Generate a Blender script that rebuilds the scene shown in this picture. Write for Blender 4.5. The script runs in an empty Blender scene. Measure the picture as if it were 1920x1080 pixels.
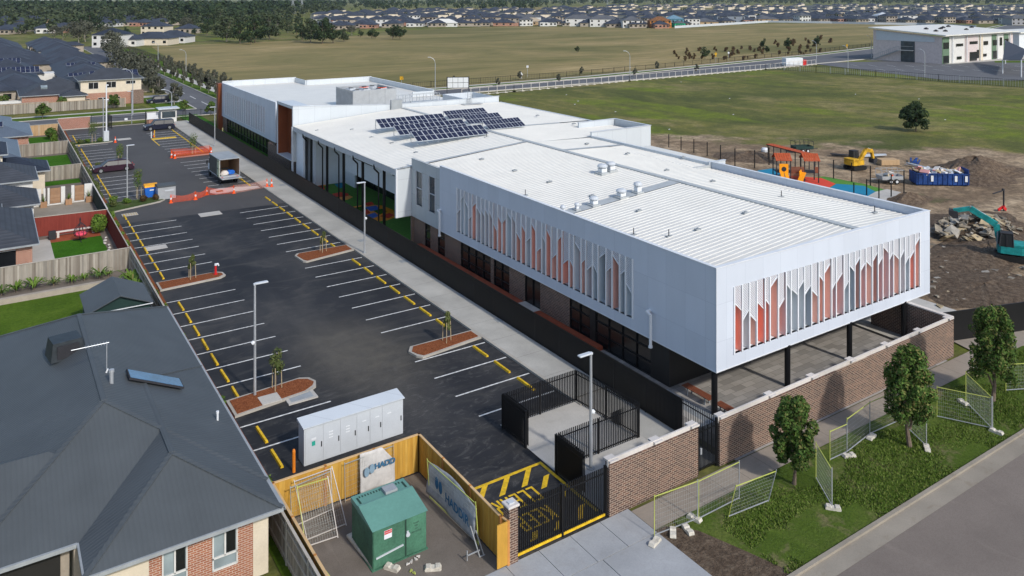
import bpy, bmesh, math, random
from mathutils import Vector, Matrix
random.seed(7)
R = math.radians
scene = bpy.context.scene
C0 = scene.collection
# ---------------------------------------------------------------- camera
F, YH, H = 1492.0, -5.0, 23.0
CA = math.atan(985 / 1492.0); CS, CC = math.sin(CA), math.cos(CA)
cam_d = bpy.data.cameras.new('camera'); cam = bpy.data.objects.new('camera', cam_d); C0.objects.link(cam)
cam.location = (0, 0, H); cam.rotation_euler = (R(90), 0, -CA)
cam_d.sensor_width = 36; cam_d.lens = F / 1920 * 36; cam_d.shift_y = -(540 - YH) / 1920
cam_d.clip_start = .5; cam_d.clip_end = 9000
scene.camera = cam
scene.render.resolution_x = 1024; scene.render.resolution_y = 576
# ---------------------------------------------------------------- light
SUN_EL, SUN_AZ = 37.0, 174.0            # azimuth clockwise from +Y
world = bpy.data.worlds.new('World'); scene.world = world; world.use_nodes = True
wn = world.node_tree.nodes; wl = world.node_tree.links
bg = wn['Background']; sky = wn.new('ShaderNodeTexSky'); sky.sky_type = 'NISHITA'; sky.sun_disc = False
sky.sun_elevation = R(SUN_EL); sky.sun_rotation = R(SUN_AZ); sky.air_density = 1.0; sky.dust_density = 1.2; sky.ozone_density = 1.3
wl.new(sky.outputs[0], bg.inputs[0]); bg.inputs[1].default_value = 0.15
sd = bpy.data.lights.new('sun', 'SUN'); sd.energy = 2.5; sd.angle = R(3.0); sd.color = (1, .955, .885)
so = bpy.data.objects.new('sun', sd); C0.objects.link(so)
sv = Vector((math.sin(R(SUN_AZ)) * math.cos(R(SUN_EL)), math.cos(R(SUN_AZ)) * math.cos(R(SUN_EL)), math.sin(R(SUN_EL))))
so.rotation_euler = (-sv).to_track_quat('-Z', 'Y').to_euler(); so.location = (0, -40, 80)
vs = scene.view_settings; vs.view_transform = 'Standard'; vs.look = 'None'; vs.gamma = 1; vs.use_curve_mapping = False; vs.exposure = 0.28
scene.cycles.max_bounces = 5; scene.cycles.diffuse_bounces = 2; scene.cycles.glossy_bounces = 2
scene.cycles.transparent_max_bounces = 12; scene.cycles.transmission_bounces = 2
# ---------------------------------------------------------------- survey helpers (photo pixel -> site metres)
def W(px, py, z=0.0):
    d = F * (H - z) / (py - YH); r = (px - 960) / F * d
    return Vector((d * CS + r * CC, d * CC - r * CS, z))
def XonY(px, Y): k = (px - 960) / F; return Y * (k * CC + CS) / (CC - k * CS)
def YonX(px, X): k = (px - 960) / F; return X * (CC - k * CS) / (k * CC + CS)
# ---------------------------------------------------------------- mesh helper
class MB:
    def __init__(s): s.v = []; s.f = []; s.m = []; s.cur = 0; s.ms = []
    def mat(s, m):
        if m not in s.ms: s.ms.append(m)
        s.cur = s.ms.index(m); return s
    def add(s, vs_, fs_):
        o = len(s.v); s.v += [tuple(v) for v in vs_]
        for f in fs_: s.f.append(tuple(i + o for i in f)); s.m.append(s.cur)
        return s
    def box(s, x0, x1, y0, y1, z0, z1, M=None):
        vs_ = [Vector((x, y, z)) for z in (z0, z1) for y in (y0, y1) for x in (x0, x1)]
        if M is not None: vs_ = [M @ v for v in vs_]
        return s.add(vs_, [(0, 2, 3, 1), (4, 5, 7, 6), (0, 1, 5, 4), (1, 3, 7, 5), (3, 2, 6, 7), (2, 0, 4, 6)])
    def bevbox(s, x0, x1, y0, y1, z0, z1, b=.03, M=None):
        bm = bmesh.new(); bmesh.ops.create_cube(bm, size=1)
        for v in bm.verts: v.co = Vector(((x0 + x1) / 2 + v.co.x * (x1 - x0), (y0 + y1) / 2 + v.co.y * (y1 - y0), (z0 + z1) / 2 + v.co.z * (z1 - z0)))
        bmesh.ops.bevel(bm, geom=bm.edges[:], offset=b, segments=1, affect='EDGES', profile=.5)
        if M is not None: bm.transform(M)
        bm.verts.index_update()
        s.add([v.co for v in bm.verts], [tuple(v.index for v in f.verts) for f in bm.faces]); bm.free(); return s
    def prism(s, pts, z0, z1):
        n = len(pts); a = [(p[0], p[1], z0) for p in pts] + [(p[0], p[1], z1) for p in pts]
        return s.add(a, [tuple(range(n))[::-1], tuple(range(n, 2 * n))] + [(i, (i + 1) % n, n + (i + 1) % n, n + i) for i in range(n)])
    def extr(s, pts, axis, a, b, M=None):     # 2D profile extruded along an axis
        n = len(pts); out = []
        for t in (a, b):
            for p in pts: out.append(Vector((t, p[0], p[1]) if axis == 'x' else (p[0], t, p[1])))
        if M is not None: out = [M @ v for v in out]
        return s.add(out, [tuple(range(n)), tuple(range(n, 2 * n))[::-1]] + [(i, n + i, n + (i + 1) % n, (i + 1) % n) for i in range(n)])
    def poly(s, pts): return s.add(pts, [tuple(range(len(pts)))])
    def bar(s, a, b, w, h=None):
        a = Vector(a); b = Vector(b); h = h or w; d = (b - a); L = d.length
        if L < 1e-5: return s
        q = d.to_track_quat('Z', 'Y').to_matrix().to_4x4(); q.translation = a
        return s.box(-w / 2, w / 2, -h / 2, h / 2, 0, L, q)
    def cyl(s, a, b, r, n=8, r2=None):
        a = Vector(a); b = Vector(b); r2 = r if r2 is None else r2; d = b - a
        q = d.to_track_quat('Z', 'Y').to_matrix(); o = []
        for c, rr in ((a, r), (b, r2)):
            for i in range(n):
                t = 2 * math.pi * i / n; o.append(c + q @ Vector((rr * math.cos(t), rr * math.sin(t), 0)))
        return s.add(o, [tuple(range(n))[::-1], tuple(range(n, 2 * n))] + [(i, (i + 1) % n, n + (i + 1) % n, n + i) for i in range(n)])
    def lathe(s, prof, c, n=12, ax=None):
        o = []; c = Vector(c)
        for (r, z) in prof:
            for i in range(n):
                t = 2 * math.pi * i / n; v = Vector((r * math.cos(t), r * math.sin(t), z))
                if ax is not None: v = ax @ v
                o.append(c + v)
        fs = []
        for k in range(len(prof) - 1):
            for i in range(n): fs.append((k * n + i, k * n + (i + 1) % n, (k + 1) * n + (i + 1) % n, (k + 1) * n + i))
        fs.append(tuple(range(n))[::-1]); fs.append(tuple(range((len(prof) - 1) * n, len(prof) * n)))
        return s.add(o, fs)
    def build(s, name, mat=None, parent=None, world=False, smooth=False):
        me = bpy.data.meshes.new(name)
        vs_ = s.v
        if world and parent is not None:
            iv = parent.matrix_basis.inverted(); vs_ = [tuple(iv @ Vector(v)) for v in vs_]
        me.from_pydata(vs_, [], s.f)
        if s.ms:
            for m in s.ms: me.materials.append(m)
            me.polygons.foreach_set('material_index', s.m)
        elif mat: me.materials.append(mat)
        if smooth: me.polygons.foreach_set('use_smooth', [True] * len(s.f))
        me.update()
        o = bpy.data.objects.new(name, me); C0.objects.link(o)
        if parent is not None: o.parent = parent
        return o
def tag(o, label=None, cat=None, group=None, kind=None):
    if label: o['label'] = label
    if cat: o['category'] = cat
    if group: o['group'] = group
    if kind: o['kind'] = kind
    return o
def thing(name, label, cat, loc=(0, 0, 0), rz=0, group=None):
    o = bpy.data.objects.new(name, None); C0.objects.link(o); o.empty_display_size = .3
    o.location = loc; o.rotation_euler = (0, 0, rz); o.matrix_basis = Matrix.Translation(loc) @ Matrix.Rotation(rz, 4, 'Z')
    return tag(o, label, cat, group)
def kids(o): return [c for c in CH.get(o.name, [])]
def dup(root, loc, rz=0, label=None, group=None, sc=1.0, cat=None):
    def cp(o, par):
        c = o.copy(); C0.objects.link(c)
        if par is not None: c.parent = par
        for k in list(o.children): cp(k, c)
        return c
    r = cp(root, None); r.location = loc; r.rotation_euler = (0, 0, rz)
    r.scale = (sc, sc, sc) if not isinstance(sc, tuple) else sc
    if label: r['label'] = label
    if group: r['group'] = group
    if cat: r['category'] = cat
    return r
def struct(name, mb, mat): o = mb.build(name, mat); o['kind'] = 'structure'; return o
ORD = ['nearest', 'second', 'third', 'fourth', 'fifth', 'sixth', 'seventh', 'eighth', 'ninth', 'tenth', 'eleventh', 'twelfth', 'thirteenth', 'fourteenth', 'fifteenth', 'sixteenth', 'seventeenth', 'eighteenth', 'nineteenth', 'twentieth', 'twenty-first', 'twenty-second', 'twenty-third', 'twenty-fourth', 'twenty-fifth', 'twenty-sixth', 'twenty-seventh', 'twenty-eighth', 'twenty-ninth', 'thirtieth', 'thirty-first', 'thirty-second', 'thirty-third', 'thirty-fourth', 'thirty-fifth', 'thirty-sixth', 'thirty-seventh', 'thirty-eighth', 'thirty-ninth', 'fortieth']
def nth(i): return ORD[i].replace('nearest', 'first')
def text_mesh(mb_mat, s, size, M, name, parent, extr=.004, bold=0.0, world=False):
    cu = bpy.data.curves.new('lettering', 'FONT'); cu.body = s; cu.size = size; cu.extrude = extr; cu.align_x = 'CENTER'; cu.align_y = 'CENTER'; cu.offset = bold
    o = bpy.data.objects.new('lettering', cu); C0.objects.link(o)
    bpy.context.view_layer.update()
    me = bpy.data.meshes.new_from_object(o.evaluated_get(bpy.context.evaluated_depsgraph_get()))
    bpy.data.objects.remove(o); bpy.data.curves.remove(cu)
    me.transform(M)
    if world and parent is not None: me.transform(parent.matrix_basis.inverted())
    me.materials.clear(); me.materials.append(mb_mat)
    ob = bpy.data.objects.new(name, me); C0.objects.link(ob); ob.parent = parent
    return ob
# ---------------------------------------------------------------- materials
class NT:
    def __init__(s, name, rough=.8, metal=0.0, spec=.3):
        s.m = bpy.data.materials.new(name); s.m.use_nodes = True; s.t = s.m.node_tree; s.b = s.t.nodes['Principled BSDF']
        s.b.inputs['Roughness'].default_value = rough; s.b.inputs['Metallic'].default_value = metal
        s.b.inputs['Specular IOR Level'].default_value = spec
    def n(s, t): return s.t.nodes.new('ShaderNode' + t)
    def l(s, a, b): s.t.links.new(a, b)
    def pos(s): return s.n('NewGeometry').outputs['Position']
    def obj(s): return s.n('TexCoord').outputs['Object']
    def island(s): return s.n('NewGeometry').outputs['Random Per Island']
    def rnd(s): return s.n('ObjectInfo').outputs['Random']
    def sep(s, v): q = s.n('SeparateXYZ'); s.l(v, q.inputs[0]); return q.outputs
    def comb(s, x=0, y=0, z=0):
        q = s.n('CombineXYZ')
        for i, a in enumerate((x, y, z)): s.put(q.inputs[i], a)
        return q.outputs[0]
    def put(s, inp, a):
        if isinstance(a, bpy.types.NodeSocket): s.l(a, inp)
        elif isinstance(a, tuple) and len(a) == 3 and inp.type == 'RGBA': inp.default_value = (*a, 1)
        else: inp.default_value = a
    def math(s, op, a, b=0.0, c=None, clamp=False):
        q = s.n('Math'); q.operation = op; q.use_clamp = clamp; s.put(q.inputs[0], a); s.put(q.inputs[1], b)
        if c is not None: s.put(q.inputs[2], c)
        return q.outputs[0]
    def vscale(s, v, sc):
        q = s.n('VectorMath'); q.operation = 'MULTIPLY'; s.l(v, q.inputs[0]); q.inputs[1].default_value = sc; return q.outputs[0]
    def noise(s, v, scale, detail=3, rough=.55, dist=0):
        q = s.n('TexNoise'); s.l(v, q.inputs['Vector']); q.inputs['Scale'].default_value = scale; q.inputs['Detail'].default_value = detail
        q.inputs['Roughness'].default_value = rough; q.inputs['Distortion'].default_value = dist; return q.outputs['Fac']
    def ramp(s, f, stops, interp='LINEAR'):
        q = s.n('ValToRGB'); s.put(q.inputs[0], f); e = q.color_ramp.elements; q.color_ramp.interpolation = interp
        while len(e) < len(stops): e.new(.5)
        for i, (p, c) in enumerate(stops): e[i].position = p; e[i].color = (*c, 1) if isinstance(c, tuple) else (c, c, c, 1)
        return q.outputs[0]
    def sstep(s, x, a, b):
        q = s.n('MapRange'); q.interpolation_type = 'SMOOTHSTEP'; s.put(q.inputs[0], x); q.inputs[1].default_value = a; q.inputs[2].default_value = b; return q.outputs[0]
    def mix(s, f, a, b, mode='MIX'):
        q = s.n('Mix'); q.data_type = 'RGBA'; q.blend_type = mode; s.put(q.inputs[0], f); s.put(q.inputs[6], a); s.put(q.inputs[7], b); return q.outputs[2]
    def color(s, c): s.put(s.b.inputs['Base Color'], c); return s
    def bump(s, h, st=.3, dist=.05):
        q = s.n('Bump'); q.inputs['Strength'].default_value = st; q.inputs['Distance'].default_value = dist; s.l(h, q.inputs['Height']); s.l(q.outputs[0], s.b.inputs['Normal']); return s
def simple(name, col, rough=.7, metal=0.0, var=.12, scale=1.5, spec=.3, obj=False):
    t = NT(name, rough, metal, spec); v = t.obj() if obj else t.pos()
    f = t.noise(v, scale, 4); d = tuple(c * (1 - var * 1.6) for c in col); e = tuple(min(1, c * (1 + var)) for c in col)
    f2 = t.noise(v, scale * 9, 2)
    t.color(t.ramp(t.math('MULTIPLY_ADD', f2, .35, t.math('MULTIPLY', f, .65)), [(.3, d), (.7, e)])); return t.m
M = {}
def islandmat(name, cols, rough=.85, var=.2):
    t = NT(name, rough); st = [(i / max(1, len(cols) - 1), c) for i, c in enumerate(cols)]
    c = t.ramp(t.island(), st); nz = t.noise(t.vscale(t.pos(), (3, 3, .6)), 2.0, 4)
    c = t.mix(t.ramp(nz, [(.3, 1 - var), (.7, 1.0)]), (0, 0, 0), c); t.color(c); return t.m
def brickmat(name, c1, c2, mort, sc=1.0, msz=.012, bw=.24, bh=.086):
    t = NT(name, .9); p = t.sep(t.pos()); u = t.math('ADD', p[0], p[1]); v = t.comb(u, p[2], 0.0)
    b = t.n('TexBrick'); t.l(v, b.inputs['Vector']); b.inputs['Color1'].default_value = (*c1, 1); b.inputs['Color2'].default_value = (*c2, 1); b.inputs['Mortar'].default_value = (*mort, 1)
    b.inputs['Scale'].default_value = 1; b.inputs['Mortar Size'].default_value = msz * sc; b.inputs['Brick Width'].default_value = bw * sc; b.inputs['Row Height'].default_value = bh * sc; b.inputs['Mortar Smooth'].default_value = .2; b.inputs['Bias'].default_value = -.2
    nz = t.noise(t.pos(), 1.2, 4); c = t.mix(t.ramp(nz, [(.3, .22), (.7, 0.0)]), b.outputs[0], (.12, .09, .08)); t.color(c); return t.m
def panelmat(name, col, w=2.4, h=2.4, line=.018, joint=None, rough=.45, off=0.5):
    t = NT(name, rough, 0, .4); p = t.sep(t.pos()); u = t.math('ADD', p[0], p[1]); v = t.comb(u, p[2], 0.0)
    b = t.n('TexBrick'); t.l(v, b.inputs['Vector']); b.offset = 0.0; b.inputs['Scale'].default_value = 1; b.inputs['Mortar Size'].default_value = line; b.inputs['Brick Width'].default_value = w; b.inputs['Row Height'].default_value = h; b.inputs['Mortar Smooth'].default_value = .1
    j = joint or tuple(c * .55 for c in col); d = tuple(c * .94 for c in col)
    b.inputs['Color1'].default_value = (*col, 1); b.inputs['Color2'].default_value = (*d, 1); b.inputs['Mortar'].default_value = (*j, 1)
    nz = t.noise(t.vscale(t.pos(), (1, 1, .4)), .9, 4); t.color(t.mix(t.ramp(nz, [(.35, .10), (.65, 0.0)]), b.outputs[0], tuple(c * .6 for c in col))); return t.m
def ribmat(name, col, period=.2, rough=.5, tex=.25, spec=.35, objc=False):
    t = NT(name, rough, 0, spec); g = t.n('NewGeometry'); nn = t.sep(g.outputs['True Normal']); p = t.sep(g.outputs['Position'])
    ax = t.math('ABSOLUTE', nn[0]); ay = t.math('ABSOLUTE', nn[1]); gt = t.math('GREATER_THAN', ay, ax)
    s_ = t.math('ADD', t.math('MULTIPLY', p[0], gt), t.math('MULTIPLY', p[1], t.math('SUBTRACT', 1.0, gt)))
    w = t.math('SINE', t.math('MULTIPLY', s_, 2 * math.pi / period))
    f = t.noise(t.pos(), .5, 5); c = t.ramp(f, [(.3, tuple(x * .86 for x in col)), (.7, tuple(x * 1.06 for x in col))])
    t.color(t.mix(t.math('MULTIPLY', t.math('GREATER_THAN', w, .55), tex), c, tuple(x * .5 for x in col))); t.bump(w, .22, .03); return t.m
def tilemat(name, col):
    t = NT(name, .75); g = t.n('NewGeometry'); p = t.sep(t.pos())
    w = t.math('SINE', t.math('MULTIPLY', p[2], 2 * math.pi / .17)); f = t.noise(t.pos(), .6, 5); f2 = t.n('TexWhiteNoise')
    c = t.ramp(f, [(.3, tuple(x * .75 for x in col)), (.7, tuple(x * 1.15 for x in col))])
    t.color(t.mix(t.math('MULTIPLY', t.math('GREATER_THAN', w, .6), .35), c, tuple(x * .45 for x in col))); t.bump(w, .4, .03); return t.m
def leafmat(name, cols, tr=.15):
    t = NT(name, .75, 0, .15); st = [(i / (len(cols) - 1), c) for i, c in enumerate(cols)]
    c = t.ramp(t.island(), st)
    c = t.mix(t.math('MULTIPLY', t.rnd(), .3), c, tuple(x * .55 for x in cols[0])); t.color(c); return t.m
# asphalt, new
t = NT('asphalt_new', .75); v = t.pos()
b0 = t.ramp(t.noise(t.vscale(v, (1, .45, 1)), .18, 6, .6), [(.38, (.017, .0175, .020)), (.52, (.030, .030, .032)), (.66, (.060, .057, .054))])
dust = t.ramp(t.noise(t.vscale(v, (.5, 1.1, 1)), .42, 8, .68, 1.6), [(.50, 0.0), (.70, 1.0)])
c = t.mix(t.math('MULTIPLY', dust, .5), b0, (.105, .098, .086))
p = t.sep(v); spot = t.math('SUBTRACT', 1.0, t.sstep(t.math('POWER', t.math('ADD', t.math('POWER', t.math('SUBTRACT', p[0], 20.0), 2.0), t.math('MULTIPLY', t.math('POWER', t.math('SUBTRACT', p[1], 48.0), 2.0), .35)), .5), 1.0, 5.5))
c = t.mix(t.math('MULTIPLY', t.math('MULTIPLY', spot, t.noise(v, .9, 7, .7)), .75), c, (.19, .165, .12))
sc_ = t.ramp(t.noise(t.vscale(v, (.8, 1.2, 1)), .75, 8, .66, 3.5), [(.54, 0.0), (.68, 1.0)])
near = t.math('SUBTRACT', 1.0, t.sstep(p[1], 38.0, 52.0))
c = t.mix(t.math('MULTIPLY', t.math('MULTIPLY', sc_, near), .38), c, (.20, .19, .175))
spk = t.noise(v, 22, 2); t.color(t.mix(t.ramp(spk, [(.35, .35), (.65, 0.0)]), c, (.012, .012, .014))); t.bump(spk, .2, .02); M['asphalt_new'] = t.m
def asphalt(name, a, b_, big=.12):
    t = NT(name, .85); v = t.pos(); c = t.ramp(t.noise(v, big, 6, .6), [(.3, a), (.7, b_)])
    c = t.mix(t.ramp(t.noise(t.vscale(v, (1, .3, 1)), .8, 5, .6, 1.0), [(.6, 0.0), (.8, .35)]), c, tuple(x * 1.7 for x in b_))
    s_ = t.noise(v, 25, 2); t.color(t.mix(t.ramp(s_, [(.3, .3), (.6, 0.0)]), c, tuple(x * .4 for x in a))); t.bump(s_, .2, .02); M[name] = t.m
asphalt('asphalt_old', (.062, .060, .060), (.088, .085, .083)); asphalt('asphalt_road', (.165, .138, .118), (.225, .190, .163), .2)
asphalt('asphalt_far', (.10, .10, .105), (.14, .14, .145)); asphalt('gravel', (.14, .118, .098), (.20, .172, .145), .5)
def concmat(name, col, jx=0, jy=0, jl=.02, stain=.35):
    t = NT(name, .85); v = t.pos(); c = t.ramp(t.noise(v, .35, 6, .6), [(.3, tuple(x * .78 for x in col)), (.7, tuple(x * 1.08 for x in col))])
    c = t.mix(t.ramp(t.noise(v, 1.3, 7, .7, .6), [(.55, 0.0), (.75, stain)]), c, (col[0] * .6, col[1] * .52, col[2] * .42))
    c = t.mix(t.ramp(t.noise(v, 14, 3), [(.35, .22), (.6, 0.0)]), c, tuple(x * .6 for x in col))
    if jx:
        b = t.n('TexBrick'); t.l(v, b.inputs['Vector']); b.offset = 0; b.inputs['Scale'].default_value = 1; b.inputs['Brick Width'].default_value = jx; b.inputs['Row Height'].default_value = jy; b.inputs['Mortar Size'].default_value = jl
        c = t.mix(b.outputs['Fac'], c, tuple(x * .4 for x in col))
    t.color(c); M[name] = t.m
concmat('concrete', (.50, .475, .43)); concmat('concrete_path', (.44, .425, .385), 60, 3.0, .012, .3); concmat('concrete_foot', (.31, .265, .215), 1.6, 30, .012, .5)
concmat('concrete_drive', (.36, .37, .38), 0, 0); concmat('kerb', (.42, .39, .34), 0, 0, .02, .5); concmat('coping', (.62, .58, .54)); concmat('kerb_old', (.30, .265, .215), 0, 0, .02, .6)
# plaza pavers
t = NT('plaza_pavers', .85); v = t.pos(); b = t.n('TexBrick'); t.l(v, b.inputs['Vector']); b.inputs['Scale'].default_value = 1; b.inputs['Brick Width'].default_value = .9; b.inputs['Row Height'].default_value = .45; b.inputs['Mortar Size'].default_value = .01
b.inputs['Color1'].default_value = (.22, .21, .195, 1); b.inputs['Color2'].default_value = (.40, .375, .345, 1); b.inputs['Mortar'].default_value = (.10, .095, .09, 1)
c = t.mix(t.ramp(t.noise(v, .5, 6, .7), [(.4, .35), (.7, 0.0)]), b.outputs[0], (.20, .17, .135)); t.color(c); M['pavers'] = t.m
# grass sheets
def grassmat(name, dark, mid, lite, dirtc=None, dirt=0.0, big=.05, fine=1.6, dens=0.0):
    t = NT(name, .95, 0, .1); v = t.pos()
    c = t.ramp(t.noise(v, big, 6, .65, .6), [(.32, dark), (.52, mid), (.72, lite)])
    c = t.mix(t.ramp(t.noise(v, big * 6, 6, .7), [(.4, .45), (.62, 0.0)]), c, dark)
    if dirtc is not None: c = t.mix(t.ramp(t.noise(v, big * 2.3, 7, .7, .4), [(.56 - dirt, 0.0), (.72 - dirt, .85)]), c, dirtc)
    fn = t.noise(v, fine, 5, .75); c = t.mix(t.ramp(fn, [(.32, .6), (.62, 0.0)]), c, tuple(x * .42 for x in dark)); t.color(c); t.bump(fn, .6, .15); M[name] = t.m; return t
grassmat('lawn', (.060, .115, .008), (.10, .165, .014), (.145, .20, .028), None, 0, .25, 5)
grassmat('lawn_bright', (.035, .12, .006), (.055, .17, .010), (.07, .19, .015), None, 0, .4, 5)
grassmat('verge', (.060, .100, .014), (.092, .142, .020), (.15, .175, .045), (.26, .20, .12), .03, .22, 7)
grassmat('strip', (.05, .08, .02), (.075, .11, .03), (.10, .13, .05), (.2, .17, .11), 0.0, .1, 3)
# ground: paddock grass with a bare earth yard behind the building
t = NT('ground', .95, 0, .1); v = t.pos(); p = t.sep(v)
g1 = t.ramp(t.noise(t.vscale(v, (1, .6, 1)), .045, 9, .72, 1.2), [(.36, (.085, .100, .026)), (.47, (.140, .148, .036)), (.56, (.21, .195, .052)), (.64, (.32, .26, .11))])
g1 = t.mix(t.ramp(t.noise(t.vscale(v, (1, .35, 1)), .06, 5, .6), [(.53, 0.0), (.60, .85)]), g1, (.180, .230, .020))
g1 = t.mix(t.ramp(t.noise(t.vscale(v, (.7, .8, 1)), .035, 6, .6, .5), [(.55, 0.0), (.62, .75)]), g1, (.30, .245, .10))
g1 = t.mix(t.ramp(t.noise(v, .3, 7, .72), [(.42, .55), (.62, 0.0)]), g1, (.075, .085, .032))
g1 = t.mix(t.ramp(t.noise(v, .11, 7, .7), [(.60, 0.0), (.74, .6)]), g1, (.20, .165, .095))
d1 = t.ramp(t.noise(v, .07, 7, .68, .6), [(.35, (.22, .152, .098)), (.48, (.45, .325, .205)), (.62, (.60, .455, .30))])
d1 = t.mix(t.ramp(t.noise(v, .45, 8, .75), [(.42, .7), (.62, 0.0)]), d1, (.105, .075, .053))
d1 = t.mix(t.ramp(t.noise(v, 1.1, 7, .75), [(.62, 0.0), (.72, .65)]), d1, (.34, .285, .215))
d1 = t.mix(t.ramp(t.noise(v, .13, 7, .7), [(.60, 0.0), (.70, .55)]), d1, (.07, .095, .03))
e = t.math('ADD', t.math('MULTIPLY', t.math('SUBTRACT', p[0], 92.0), .77), t.math('MULTIPLY', t.math('SUBTRACT', p[1], 99.0), .638))
e = t.math('MULTIPLY_ADD', t.math('SUBTRACT', t.noise(v, .09, 6, .6), .5), 38.0, e)
mk = t.math('MULTIPLY', t.math('SUBTRACT', 1.0, t.sstep(e, -3.0, 4.0)), t.math('GREATER_THAN', p[0], 54.0))
c = t.mix(mk, g1, d1); fn = t.noise(v, 2.2, 6, .75); c = t.mix(t.ramp(fn, [(.3, .5), (.6, 0.0)]), c, (.028, .030, .014)); t.color(c); t.bump(fn, .6, .2); M['ground'] = t.m
# far paddock beyond the road
t = NT('far_paddock', .95, 0, .1); v = t.pos()
c = t.ramp(t.noise(t.vscale(v, (.4, 1, 1)), .016, 9, .7, 1.0), [(.36, (.135, .125, .042)), (.46, (.215, .180, .070)), (.56, (.30, .23, .10)), (.66, (.40, .30, .145))])
c = t.mix(t.ramp(t.noise(v, .03, 6, .7), [(.58, 0.0), (.72, .7)]), c, (.125, .150, .046)); c = t.mix(t.ramp(t.noise(t.vscale(v, (.3, 1.4, 1)), .22, 6, .75), [(.4, .5), (.62, 0.0)]), c, (.12, .11, .05)); t.color(c); M['far_paddock'] = t.m
concmat('mulch_base', (.16, .06, .03))
t = NT('mulch', .95, 0, .1); v = t.pos(); t.color(t.ramp(t.noise(v, 16, 4, .8), [(.32, (.05, .018, .009)), (.5, (.20, .062, .024)), (.68, (.36, .14, .06))])); M['mulch'] = t.m
t = NT('soil', .95, 0, .1); v = t.pos(); c = t.ramp(t.noise(v, 2.5, 8, .75), [(.3, (.060, .042, .030)), (.5, (.15, .108, .076)), (.72, (.29, .225, .16))]); t.color(c); t.bump(t.noise(v, 3, 6, .8), 1, .3); M['soil'] = t.m
M['brick'] = brickmat('brick', (.070, .036, .028), (.190, .098, .066), (.42, .345, .27), 1.15, .010)
M['brick_red'] = brickmat('brick_red', (.30, .095, .045), (.40, .15, .075), (.50, .42, .35), 1, .012)
M['brick_far'] = brickmat('brick_far', (.28, .09, .05), (.36, .13, .08), (.40, .33, .28), 1, .012)
M['cladding'] = panelmat('white_cladding', (.58, .625, .70), 1.53, 2.05, .008, (.40, .44, .52))
M['court_white'] = simple('court_lining', (.74, .78, .82), .6, 0, .04); M['cladding_grey'] = panelmat('grey_cladding', (.46, .50, .52), 2.0, 2.3, .014)
M['cladding_light'] = panelmat('light_cladding', (.56, .60, .63), 2.1, 3.0, .02, (.42, .45, .48))
M['white'] = simple('white_paint', (.66, .68, .70), .5, 0, .05); M['roof_white'] = simple('white_roof', (.69, .67, .61), .45, 0, .05, .4)
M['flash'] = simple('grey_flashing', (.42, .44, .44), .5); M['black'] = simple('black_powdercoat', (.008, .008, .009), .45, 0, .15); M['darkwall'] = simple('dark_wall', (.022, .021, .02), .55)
M['galv'] = simple('galvanised_steel', (.42, .44, .46), .4, .35, .1); M['grey'] = simple('mid_grey_metal', (.30, .32, .33), .5); M['lgrey'] = simple('light_grey_metal', (.50, .53, .56), .45, 0, .05)
M['yellow'] = simple('yellow_paint', (.74, .47, .02), .7, 0, .3, 4); M['line'] = simple('white_line_paint', (.68, .68, .66), .8, 0, .35, 5); M['lime'] = simple('lime_yellow_tube', (.46, .50, .12), .5); M['orange'] = simple('orange_plastic', (.85, .10, .015), .55, 0, .08)
M['copper'] = simple('copper_panel', (.19, .052, .018), .5, .1, .12, .5); M['fin_white'] = simple('fin_white', (.72, .74, .77), .5, 0, .04); M['fin_pink'] = simple('fin_salmon', (.95, .47, .38), .5, 0, .04); M['fin_grey'] = simple('fin_grey', (.62, .68, .73), .5, 0, .04)
M['rec_orange'] = simple('recess_orange', (.90, .16, .03), .6, 0, .05); M['rec_dark'] = simple('recess_dark', (.06, .065, .075), .3); M['rec_grey'] = simple('recess_grey', (.74, .74, .75), .6)
def glass(name, col, rough=.22): t = NT(name, rough, 0, .6); v = t.pos(); t.color(t.ramp(t.noise(v, .6, 4), [(.35, tuple(x * .5 for x in col)), (.65, col)])); return t.m
M['glass'] = glass('window_glass', (.012, .014, .016)); M['glass_blue'] = glass('blue_window_glass', (.05, .07, .085)); M['glass_pale'] = glass('curtained_window_glass', (.30, .36, .38)); M['carglass'] = glass('car_glass', (.012, .015, .018), .42)
M['tank'] = simple('collector_glass', (.05, .13, .24), .15, 0, .3, 1)
# perforated screen: fine holes pattern
t = NT('perforated_screen', .5); p = t.sep(t.pos()); u = t.math('ADD', p[0], p[1])
ck = t.n('TexChecker'); ck.inputs['Scale'].default_value = 14; t.l(t.comb(u, p[2], 0.0), ck.inputs['Vector']); t.color((.66, .68, .73)); tb = t.n('BsdfTransparent'); mx = t.n('MixShader'); t.l(t.math('MULTIPLY', ck.outputs['Fac'], .85), mx.inputs[0]); t.l(t.b.outputs[0], mx.inputs[1]); t.l(tb.outputs[0], mx.inputs[2]); t.l(mx.outputs[0], t.t.nodes['Material Output'].inputs['Surface']); M['perf'] = t.m
M['roof_near'] = ribmat('grey_metal_roof', (.070, .080, .087), .19, .6, .10); M['roof_blue'] = ribmat('blue_grey_metal_roof', (.10, .125, .16), .19, .45, .15); M['roof_tile'] = tilemat('dark_tile_roof', (.050, .056, .068)); M['roof_tile2'] = tilemat('brown_tile_roof', (.085, .08, .082)); M['roof_navy'] = tilemat('navy_tile_roof', (.022, .030, .048)); M['roof_far'] = simple('far_roof', (.040, .048, .066), .7, 0, .25, .3); M['roof_far2'] = simple('far_roof_grey', (.10, .105, .115), .7, 0, .2, .3)
M['render'] = simple('cream_render', (.62, .54, .42), .85, 0, .08); M['render_w'] = simple('white_render', (.62, .61, .58), .85, 0, .08); M['render_b'] = simple('beige_render', (.36, .31, .25), .85); M['render_t'] = simple('tan_render', (.48, .34, .20), .85)
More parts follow.
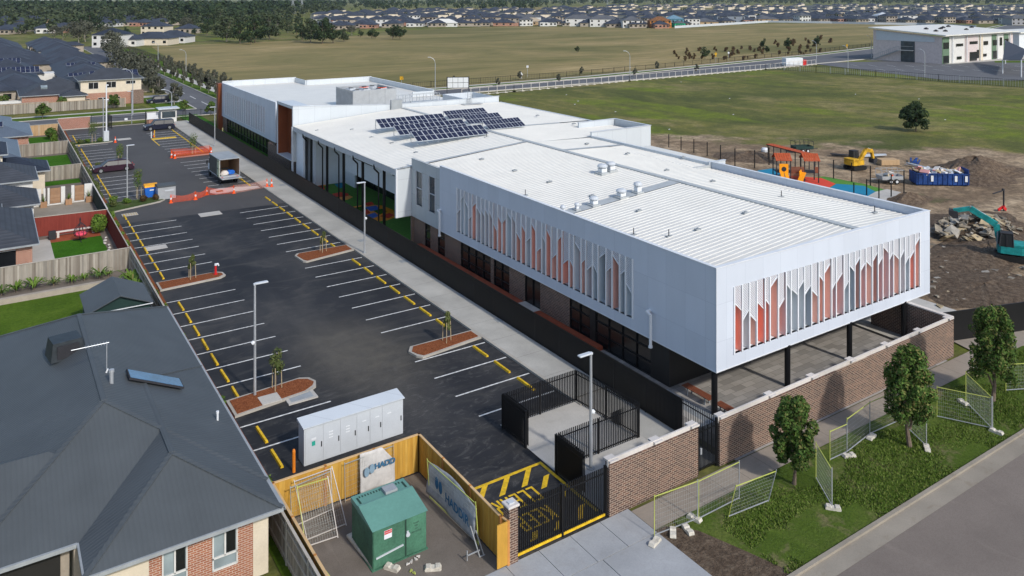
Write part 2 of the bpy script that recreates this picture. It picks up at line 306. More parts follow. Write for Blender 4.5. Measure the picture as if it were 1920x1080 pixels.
M['pal_old'] = islandmat('weathered_paling', [(.17, .145, .115), (.28, .245, .20), (.37, .335, .28), (.22, .20, .17)]); M['pal_new'] = islandmat('new_treated_paling', [(.46, .24, .035), (.56, .31, .05), (.50, .27, .04), (.62, .37, .075)]); M['pal_post'] = simple('treated_post', (.50, .22, .06), .85); M['pal_cap'] = simple('timber_capping', (.60, .40, .20), .85)
M['pal_mid'] = islandmat('tan_paling', [(.42, .27, .14), (.50, .34, .19), (.46, .31, .17)]); M['cap_old'] = simple('weathered_capping', (.42, .38, .32), .85)
M['redfence'] = islandmat('red_steel_fence', [(.20, .035, .025), (.23, .042, .03)]); M['greenfence'] = simple('dark_green_fence', (.015, .04, .035)); M['slatwood'] = islandmat('timber_slat', [(.34, .19, .10), (.42, .25, .14)])
M['trans'] = simple('green_enamel', (.060, .165, .105), .6, 0, .3, 1.2); M['trans_top'] = simple('pale_green_enamel', (.125, .275, .225), .45, 0, .1, .8); M['trans_dark'] = simple('dark_slot', (.02, .05, .035), .6)
M['bark'] = simple('bark', (.16, .12, .09), .9, 0, .25, 5); M['bark_pale'] = simple('pale_bark', (.30, .26, .22), .9, 0, .25, 3); M['stake'] = simple('tree_stake', (.45, .36, .22), .85)
M['leaf'] = leafmat('maple_leaf', [(.024, .052, .010), (.048, .100, .016), (.078, .145, .026), (.12, .165, .04), (.17, .14, .05)]); M['leaf_gum'] = leafmat('gum_leaf', [(.028, .042, .020), (.050, .068, .032), (.075, .09, .042)]); M['leaf_olive'] = leafmat('olive_leaf', [(.055, .060, .040), (.085, .09, .062), (.12, .12, .09)]); M['leaf_dark'] = leafmat('dark_leaf', [(.016, .030, .014), (.030, .052, .020), (.050, .075, .028)]); M['leaf_lime'] = leafmat('bright_shrub_leaf', [(.045, .09, .01), (.09, .16, .02), (.15, .22, .04)]); M['leaf_rust'] = leafmat('rusty_shrub_leaf', [(.06, .035, .02), (.11, .06, .03), (.09, .08, .03)]); M['leaf_brush'] = leafmat('brushy_leaf', [(.05, .075, .02), (.09, .12, .035), (.15, .15, .06)])
M['blade'] = leafmat('grass_blade', [(.060, .105, .012), (.085, .140, .018), (.115, .170, .028), (.16, .175, .05)]); M['pv'] = None
t = NT('solar_cell', .25, 0, .35); v = t.n('TexCoord').outputs['UV']; t.color(t.ramp(t.noise(t.pos(), .8, 3), [(.3, (.012, .014, .035)), (.7, (.022, .026, .055))])); M['pv'] = t.m
M['rubber'] = simple('black_rubber', (.012, .012, .012), .8); M['rim'] = simple('wheel_rim', (.35, .36, .37), .3, .5)
M['red'] = simple('red_paint', (.55, .02, .02), .5); M['blue'] = simple('blue_paint', (.02, .13, .52), .45); M['blue_skip'] = simple('blue_skip_paint', (.012, .055, .22), .7, 0, .5, 1.2); M['teal'] = simple('teal_paint', (.012, .25, .24), .6, 0, .4, 1.5); M['excy'] = simple('excavator_yellow', (.60, .34, .02), .6, 0, .4, 1.5)
M['terr'] = simple('terracotta_slats', (.40, .075, .025), .8, 0, .2, 3); M['softred'] = simple('red_rubber_surface', (.62, .06, .03), .9, 0, .08); M['softblue'] = simple('blue_rubber_surface', (.01, .20, .33), .9, 0, .08); M['slide'] = simple('orange_slide', (.85, .32, .01), .4, 0, .05); M['turf'] = simple('artificial_turf', (.085, .24, .03), .95, 0, .3, 6)
M['rubble'] = islandmat('broken_concrete', [(.20, .17, .13), (.34, .29, .23), (.42, .37, .31), (.12, .11, .10), (.30, .25, .17)]); M['wire'] = simple('galvanised_wire', (.36, .38, .36), .5, .2); M['tarp'] = None
t = NT('banner_cloth', .8); t.color(t.ramp(t.noise(t.pos(), 1.5, 6, .7, .5), [(.3, (.42, .40, .38)), (.7, (.62, .60, .57))])); M['tarp'] = t.m
t = NT('silver_banner_cloth', .6); t.color(t.ramp(t.noise(t.pos(), 2.0, 6, .7, .5), [(.3, (.22, .24, .26)), (.7, (.42, .44, .46))])); M['tarp2'] = t.m
M['carpaint_trim'] = M['rubber']; M['ink'] = simple('blue_ink', (.03, .13, .24), .8); M['ink_dark'] = simple('dark_ink', (.03, .03, .035), .8); M['timber_s'] = simple('bench_timber', (.22, .07, .035), .7, 0, .2, 4); M['skirt'] = simple('orange_brown_paving', (.30, .07, .03), .9, 0, .2, 2)
M['block'] = simple('pale_concrete_block', (.58, .54, .46), .9, 0, .25, 6)
# ================================================================ SETTING
def sheet(name, pts, z, mat): return struct(name, MB().poly([(p[0], p[1], z) for p in pts]), mat)
def rect(x0, x1, y0, y1): return [(x0, y0), (x1, y0), (x1, y1), (x0, y1)]
g = MB(); S_ = 7000
xs = [-S_, -600, -60, 10, 60, 200, 600, 1500, S_]; ys = [-S_, -400, 0, 60, 200, 600, 1500, S_]
for i in range(len(xs) - 1):
    for j in range(len(ys) - 1): g.add([(xs[i], ys[j], -.05), (xs[i + 1], ys[j], -.05), (xs[i + 1], ys[j + 1], -.05), (xs[i], ys[j + 1], -.05)], [(0, 1, 2, 3)])
struct('ground', g, M['ground'])
sheet('far_paddock', [(46.5, 186), (52, 178.5), (100, 178.3), (168, 184.4), (238, 195.4), (330, 208), (650, 330), (650, 430), (560, 452), (420, 448), (345, 530), (238, 500), (150, 420), (64, 402), (53, 280)], .02, M['far_paddock'])
sheet('car_park_asphalt', rect(11.3, 28.0, 27.2, 92.4), 0, M['asphalt_new'])
sheet('old_car_park_asphalt', rect(10.9, 28.0, 92.4, 157.5), .002, M['asphalt_old'])
sheet('front_road', rect(-80, 400, -60, 19.62), -.02, M['asphalt_road'])
# kerb and gutter along the front road
k = MB(); k.box(-60, 27.2, 20.12, 20.3, -.06, .10); k.box(27.2, 400, 20.12, 20.3, -.06, .10); o = struct('kerb', k, M['kerb_old'])
sheet('gutter', rect(-60, 400, 19.3, 20.12), -.008, M['kerb_old'])
sheet('verge_grass', rect(25.15, 300, 20.3, 25.25), .012, M['verge'])
sheet('verge_soil', [(22.6, 20.3), (26.9, 20.3), (26.3, 22.2), (25.6, 24.2), (24.6, 25.2), (23.9, 25.2)], .02, M['soil'])
sheet('footpath', rect(24.05, 300, 25.25, 26.75), .03, M['concrete_foot'])
d = MB()
for i in range(6): d.box(14.2 + i * 1.64 + .012, 14.2 + (i + 1) * 1.64 - .012, 25.1, 26.95, -.04, .035)
for i in range(3): d.box(14.9 + i * 3.05 + .015, 14.9 + (i + 1) * 3.05 - .015, 20.3, 25.07, -.04, .03)
struct('driveway', d, M['concrete_drive'])
sheet('driveway_joint_base', rect(14.0, 24.1, 20.3, 26.95), -.012, M['darkwall'])
sheet('gate_threshold', rect(17.9, 23.2, 26.95, 27.6), .012, M['asphalt_new'])
pth = MB(); pth.box(28.05, 31.2, 36.0, 157, -.05, .11); struct('path', pth, M['concrete_path'])
kb = MB(); kb.box(27.85, 28.05, 35.2, 157, -.05, .125); kb.box(11.0, 11.3, 93.6, 93.9, -.05, .12); struct('path_kerb', kb, M['kerb'])
sheet('bin_store_slab', [(22.95, 27.4), (30.3, 27.4), (30.3, 36.0), (28.05, 36.0), (23.0, 36.0)], .05, M['concrete'])
sheet('side_path', rect(28.6, 30.45, 27.3, 36.0), .058, M['concrete_path'])
sheet('plaza', rect(31.0, 50.7, 26.8, 40), .03, M['pavers'])
sheet('plaza_slab', rect(50.9, 59.4, 28.9, 47), .03, M['concrete']); sheet('plaza_band', rect(50.6, 50.95, 28, 44), .034, M['darkwall'])
sheet('bench_strip', rect(32.4, 33.3, 28.2, 33.9), .036, M['grey']); sheet('bench_pale_strip', rect(31.9, 32.4, 28.2, 33.9), .036, M['concrete'])
sheet('facade_bed', rect(31.0, 33.4, 34.0, 67.8), .02, M['mulch'])
sheet('school_lawn', rect(31.0, 34.6, 97, 165), .02, M['lawn_bright']); sheet('kindergarten_court', rect(31, 40.6, 67.8, 94), .035, M['turf'])
crt = [(447, 560), ]
for nm, pts, m in [('court_patch_red', [(585, 352), (604, 348), (610, 355), (596, 360), (586, 358)], 'softred'), ('court_patch_yellow', [(592, 348), (607, 343), (612, 348), (603, 352)], 'slide'), ('court_patch_blue', [(627, 346), (640, 343), (648, 350), (636, 354)], 'softblue'),
                   ('court_patch_red', [(623, 364), (638, 361), (652, 363), (655, 368), (640, 370), (626, 369)], 'softred'), ('court_patch_blue', [(613, 370), (628, 368), (636, 373), (622, 378)], 'softblue'), ('court_patch_yellow', [(636, 371), (655, 367), (662, 370), (652, 375), (640, 377)], 'slide'),
                   ('court_patch_yellow', [(655, 398), (662, 388), (690, 384), (718, 386), (738, 395), (741, 408), (726, 414), (700, 417), (680, 413), (664, 406)], 'slide'), ('court_patch_blue', [(684, 389), (705, 386), (712, 393), (695, 397)], 'blue'), ('court_patch_red', [(681, 382), (697, 379), (702, 384), (690, 387)], 'softred'), ('court_patch_green', [(658, 392), (680, 387), (690, 393), (672, 398)], 'lawn_bright'), ('court_patch_red', [(666, 399), (688, 393), (695, 400), (680, 405)], 'softred'), ('court_patch_blue', [(684, 405), (703, 399), (710, 406), (696, 411)], 'blue'), ('court_patch_green', [(700, 396), (716, 392), (726, 397), (712, 403)], 'lawn_bright'), ('court_patch_red', [(712, 406), (730, 400), (740, 404), (728, 410)], 'softred')]:
    zz = .045 if pts[0] != (655, 398) else .040
    sheet(nm, [W(*q)[:2] for q in pts], zz, M[m])
# markings
ml = MB()
def bay(x0, x1, y): ml.box(x0, x1, y - .05, y + .05, .003, .008)
step = (94.6 - 38.98) / 21.4
for i in range(21):
    y = 40.9 + i * 2.6
    if i not in (2, 10, 11): bay(11.3, 16.35, y)
yL = [36.4]
for i in range(22):
    y = 37.45 + i * 2.6
    if i in (4, 12): continue
    bay(22.55, 27.7, y) if i < 22 else None
for i in range(24):
    y = 96.6 + i * 2.35
    if y < 152 and i not in (8, 9, 17): bay(11.3, 15.9, y)
    if 98 < y < 148 and i not in (10,): bay(22.5, 27.6, y)
struct('bay_markings', ml, M['line'])
ym = MB()
ym.box(17.7, 22.9, 31.95, 32.12, .003, .008); ym.box(22.74, 22.9, 27.4, 31.95, .003, .008)
xt = 18.2
while xt < 27.5:
    ys_ = [27.45 + q * .15 for q in range(31)]
    for q in range(30):
        ya, yb = ys_[q + 1], ys_[q]; xa, xb = xt - .92 * (32 - ya), xt - .92 * (32 - yb)
        if yb < 17.7 or min(xa, xb) < 17.75 or max(xa, xb) > 22.4: continue
        if 28.05 < (ya + yb) / 2 < 30.85 and 18.75 < (xa + xb) / 2 + .15 < 21.75: continue
        ym.add([(xa, ya, .007), (xb, yb, .007), (xb + .33, yb, .007), (xa + .33, ya, .007)], [(0, 1, 2, 3)])
    xt += 1.25
ym.box(22.4, 26.0, 139.0, 140.4, .006, .012); ym.box(22.3, 22.45, 133, 140.4, .003, .008)
for x in (18.2, 27.0): pass
struct('hatched_markings', ym, M['yellow'])
STR = {'C': [(0, 0, 0, 1), (0, 1, .8, 1), (0, 0, .8, 0)], 'L': [(0, 0, 0, 1), (0, 0, .8, 0)], 'E': [(0, 0, 0, 1), (0, 1, .8, 1), (0, .5, .65, .5), (0, 0, .8, 0)], 'A': [(0, 0, .4, 1), (.4, 1, .8, 0), (.18, .36, .62, .36)], 'R': [(0, 0, 0, 1), (0, 1, .7, 1), (.74, 1, .74, .52), (0, .5, .7, .5), (.35, .5, .8, 0)], 'K': [(0, 0, 0, 1), (0, .45, .75, 1), (.2, .55, .8, 0)], 'P': [(0, 0, 0, 1), (0, 1, .7, 1), (.74, 1, .74, .5), (0, .48, .7, .48)]}
def stencil(word, cx, cy, h, w, name):
    m = MB(); n = len(word); adv = w * 1.32; x0 = cx + adv * n / 2
    for i, ch in enumerate(word):
        for j_, (ax, ay, bx, by) in enumerate(STR[ch]):
            p = Vector((x0 - (i * adv + ax * w), cy + h / 2 - ay * h, .009 + .0006 * j_)); q = Vector((x0 - (i * adv + bx * w), cy + h / 2 - by * h, .009 + .0006 * j_)); d = (q - p).normalized(); nn = Vector((-d.y, d.x, 0)) * .055; e = d * .04
            m.add([p - nn - e, q - nn + e, q + nn + e, p + nn - e], [(0, 1, 2, 3)])
    o = m.build(name, M['yellow']); o['kind'] = 'structure'
stencil('CLEAR', 20.15, 30.2, .95, .36, 'painted_word'); stencil('KEEP', 20.15, 28.75, .95, .36, 'painted_word')
# raised traffic threshold between the old and new asphalt
sheet('asphalt_threshold', [(11.3, 89.2), (27.9, 88.2), (27.9, 96.9), (11.3, 94.6)], .012, M['asphalt_old'])
for i, (x0, x1, y0, y1) in enumerate(((18.7, 20.9, 87.4, 88.9), (12.1, 13.9, 78.4, 79.6), (17.6, 19.6, 141.5, 143.2))): struct('service_pit_lid', MB().box(x0, x1, y0, y1, -.02, .02), M['concrete'])
for (x, y) in ((30.1, 96.4), (30.2, 62.8), (30.6, 53.2), (30.4, 47.6), (29.5, 70.3)): struct('path_pit_lid', MB().box(x - .35, x + .35, y - .35, y + .35, .11, .122), M['grey'])
# back street, left street, far road
sheet('cross_street', rect(-150, 60, 163.2, 172.6), .012, M['asphalt_far']); sheet('cross_verge', rect(-150, 36, 172.8, 179.3), .006, M['lawn']); sheet('cross_footpath', rect(-150, 33, 177.4, 179), .016, M['concrete'])
sheet('side_street', rect(36.2, 43.2, 172.6, 420), .01, M['asphalt_far']); sheet('side_street_verge', rect(43.4, 46, 172.6, 400), .02, M['lawn']); sheet('side_street_footpath', rect(46, 48.3, 172.6, 400), .03, M['concrete']); sheet('side_street_outer_verge', rect(48.3, 52.5, 176, 400), .02, M['lawn'])
km = MB(); km.box(35.9, 36.2, 173, 400, -.05, .1); km.box(43.2, 43.4, 173, 400, -.05, .1); km.box(-150, 36, 172.6, 172.8, -.05, .1); km.box(-150, 60, 163.0, 163.2, -.05, .1); km.box(11, 24, 157.6, 157.8, -.05, .1); struct('back_kerb', km, M['concrete'])
sheet('driveway_verge', rect(29, 36, 172.8, 200), .02, M['lawn']); sheet('house_driveway', rect(30.5, 36, 186, 190.5), .03, M['concrete']); sheet('house_driveway', rect(29, 36, 198, 202), .03, M['concrete'])
dm = MB(); [dm.box(39.4, 39.6, y, y + 6, .012, .02) for y in range(178, 300, 12)]; struct('side_street_line', dm, M['line'])
farR = [(60, 164), (95, 165.2), (147, 165.8), (207, 168.4), (278, 174.6), (420, 205), (700, 300)]; farL = [(60, 174), (99, 174.2), (147, 176.8), (207, 185.5), (278, 196.5), (420, 228), (700, 322)]
sheet('far_road', farR + farL[::-1], .03, M['asphalt_far'])
sheet('far_verge', farL + [(x - 1.0, y + 3.4) for x, y in farL[::-1]], .04, M['lawn']); sheet('far_footpath', [(x - 1, y + 3.4) for x, y in farL] + [(x - 1.6, y + 5.2) for x, y in farL[::-1]], .05, M['concrete'])
fk = MB()
for a, b_ in zip(farL[:-1], farL[1:]): fk.bar((a[0], a[1], .06), (b_[0], b_[1], .06), .3)
for a, b_ in zip(farR[:-1], farR[1:]): fk.bar((a[0], a[1], .06), (b_[0], b_[1], .06), .3)
struct('far_kerb', fk, M['concrete'])
sheet('school_car_park', [(222, 118), (252, 96), (330, 60), (352, 108), (322, 146), (272, 164), (246, 172.5), (238, 171)], .04, M['asphalt_far'])
pl = MB()
for i in range(16):
    a = Vector((246 + i * 4.6, 163 - i * 3.7, .05)); b_ = a + Vector((-3.3, -5.2, 0)); pl.bar(a, b_, .14, .01); a2 = a + Vector((-7.5, -14, 0)); pl.bar(a2, a2 + Vector((-3.2, -5.2, 0)), .14, .01)
struct('school_car_park_lines', pl, M['line'])
sheet('school_apron', [(268, 172), (272, 165.5), (276, 145.5), (326, 142), (345, 128), (350, 150), (330, 160)], .05, M['concrete'])
sheet('school_lawn_patch', [(296, 140), (330, 118), (338, 122), (304, 144)], .06, M['lawn'])
# back yards on the left
sheet('yard_soil', rect(-60, 10.1, 36, 162), -.02, M['gravel'])
sheet('near_yard_lawn', rect(-40, 9.3, 56, 70.6), .01, M['lawn']); sheet('red_fence_yard_lawn', [(5.0, 75.2), (9.2, 75.2), (9.2, 85.9), (5.0, 86.1)], .012, M['lawn_bright']); sheet('red_fence_yard_patio', rect(.5, 5.0, 74.2, 87.5), .01, M['concrete']); sheet('yard_brick_edge', rect(5.0, 9.2, 85.95, 88.3), .014, M['skirt'])
sheet('garden_bed', rect(-40, 10.1, 71.0, 74), .0, M['gravel']); rw = MB(); rw.box(-40, 9.3, 70.6, 71.0, -.05, .42); rw.box(9.0, 9.3, 62, 70.59, -.05, .42); tag(rw.build('retaining_wall', M['render_b']), 'low grey retaining wall edging the green lawn behind the near house', 'retaining wall')
sheet('stone_yard', rect(4.2, 9.6, 90, 101.5), .012, M['kerb_old']); sheet('stone_yard_turf', rect(4.5, 8.8, 89, 91.2), .02, M['lawn_bright']); sheet('bare_yard', rect(4, 9.8, 104.5, 112), .01, M['gravel']); sheet('small_yard_lawn', rect(4, 9.8, 112, 114.6), .02, M['lawn_bright'])
sheet('strip_lawn', rect(4.6, 9.8, 121, 133), .02, M['lawn_bright']); sheet('back_yard_lawn', rect(5.6, 9.6, 138, 152), .02, M['lawn_bright']); sheet('back_yard_patio', rect(1, 5.6, 136, 152), .02, M['concrete'])
sheet('fence_strip_mulch', rect(10.3, 11.3, 35, 157), .004, M['mulch'])
sheet('near_side_grass', rect(9.8, 10.15, 24, 34), .01, M['lawn']); sheet('enclosure_gravel', rect(10.4, 17.45, 24, 34.6), .01, M['gravel']); sheet('house_front_lawn', rect(-5, 14, 20.3, 24), .008, M['lawn'])
sheet('enclosure_front_soil', rect(14.0, 18.2, 24.5, 27.5), .014, M['gravel'])
# playground behind the building
sheet('play_turf', [W(1500, 335)[:2], W(1545, 331)[:2], W(1620, 345)[:2], W(1663, 357)[:2], W(1640, 366)[:2], W(1560, 372)[:2], W(1480, 352)[:2]], .02, M['turf'])
sheet('play_red_rubber', [W(1455, 345)[:2], W(1480, 330)[:2], W(1540, 334)[:2], W(1567, 345)[:2], W(1550, 355)[:2], W(1500, 352)[:2]], .03, M['softred']); sheet('play_blue_rubber', [W(1552, 355)[:2], W(1568, 345)[:2], W(1620, 349)[:2], W(1642, 360)[:2], W(1622, 372)[:2], W(1580, 368)[:2]], .034, M['softblue']); sheet('play_blue_rubber', [W(1420, 320)[:2], W(1450, 316)[:2], W(1466, 322)[:2], W(1455, 335)[:2], W(1430, 330)[:2]], .034, M['softblue'])
sheet('play_slab', [W(1622, 371)[:2], W(1642, 360)[:2], W(1663, 355)[:2], W(1690, 361)[:2], W(1672, 372)[:2], W(1650, 380)[:2]], .038, M['concrete'])
# gentle earth mounds
def mound(name, cx, cy, rx, ry, h, mat, seed, label=None, cat=None):
    rnd = random.Random(seed); n, m_ = 36, 12; vs_ = []; fs = []; ph = [rnd.uniform(0, 6.28) for _ in range(6)]
    for j in range(m_ + 1):
        q = j / m_
        for i in range(n):
            t_ = 2 * math.pi * i / n; w_ = 1 + .14 * math.sin(2 * t_ + ph[0]) + .09 * math.sin(5 * t_ + ph[1]) + .04 * math.sin(9 * t_ + ph[2])
            z = h * (math.cos(q * math.pi) + 1) / 2 * (1 + .12 * math.sin(3 * t_ + ph[3])) + rnd.uniform(-.06, .06) * h * (q < .95)
            vs_.append((cx + rx * q * w_ * math.cos(t_), cy + ry * q * w_ * math.sin(t_), z - .07 * (q > .95)))
    for j in range(m_):
        for i in range(n): fs.append((j * n + i, (j + 1) * n + i, (j + 1) * n + (i + 1) % n, j * n + (i + 1) % n))
    mb = MB(); mb.add(vs_, fs); return struct(name, mb, mat)
mound('earth_mound', 108, 53.5, 9, 6, 2.0, M['soil'], 1); mound('earth_mound', 83, 40.5, 7.5, 5.0, 1.1, M['soil'], 2); mound('earth_mound', 87.2, 50.6, 3.4, 2.2, .8, M['soil'], 3); mound('earth_mound', 76, 36.5, 9, 4.5, .5, M['soil'], 4); mound('earth_mound', 92, 77, 6, 4, .7, M['soil'], 5); mound('earth_mound', 66, 32, 7, 4, .35, M['soil'], 6)
# ================================================================ MAIN BUILDING
B = thing('school_building', 'long white flat-roofed two-storey school building with slanted coloured fins along its cladding', 'building', (44, 60, 0))
def bp(name, mb, mat, par=None): return mb.build(name, mat, par or B, world=(par is None))
X0, X1, Y0, Y1, ZB, ZT = 33.3, 54.7, 30.15, 62.0, 2.48, 8.15
rr = random.Random(11)
def frame_face(axis, c, out, a0, a1, z0, z1, o0, o1, oz0, oz1, th=.18):
    """cladding face with one opening. axis 'y' -> face at Y=c, along X ; 'x' -> face at X=c, along Y. out=-1 faces negative"""
    m = MB(); i0, i1 = (c, c + th) if out < 0 else (c - th, c)
    def bx(u0, u1, w0, w1): m.box(u0, u1, i0, i1, w0, w1) if axis == 'y' else m.box(i0, i1, u0, u1, w0, w1)
    bx(a0, o0, z0, z1); bx(o1, a1, z0, z1); bx(o0, o1, oz1, z1); bx(o0, o1, z0, oz0); return m
bp('front_cladding', frame_face('y', Y0, -1, X0, X1, ZB, ZT, 34.7, 53.4, 3.15, 6.88), M['cladding'])
bp('side_cladding', frame_face('x', X0, -1, Y0 + .182, Y1, ZB, ZT, 36.9, 58.9, 3.15, 6.84), M['cladding'])
m = MB(); m.box(X1 - .18, X1, Y0 + .182, 50.2, ZB, ZT); m.box(X1 - .18 , 54.3, 50.202, 62, ZB, ZT - .3); bp('rear_cladding', m, M['cladding'])
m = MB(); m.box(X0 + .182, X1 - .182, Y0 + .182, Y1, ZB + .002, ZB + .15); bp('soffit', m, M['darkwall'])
m = MB(); m.box(X0 - .03, X0 + .22, Y0 - .03, Y1, ZT, ZT + .05); m.box(X0 + .222, X1 + .03, Y0 - .03, Y0 + .25, ZT, ZT + .05); m.box(X1 - .25, X1 + .03, Y0 + .252, 50.2, ZT, ZT + .05); bp('parapet_cap', m, M['white'])
m = MB(); m.box(X0 - .02, X0 + .0, Y0 - .02, Y1, ZB - .03, ZB + .03); m.box(X0 + .002, X1, Y0 - .02, Y0 - .001, ZB - .03, ZB + .03); m.box(X0 - .035, X0 - .002, Y0 - .035, Y0 - .002, ZB, ZT); bp('edge_trim', m, M['white'])
# fins with perforated screens and coloured recess
def fins(axis, c, u0, u1, z0, z1, n, depth, seed, colour=True, jag=True):
    rn = random.Random(seed); st_ = (u1 - u0) / n
    rec = MB()
    for i in range(n + 0):
        a, b_ = u0 + i * st_, u0 + (i + 1) * st_
        col = 'rec_orange' if (colour and rn.random() < .45) else ('rec_grey' if rn.random() < .85 else 'rec_dark')
        rec.mat(M[col])
        if axis == 'y': rec.box(a, b_, c + depth, c + depth + .05, z0, z1)
        else: rec.box(c + depth, c + depth + .05, a, b_, z0, z1)
    rec.mat(M['fin_white'])
    if axis == 'y': rec.box(u0, u1, c + .01, c + depth, z0 - .05, z0); rec.box(u0, u1, c + .01, c + depth, z1, z1 + .05)
    else: rec.box(c + .01, c + depth, u0, u1, z0 - .05, z0); rec.box(c + .01, c + depth, u0, u1, z1, z1 + .05)
    bp('recess_panel', rec, None)
    lv = .5
    for i in range(n + 1):
        u = u0 + i * st_ + (0 if i in (0, n) else rn.uniform(-.1, .1)); m = MB(); m.mat(M['fin_pink'] if (colour and rn.random() < .5) else M['fin_grey'])
        w = .035
        if axis == 'y': m.box(u - w, u + w, c + .03, c + depth, z0, z1)
        else: m.box(c + .03, c + depth, u - w, u + w, z0, z1)
        m.mat(M['fin_white'])
        if axis == 'y': m.box(u - w - .012, u + w + .012, c - .06, c + .03, z0, z1)
        else: m.box(c - .06, c + .03, u - w - .012, u + w + .012, z0, z1)
        bp('fin', m, None)
        if i < n:
            a = u + w; b_ = u0 + (i + 1) * st_ - w; dirn = rn.choice((-1, 1)); base = z1 - (z1 - z0) * (rn.choice((.1, .16, .25, .34, .42, .5)) + .06 * rn.random())
            if not jag: base = z0 + .05; dirn = 0
            za, zb = base - dirn * lv / 2, base + dirn * lv / 2
            m = MB(); cc = c + .0
            m.mat(M['perf'])
            if axis == 'y': m.extr([(a, za), (b_, zb), (b_, z1), (a, z1)], 'y', cc, cc + .012)
            else: m.extr([(a, za), (b_, zb), (b_, z1), (a, z1)], 'x', cc, cc + .012)
            m.mat(M['fin_white'])
            if axis == 'y': m.bar((a, cc - .01, za), (b_, cc - .01, zb), .05)
            else: m.bar((cc - .01, a, za), (cc - .01, b_, zb), .05)
            bp('screen_panel', m, None)
fins('y', Y0, 34.7, 53.4, 3.15, 6.88, 30, .50, 3)
fins('x', X0, 36.9, 58.9, 3.15, 6.84, 34, .50, 5)
# cladding joint bars are in the material; ground floor beneath
gl = MB(); XG = 33.55
def seg(kind, p0, p1):
    a, b_ = sorted((YonX(p0, XG), YonX(p1, XG))); a = max(a, 34.0)
    if kind == 'b': bp('brick_wall', MB().box(XG, XG + .25, a, b_, 0, 2.48), M['brick'])
    else:
        m = MB(); m.mat(M['glass']).box(XG + .1, XG + .16, a, b_, .05, 2.48); m.mat(M['black']); n = max(1, round((b_ - a) / 1.25))
        for i in range(n + 1): y = a + (b_ - a) * i / n; m.box(XG + .02, XG + .1, y - .03, y + .03, .05, 2.48)
        if kind == 'g':
            for z in (.06, .85, 1.65): m.box(XG + .03, XG + .1, a, b_, z - .03, z + .03)
        bp('door' if kind == 'd' else 'window', m, None)
brickm = MB()
for kd, p0, p1 in (('b', 770, 797), ('g', 797, 807), ('b', 807, 821), ('g', 821, 834), ('b', 834, 864), ('g', 864, 920), ('b', 920, 926), ('g', 926, 955), ('b', 955, 984), ('d', 984, 1013), ('b', 1013, 1068), ('g', 1068, 1106), ('g', 1116, 1220)): seg(kd, p0, p1)
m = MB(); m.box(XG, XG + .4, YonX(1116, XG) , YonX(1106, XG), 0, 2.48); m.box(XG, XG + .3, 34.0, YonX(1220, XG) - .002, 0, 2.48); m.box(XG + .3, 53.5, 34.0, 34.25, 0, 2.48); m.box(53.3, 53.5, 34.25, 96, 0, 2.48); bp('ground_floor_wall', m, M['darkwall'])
m = MB(); m.box(33.0, 33.5, 40.0, 66.0, 0, .28); bp('planter_edge', m, M['skirt']); m = MB(); m.box(32.9, 33.6, YonX(1013, XG), YonX(984, XG), .0, .3); bp('door_step', m, M['concrete'])
for x in (33.47, 39.46, 45.55, 51.65): bp('column', MB().cyl((x, 30.1 + (.35 if x < 34 else .15), 0), (x, 30.1 + (.35 if x < 34 else .15), 2.5), .17, 16), M['black'])
for y in (36.0, 38.7): bp('column', MB().cyl((52.9, y, 0), (52.9, y, 2.5), .17, 12), M['black'])
for (y, z) in ((YonX(1214, 33.1), 4.15), (YonX(822, 33.1), 4.3)):
    m = MB(); m.cyl((33.3, y, z), (33.02, y, z), .10, 10); m.cyl((33.02, y, z + .03), (33.02, y - .35, z - .1), .09, 10); m.cyl((33.02, y - .35, z - .05), (33.02, y - .35, ZB - .3), .09, 10); m.lathe([(.13, -.06), (.13, .06)], (33.02, y - .35, ZB - .3), 10); bp('overflow_pipe', m, M['white'])
# grey wing with two tall windows and canopy end wall
wy0, wy1 = 62.0, 67.6
m = MB(); wA, wB_ = YonX(792, X0), YonX(779, X0); wC, wD = YonX(816, X0), YonX(803, X0)
def wz(px, py): y = YonX(px, X0); d = X0 * CS + y * CC; return H - (py - YH) * d / F
z1a, z0a, z1b, z0b = wz(785, 322), wz(785, 385), wz(810, 332), wz(810, 398)
m.box(X0 + .02, X0 + .2, wy0 + .002, wC, ZB, 7.85); m.box(X0 + .02, X0 + .2, wC, wD, z1b, 7.85); m.box(X0 + .02, X0 + .2, wC, wD, ZB, z0b); m.box(X0 + .02, X0 + .2, wD, wA, ZB, 7.85)
m.box(X0 + .02, X0 + .2, wA, wB_, z1a, 7.85); m.box(X0 + .02, X0 + .2, wA, wB_, ZB, z0a); m.box(X0 + .02, X0 + .2, wB_, 67.6, ZB, 7.85); bp('wing_cladding', m, M['cladding_grey'])
for a, b_, z0_, z1_ in ((wC, wD, z0b, z1b), (wA, wB_, z0a, z1a)):
    m = MB(); m.mat(M['glass_blue']).box(X0 + .12, X0 + .15, a, b_, z0_, z1_); m.mat(M['lgrey']).box(X0 - .02, X0 + .12, a, a + .07, z0_, z1_).box(X0 - .02, X0 + .12, b_ - .07, b_, z0_, z1_).box(X0 - .02, X0 + .12, a, b_, z0_ - .06, z0_).box(X0 - .02, X0 + .12, a, b_, z1_, z1_ + .06).box(X0 + .05, X0 + .12, a, b_, (z0_ + z1_) / 2 - .04, (z0_ + z1_) / 2 + .04); bp('window', m, None)
m = MB(); m.box(X0, X0 + .25, wy0 + .002, wy1, 7.852, 7.9); m.box(31.85, 33.3, 67.6, 67.9, 7.0, 7.06); bp('parapet_cap', m, M['flash'])
m = MB(); m.box(31.9, 33.32, 67.62, 67.85, ZB, 7.0); bp('end_wall', m, M['cladding_light'])
m = MB(); m.box(31.72, 31.898, 67.6, 67.85, ZB, 7.05); bp('edge_trim', m, M['white'])
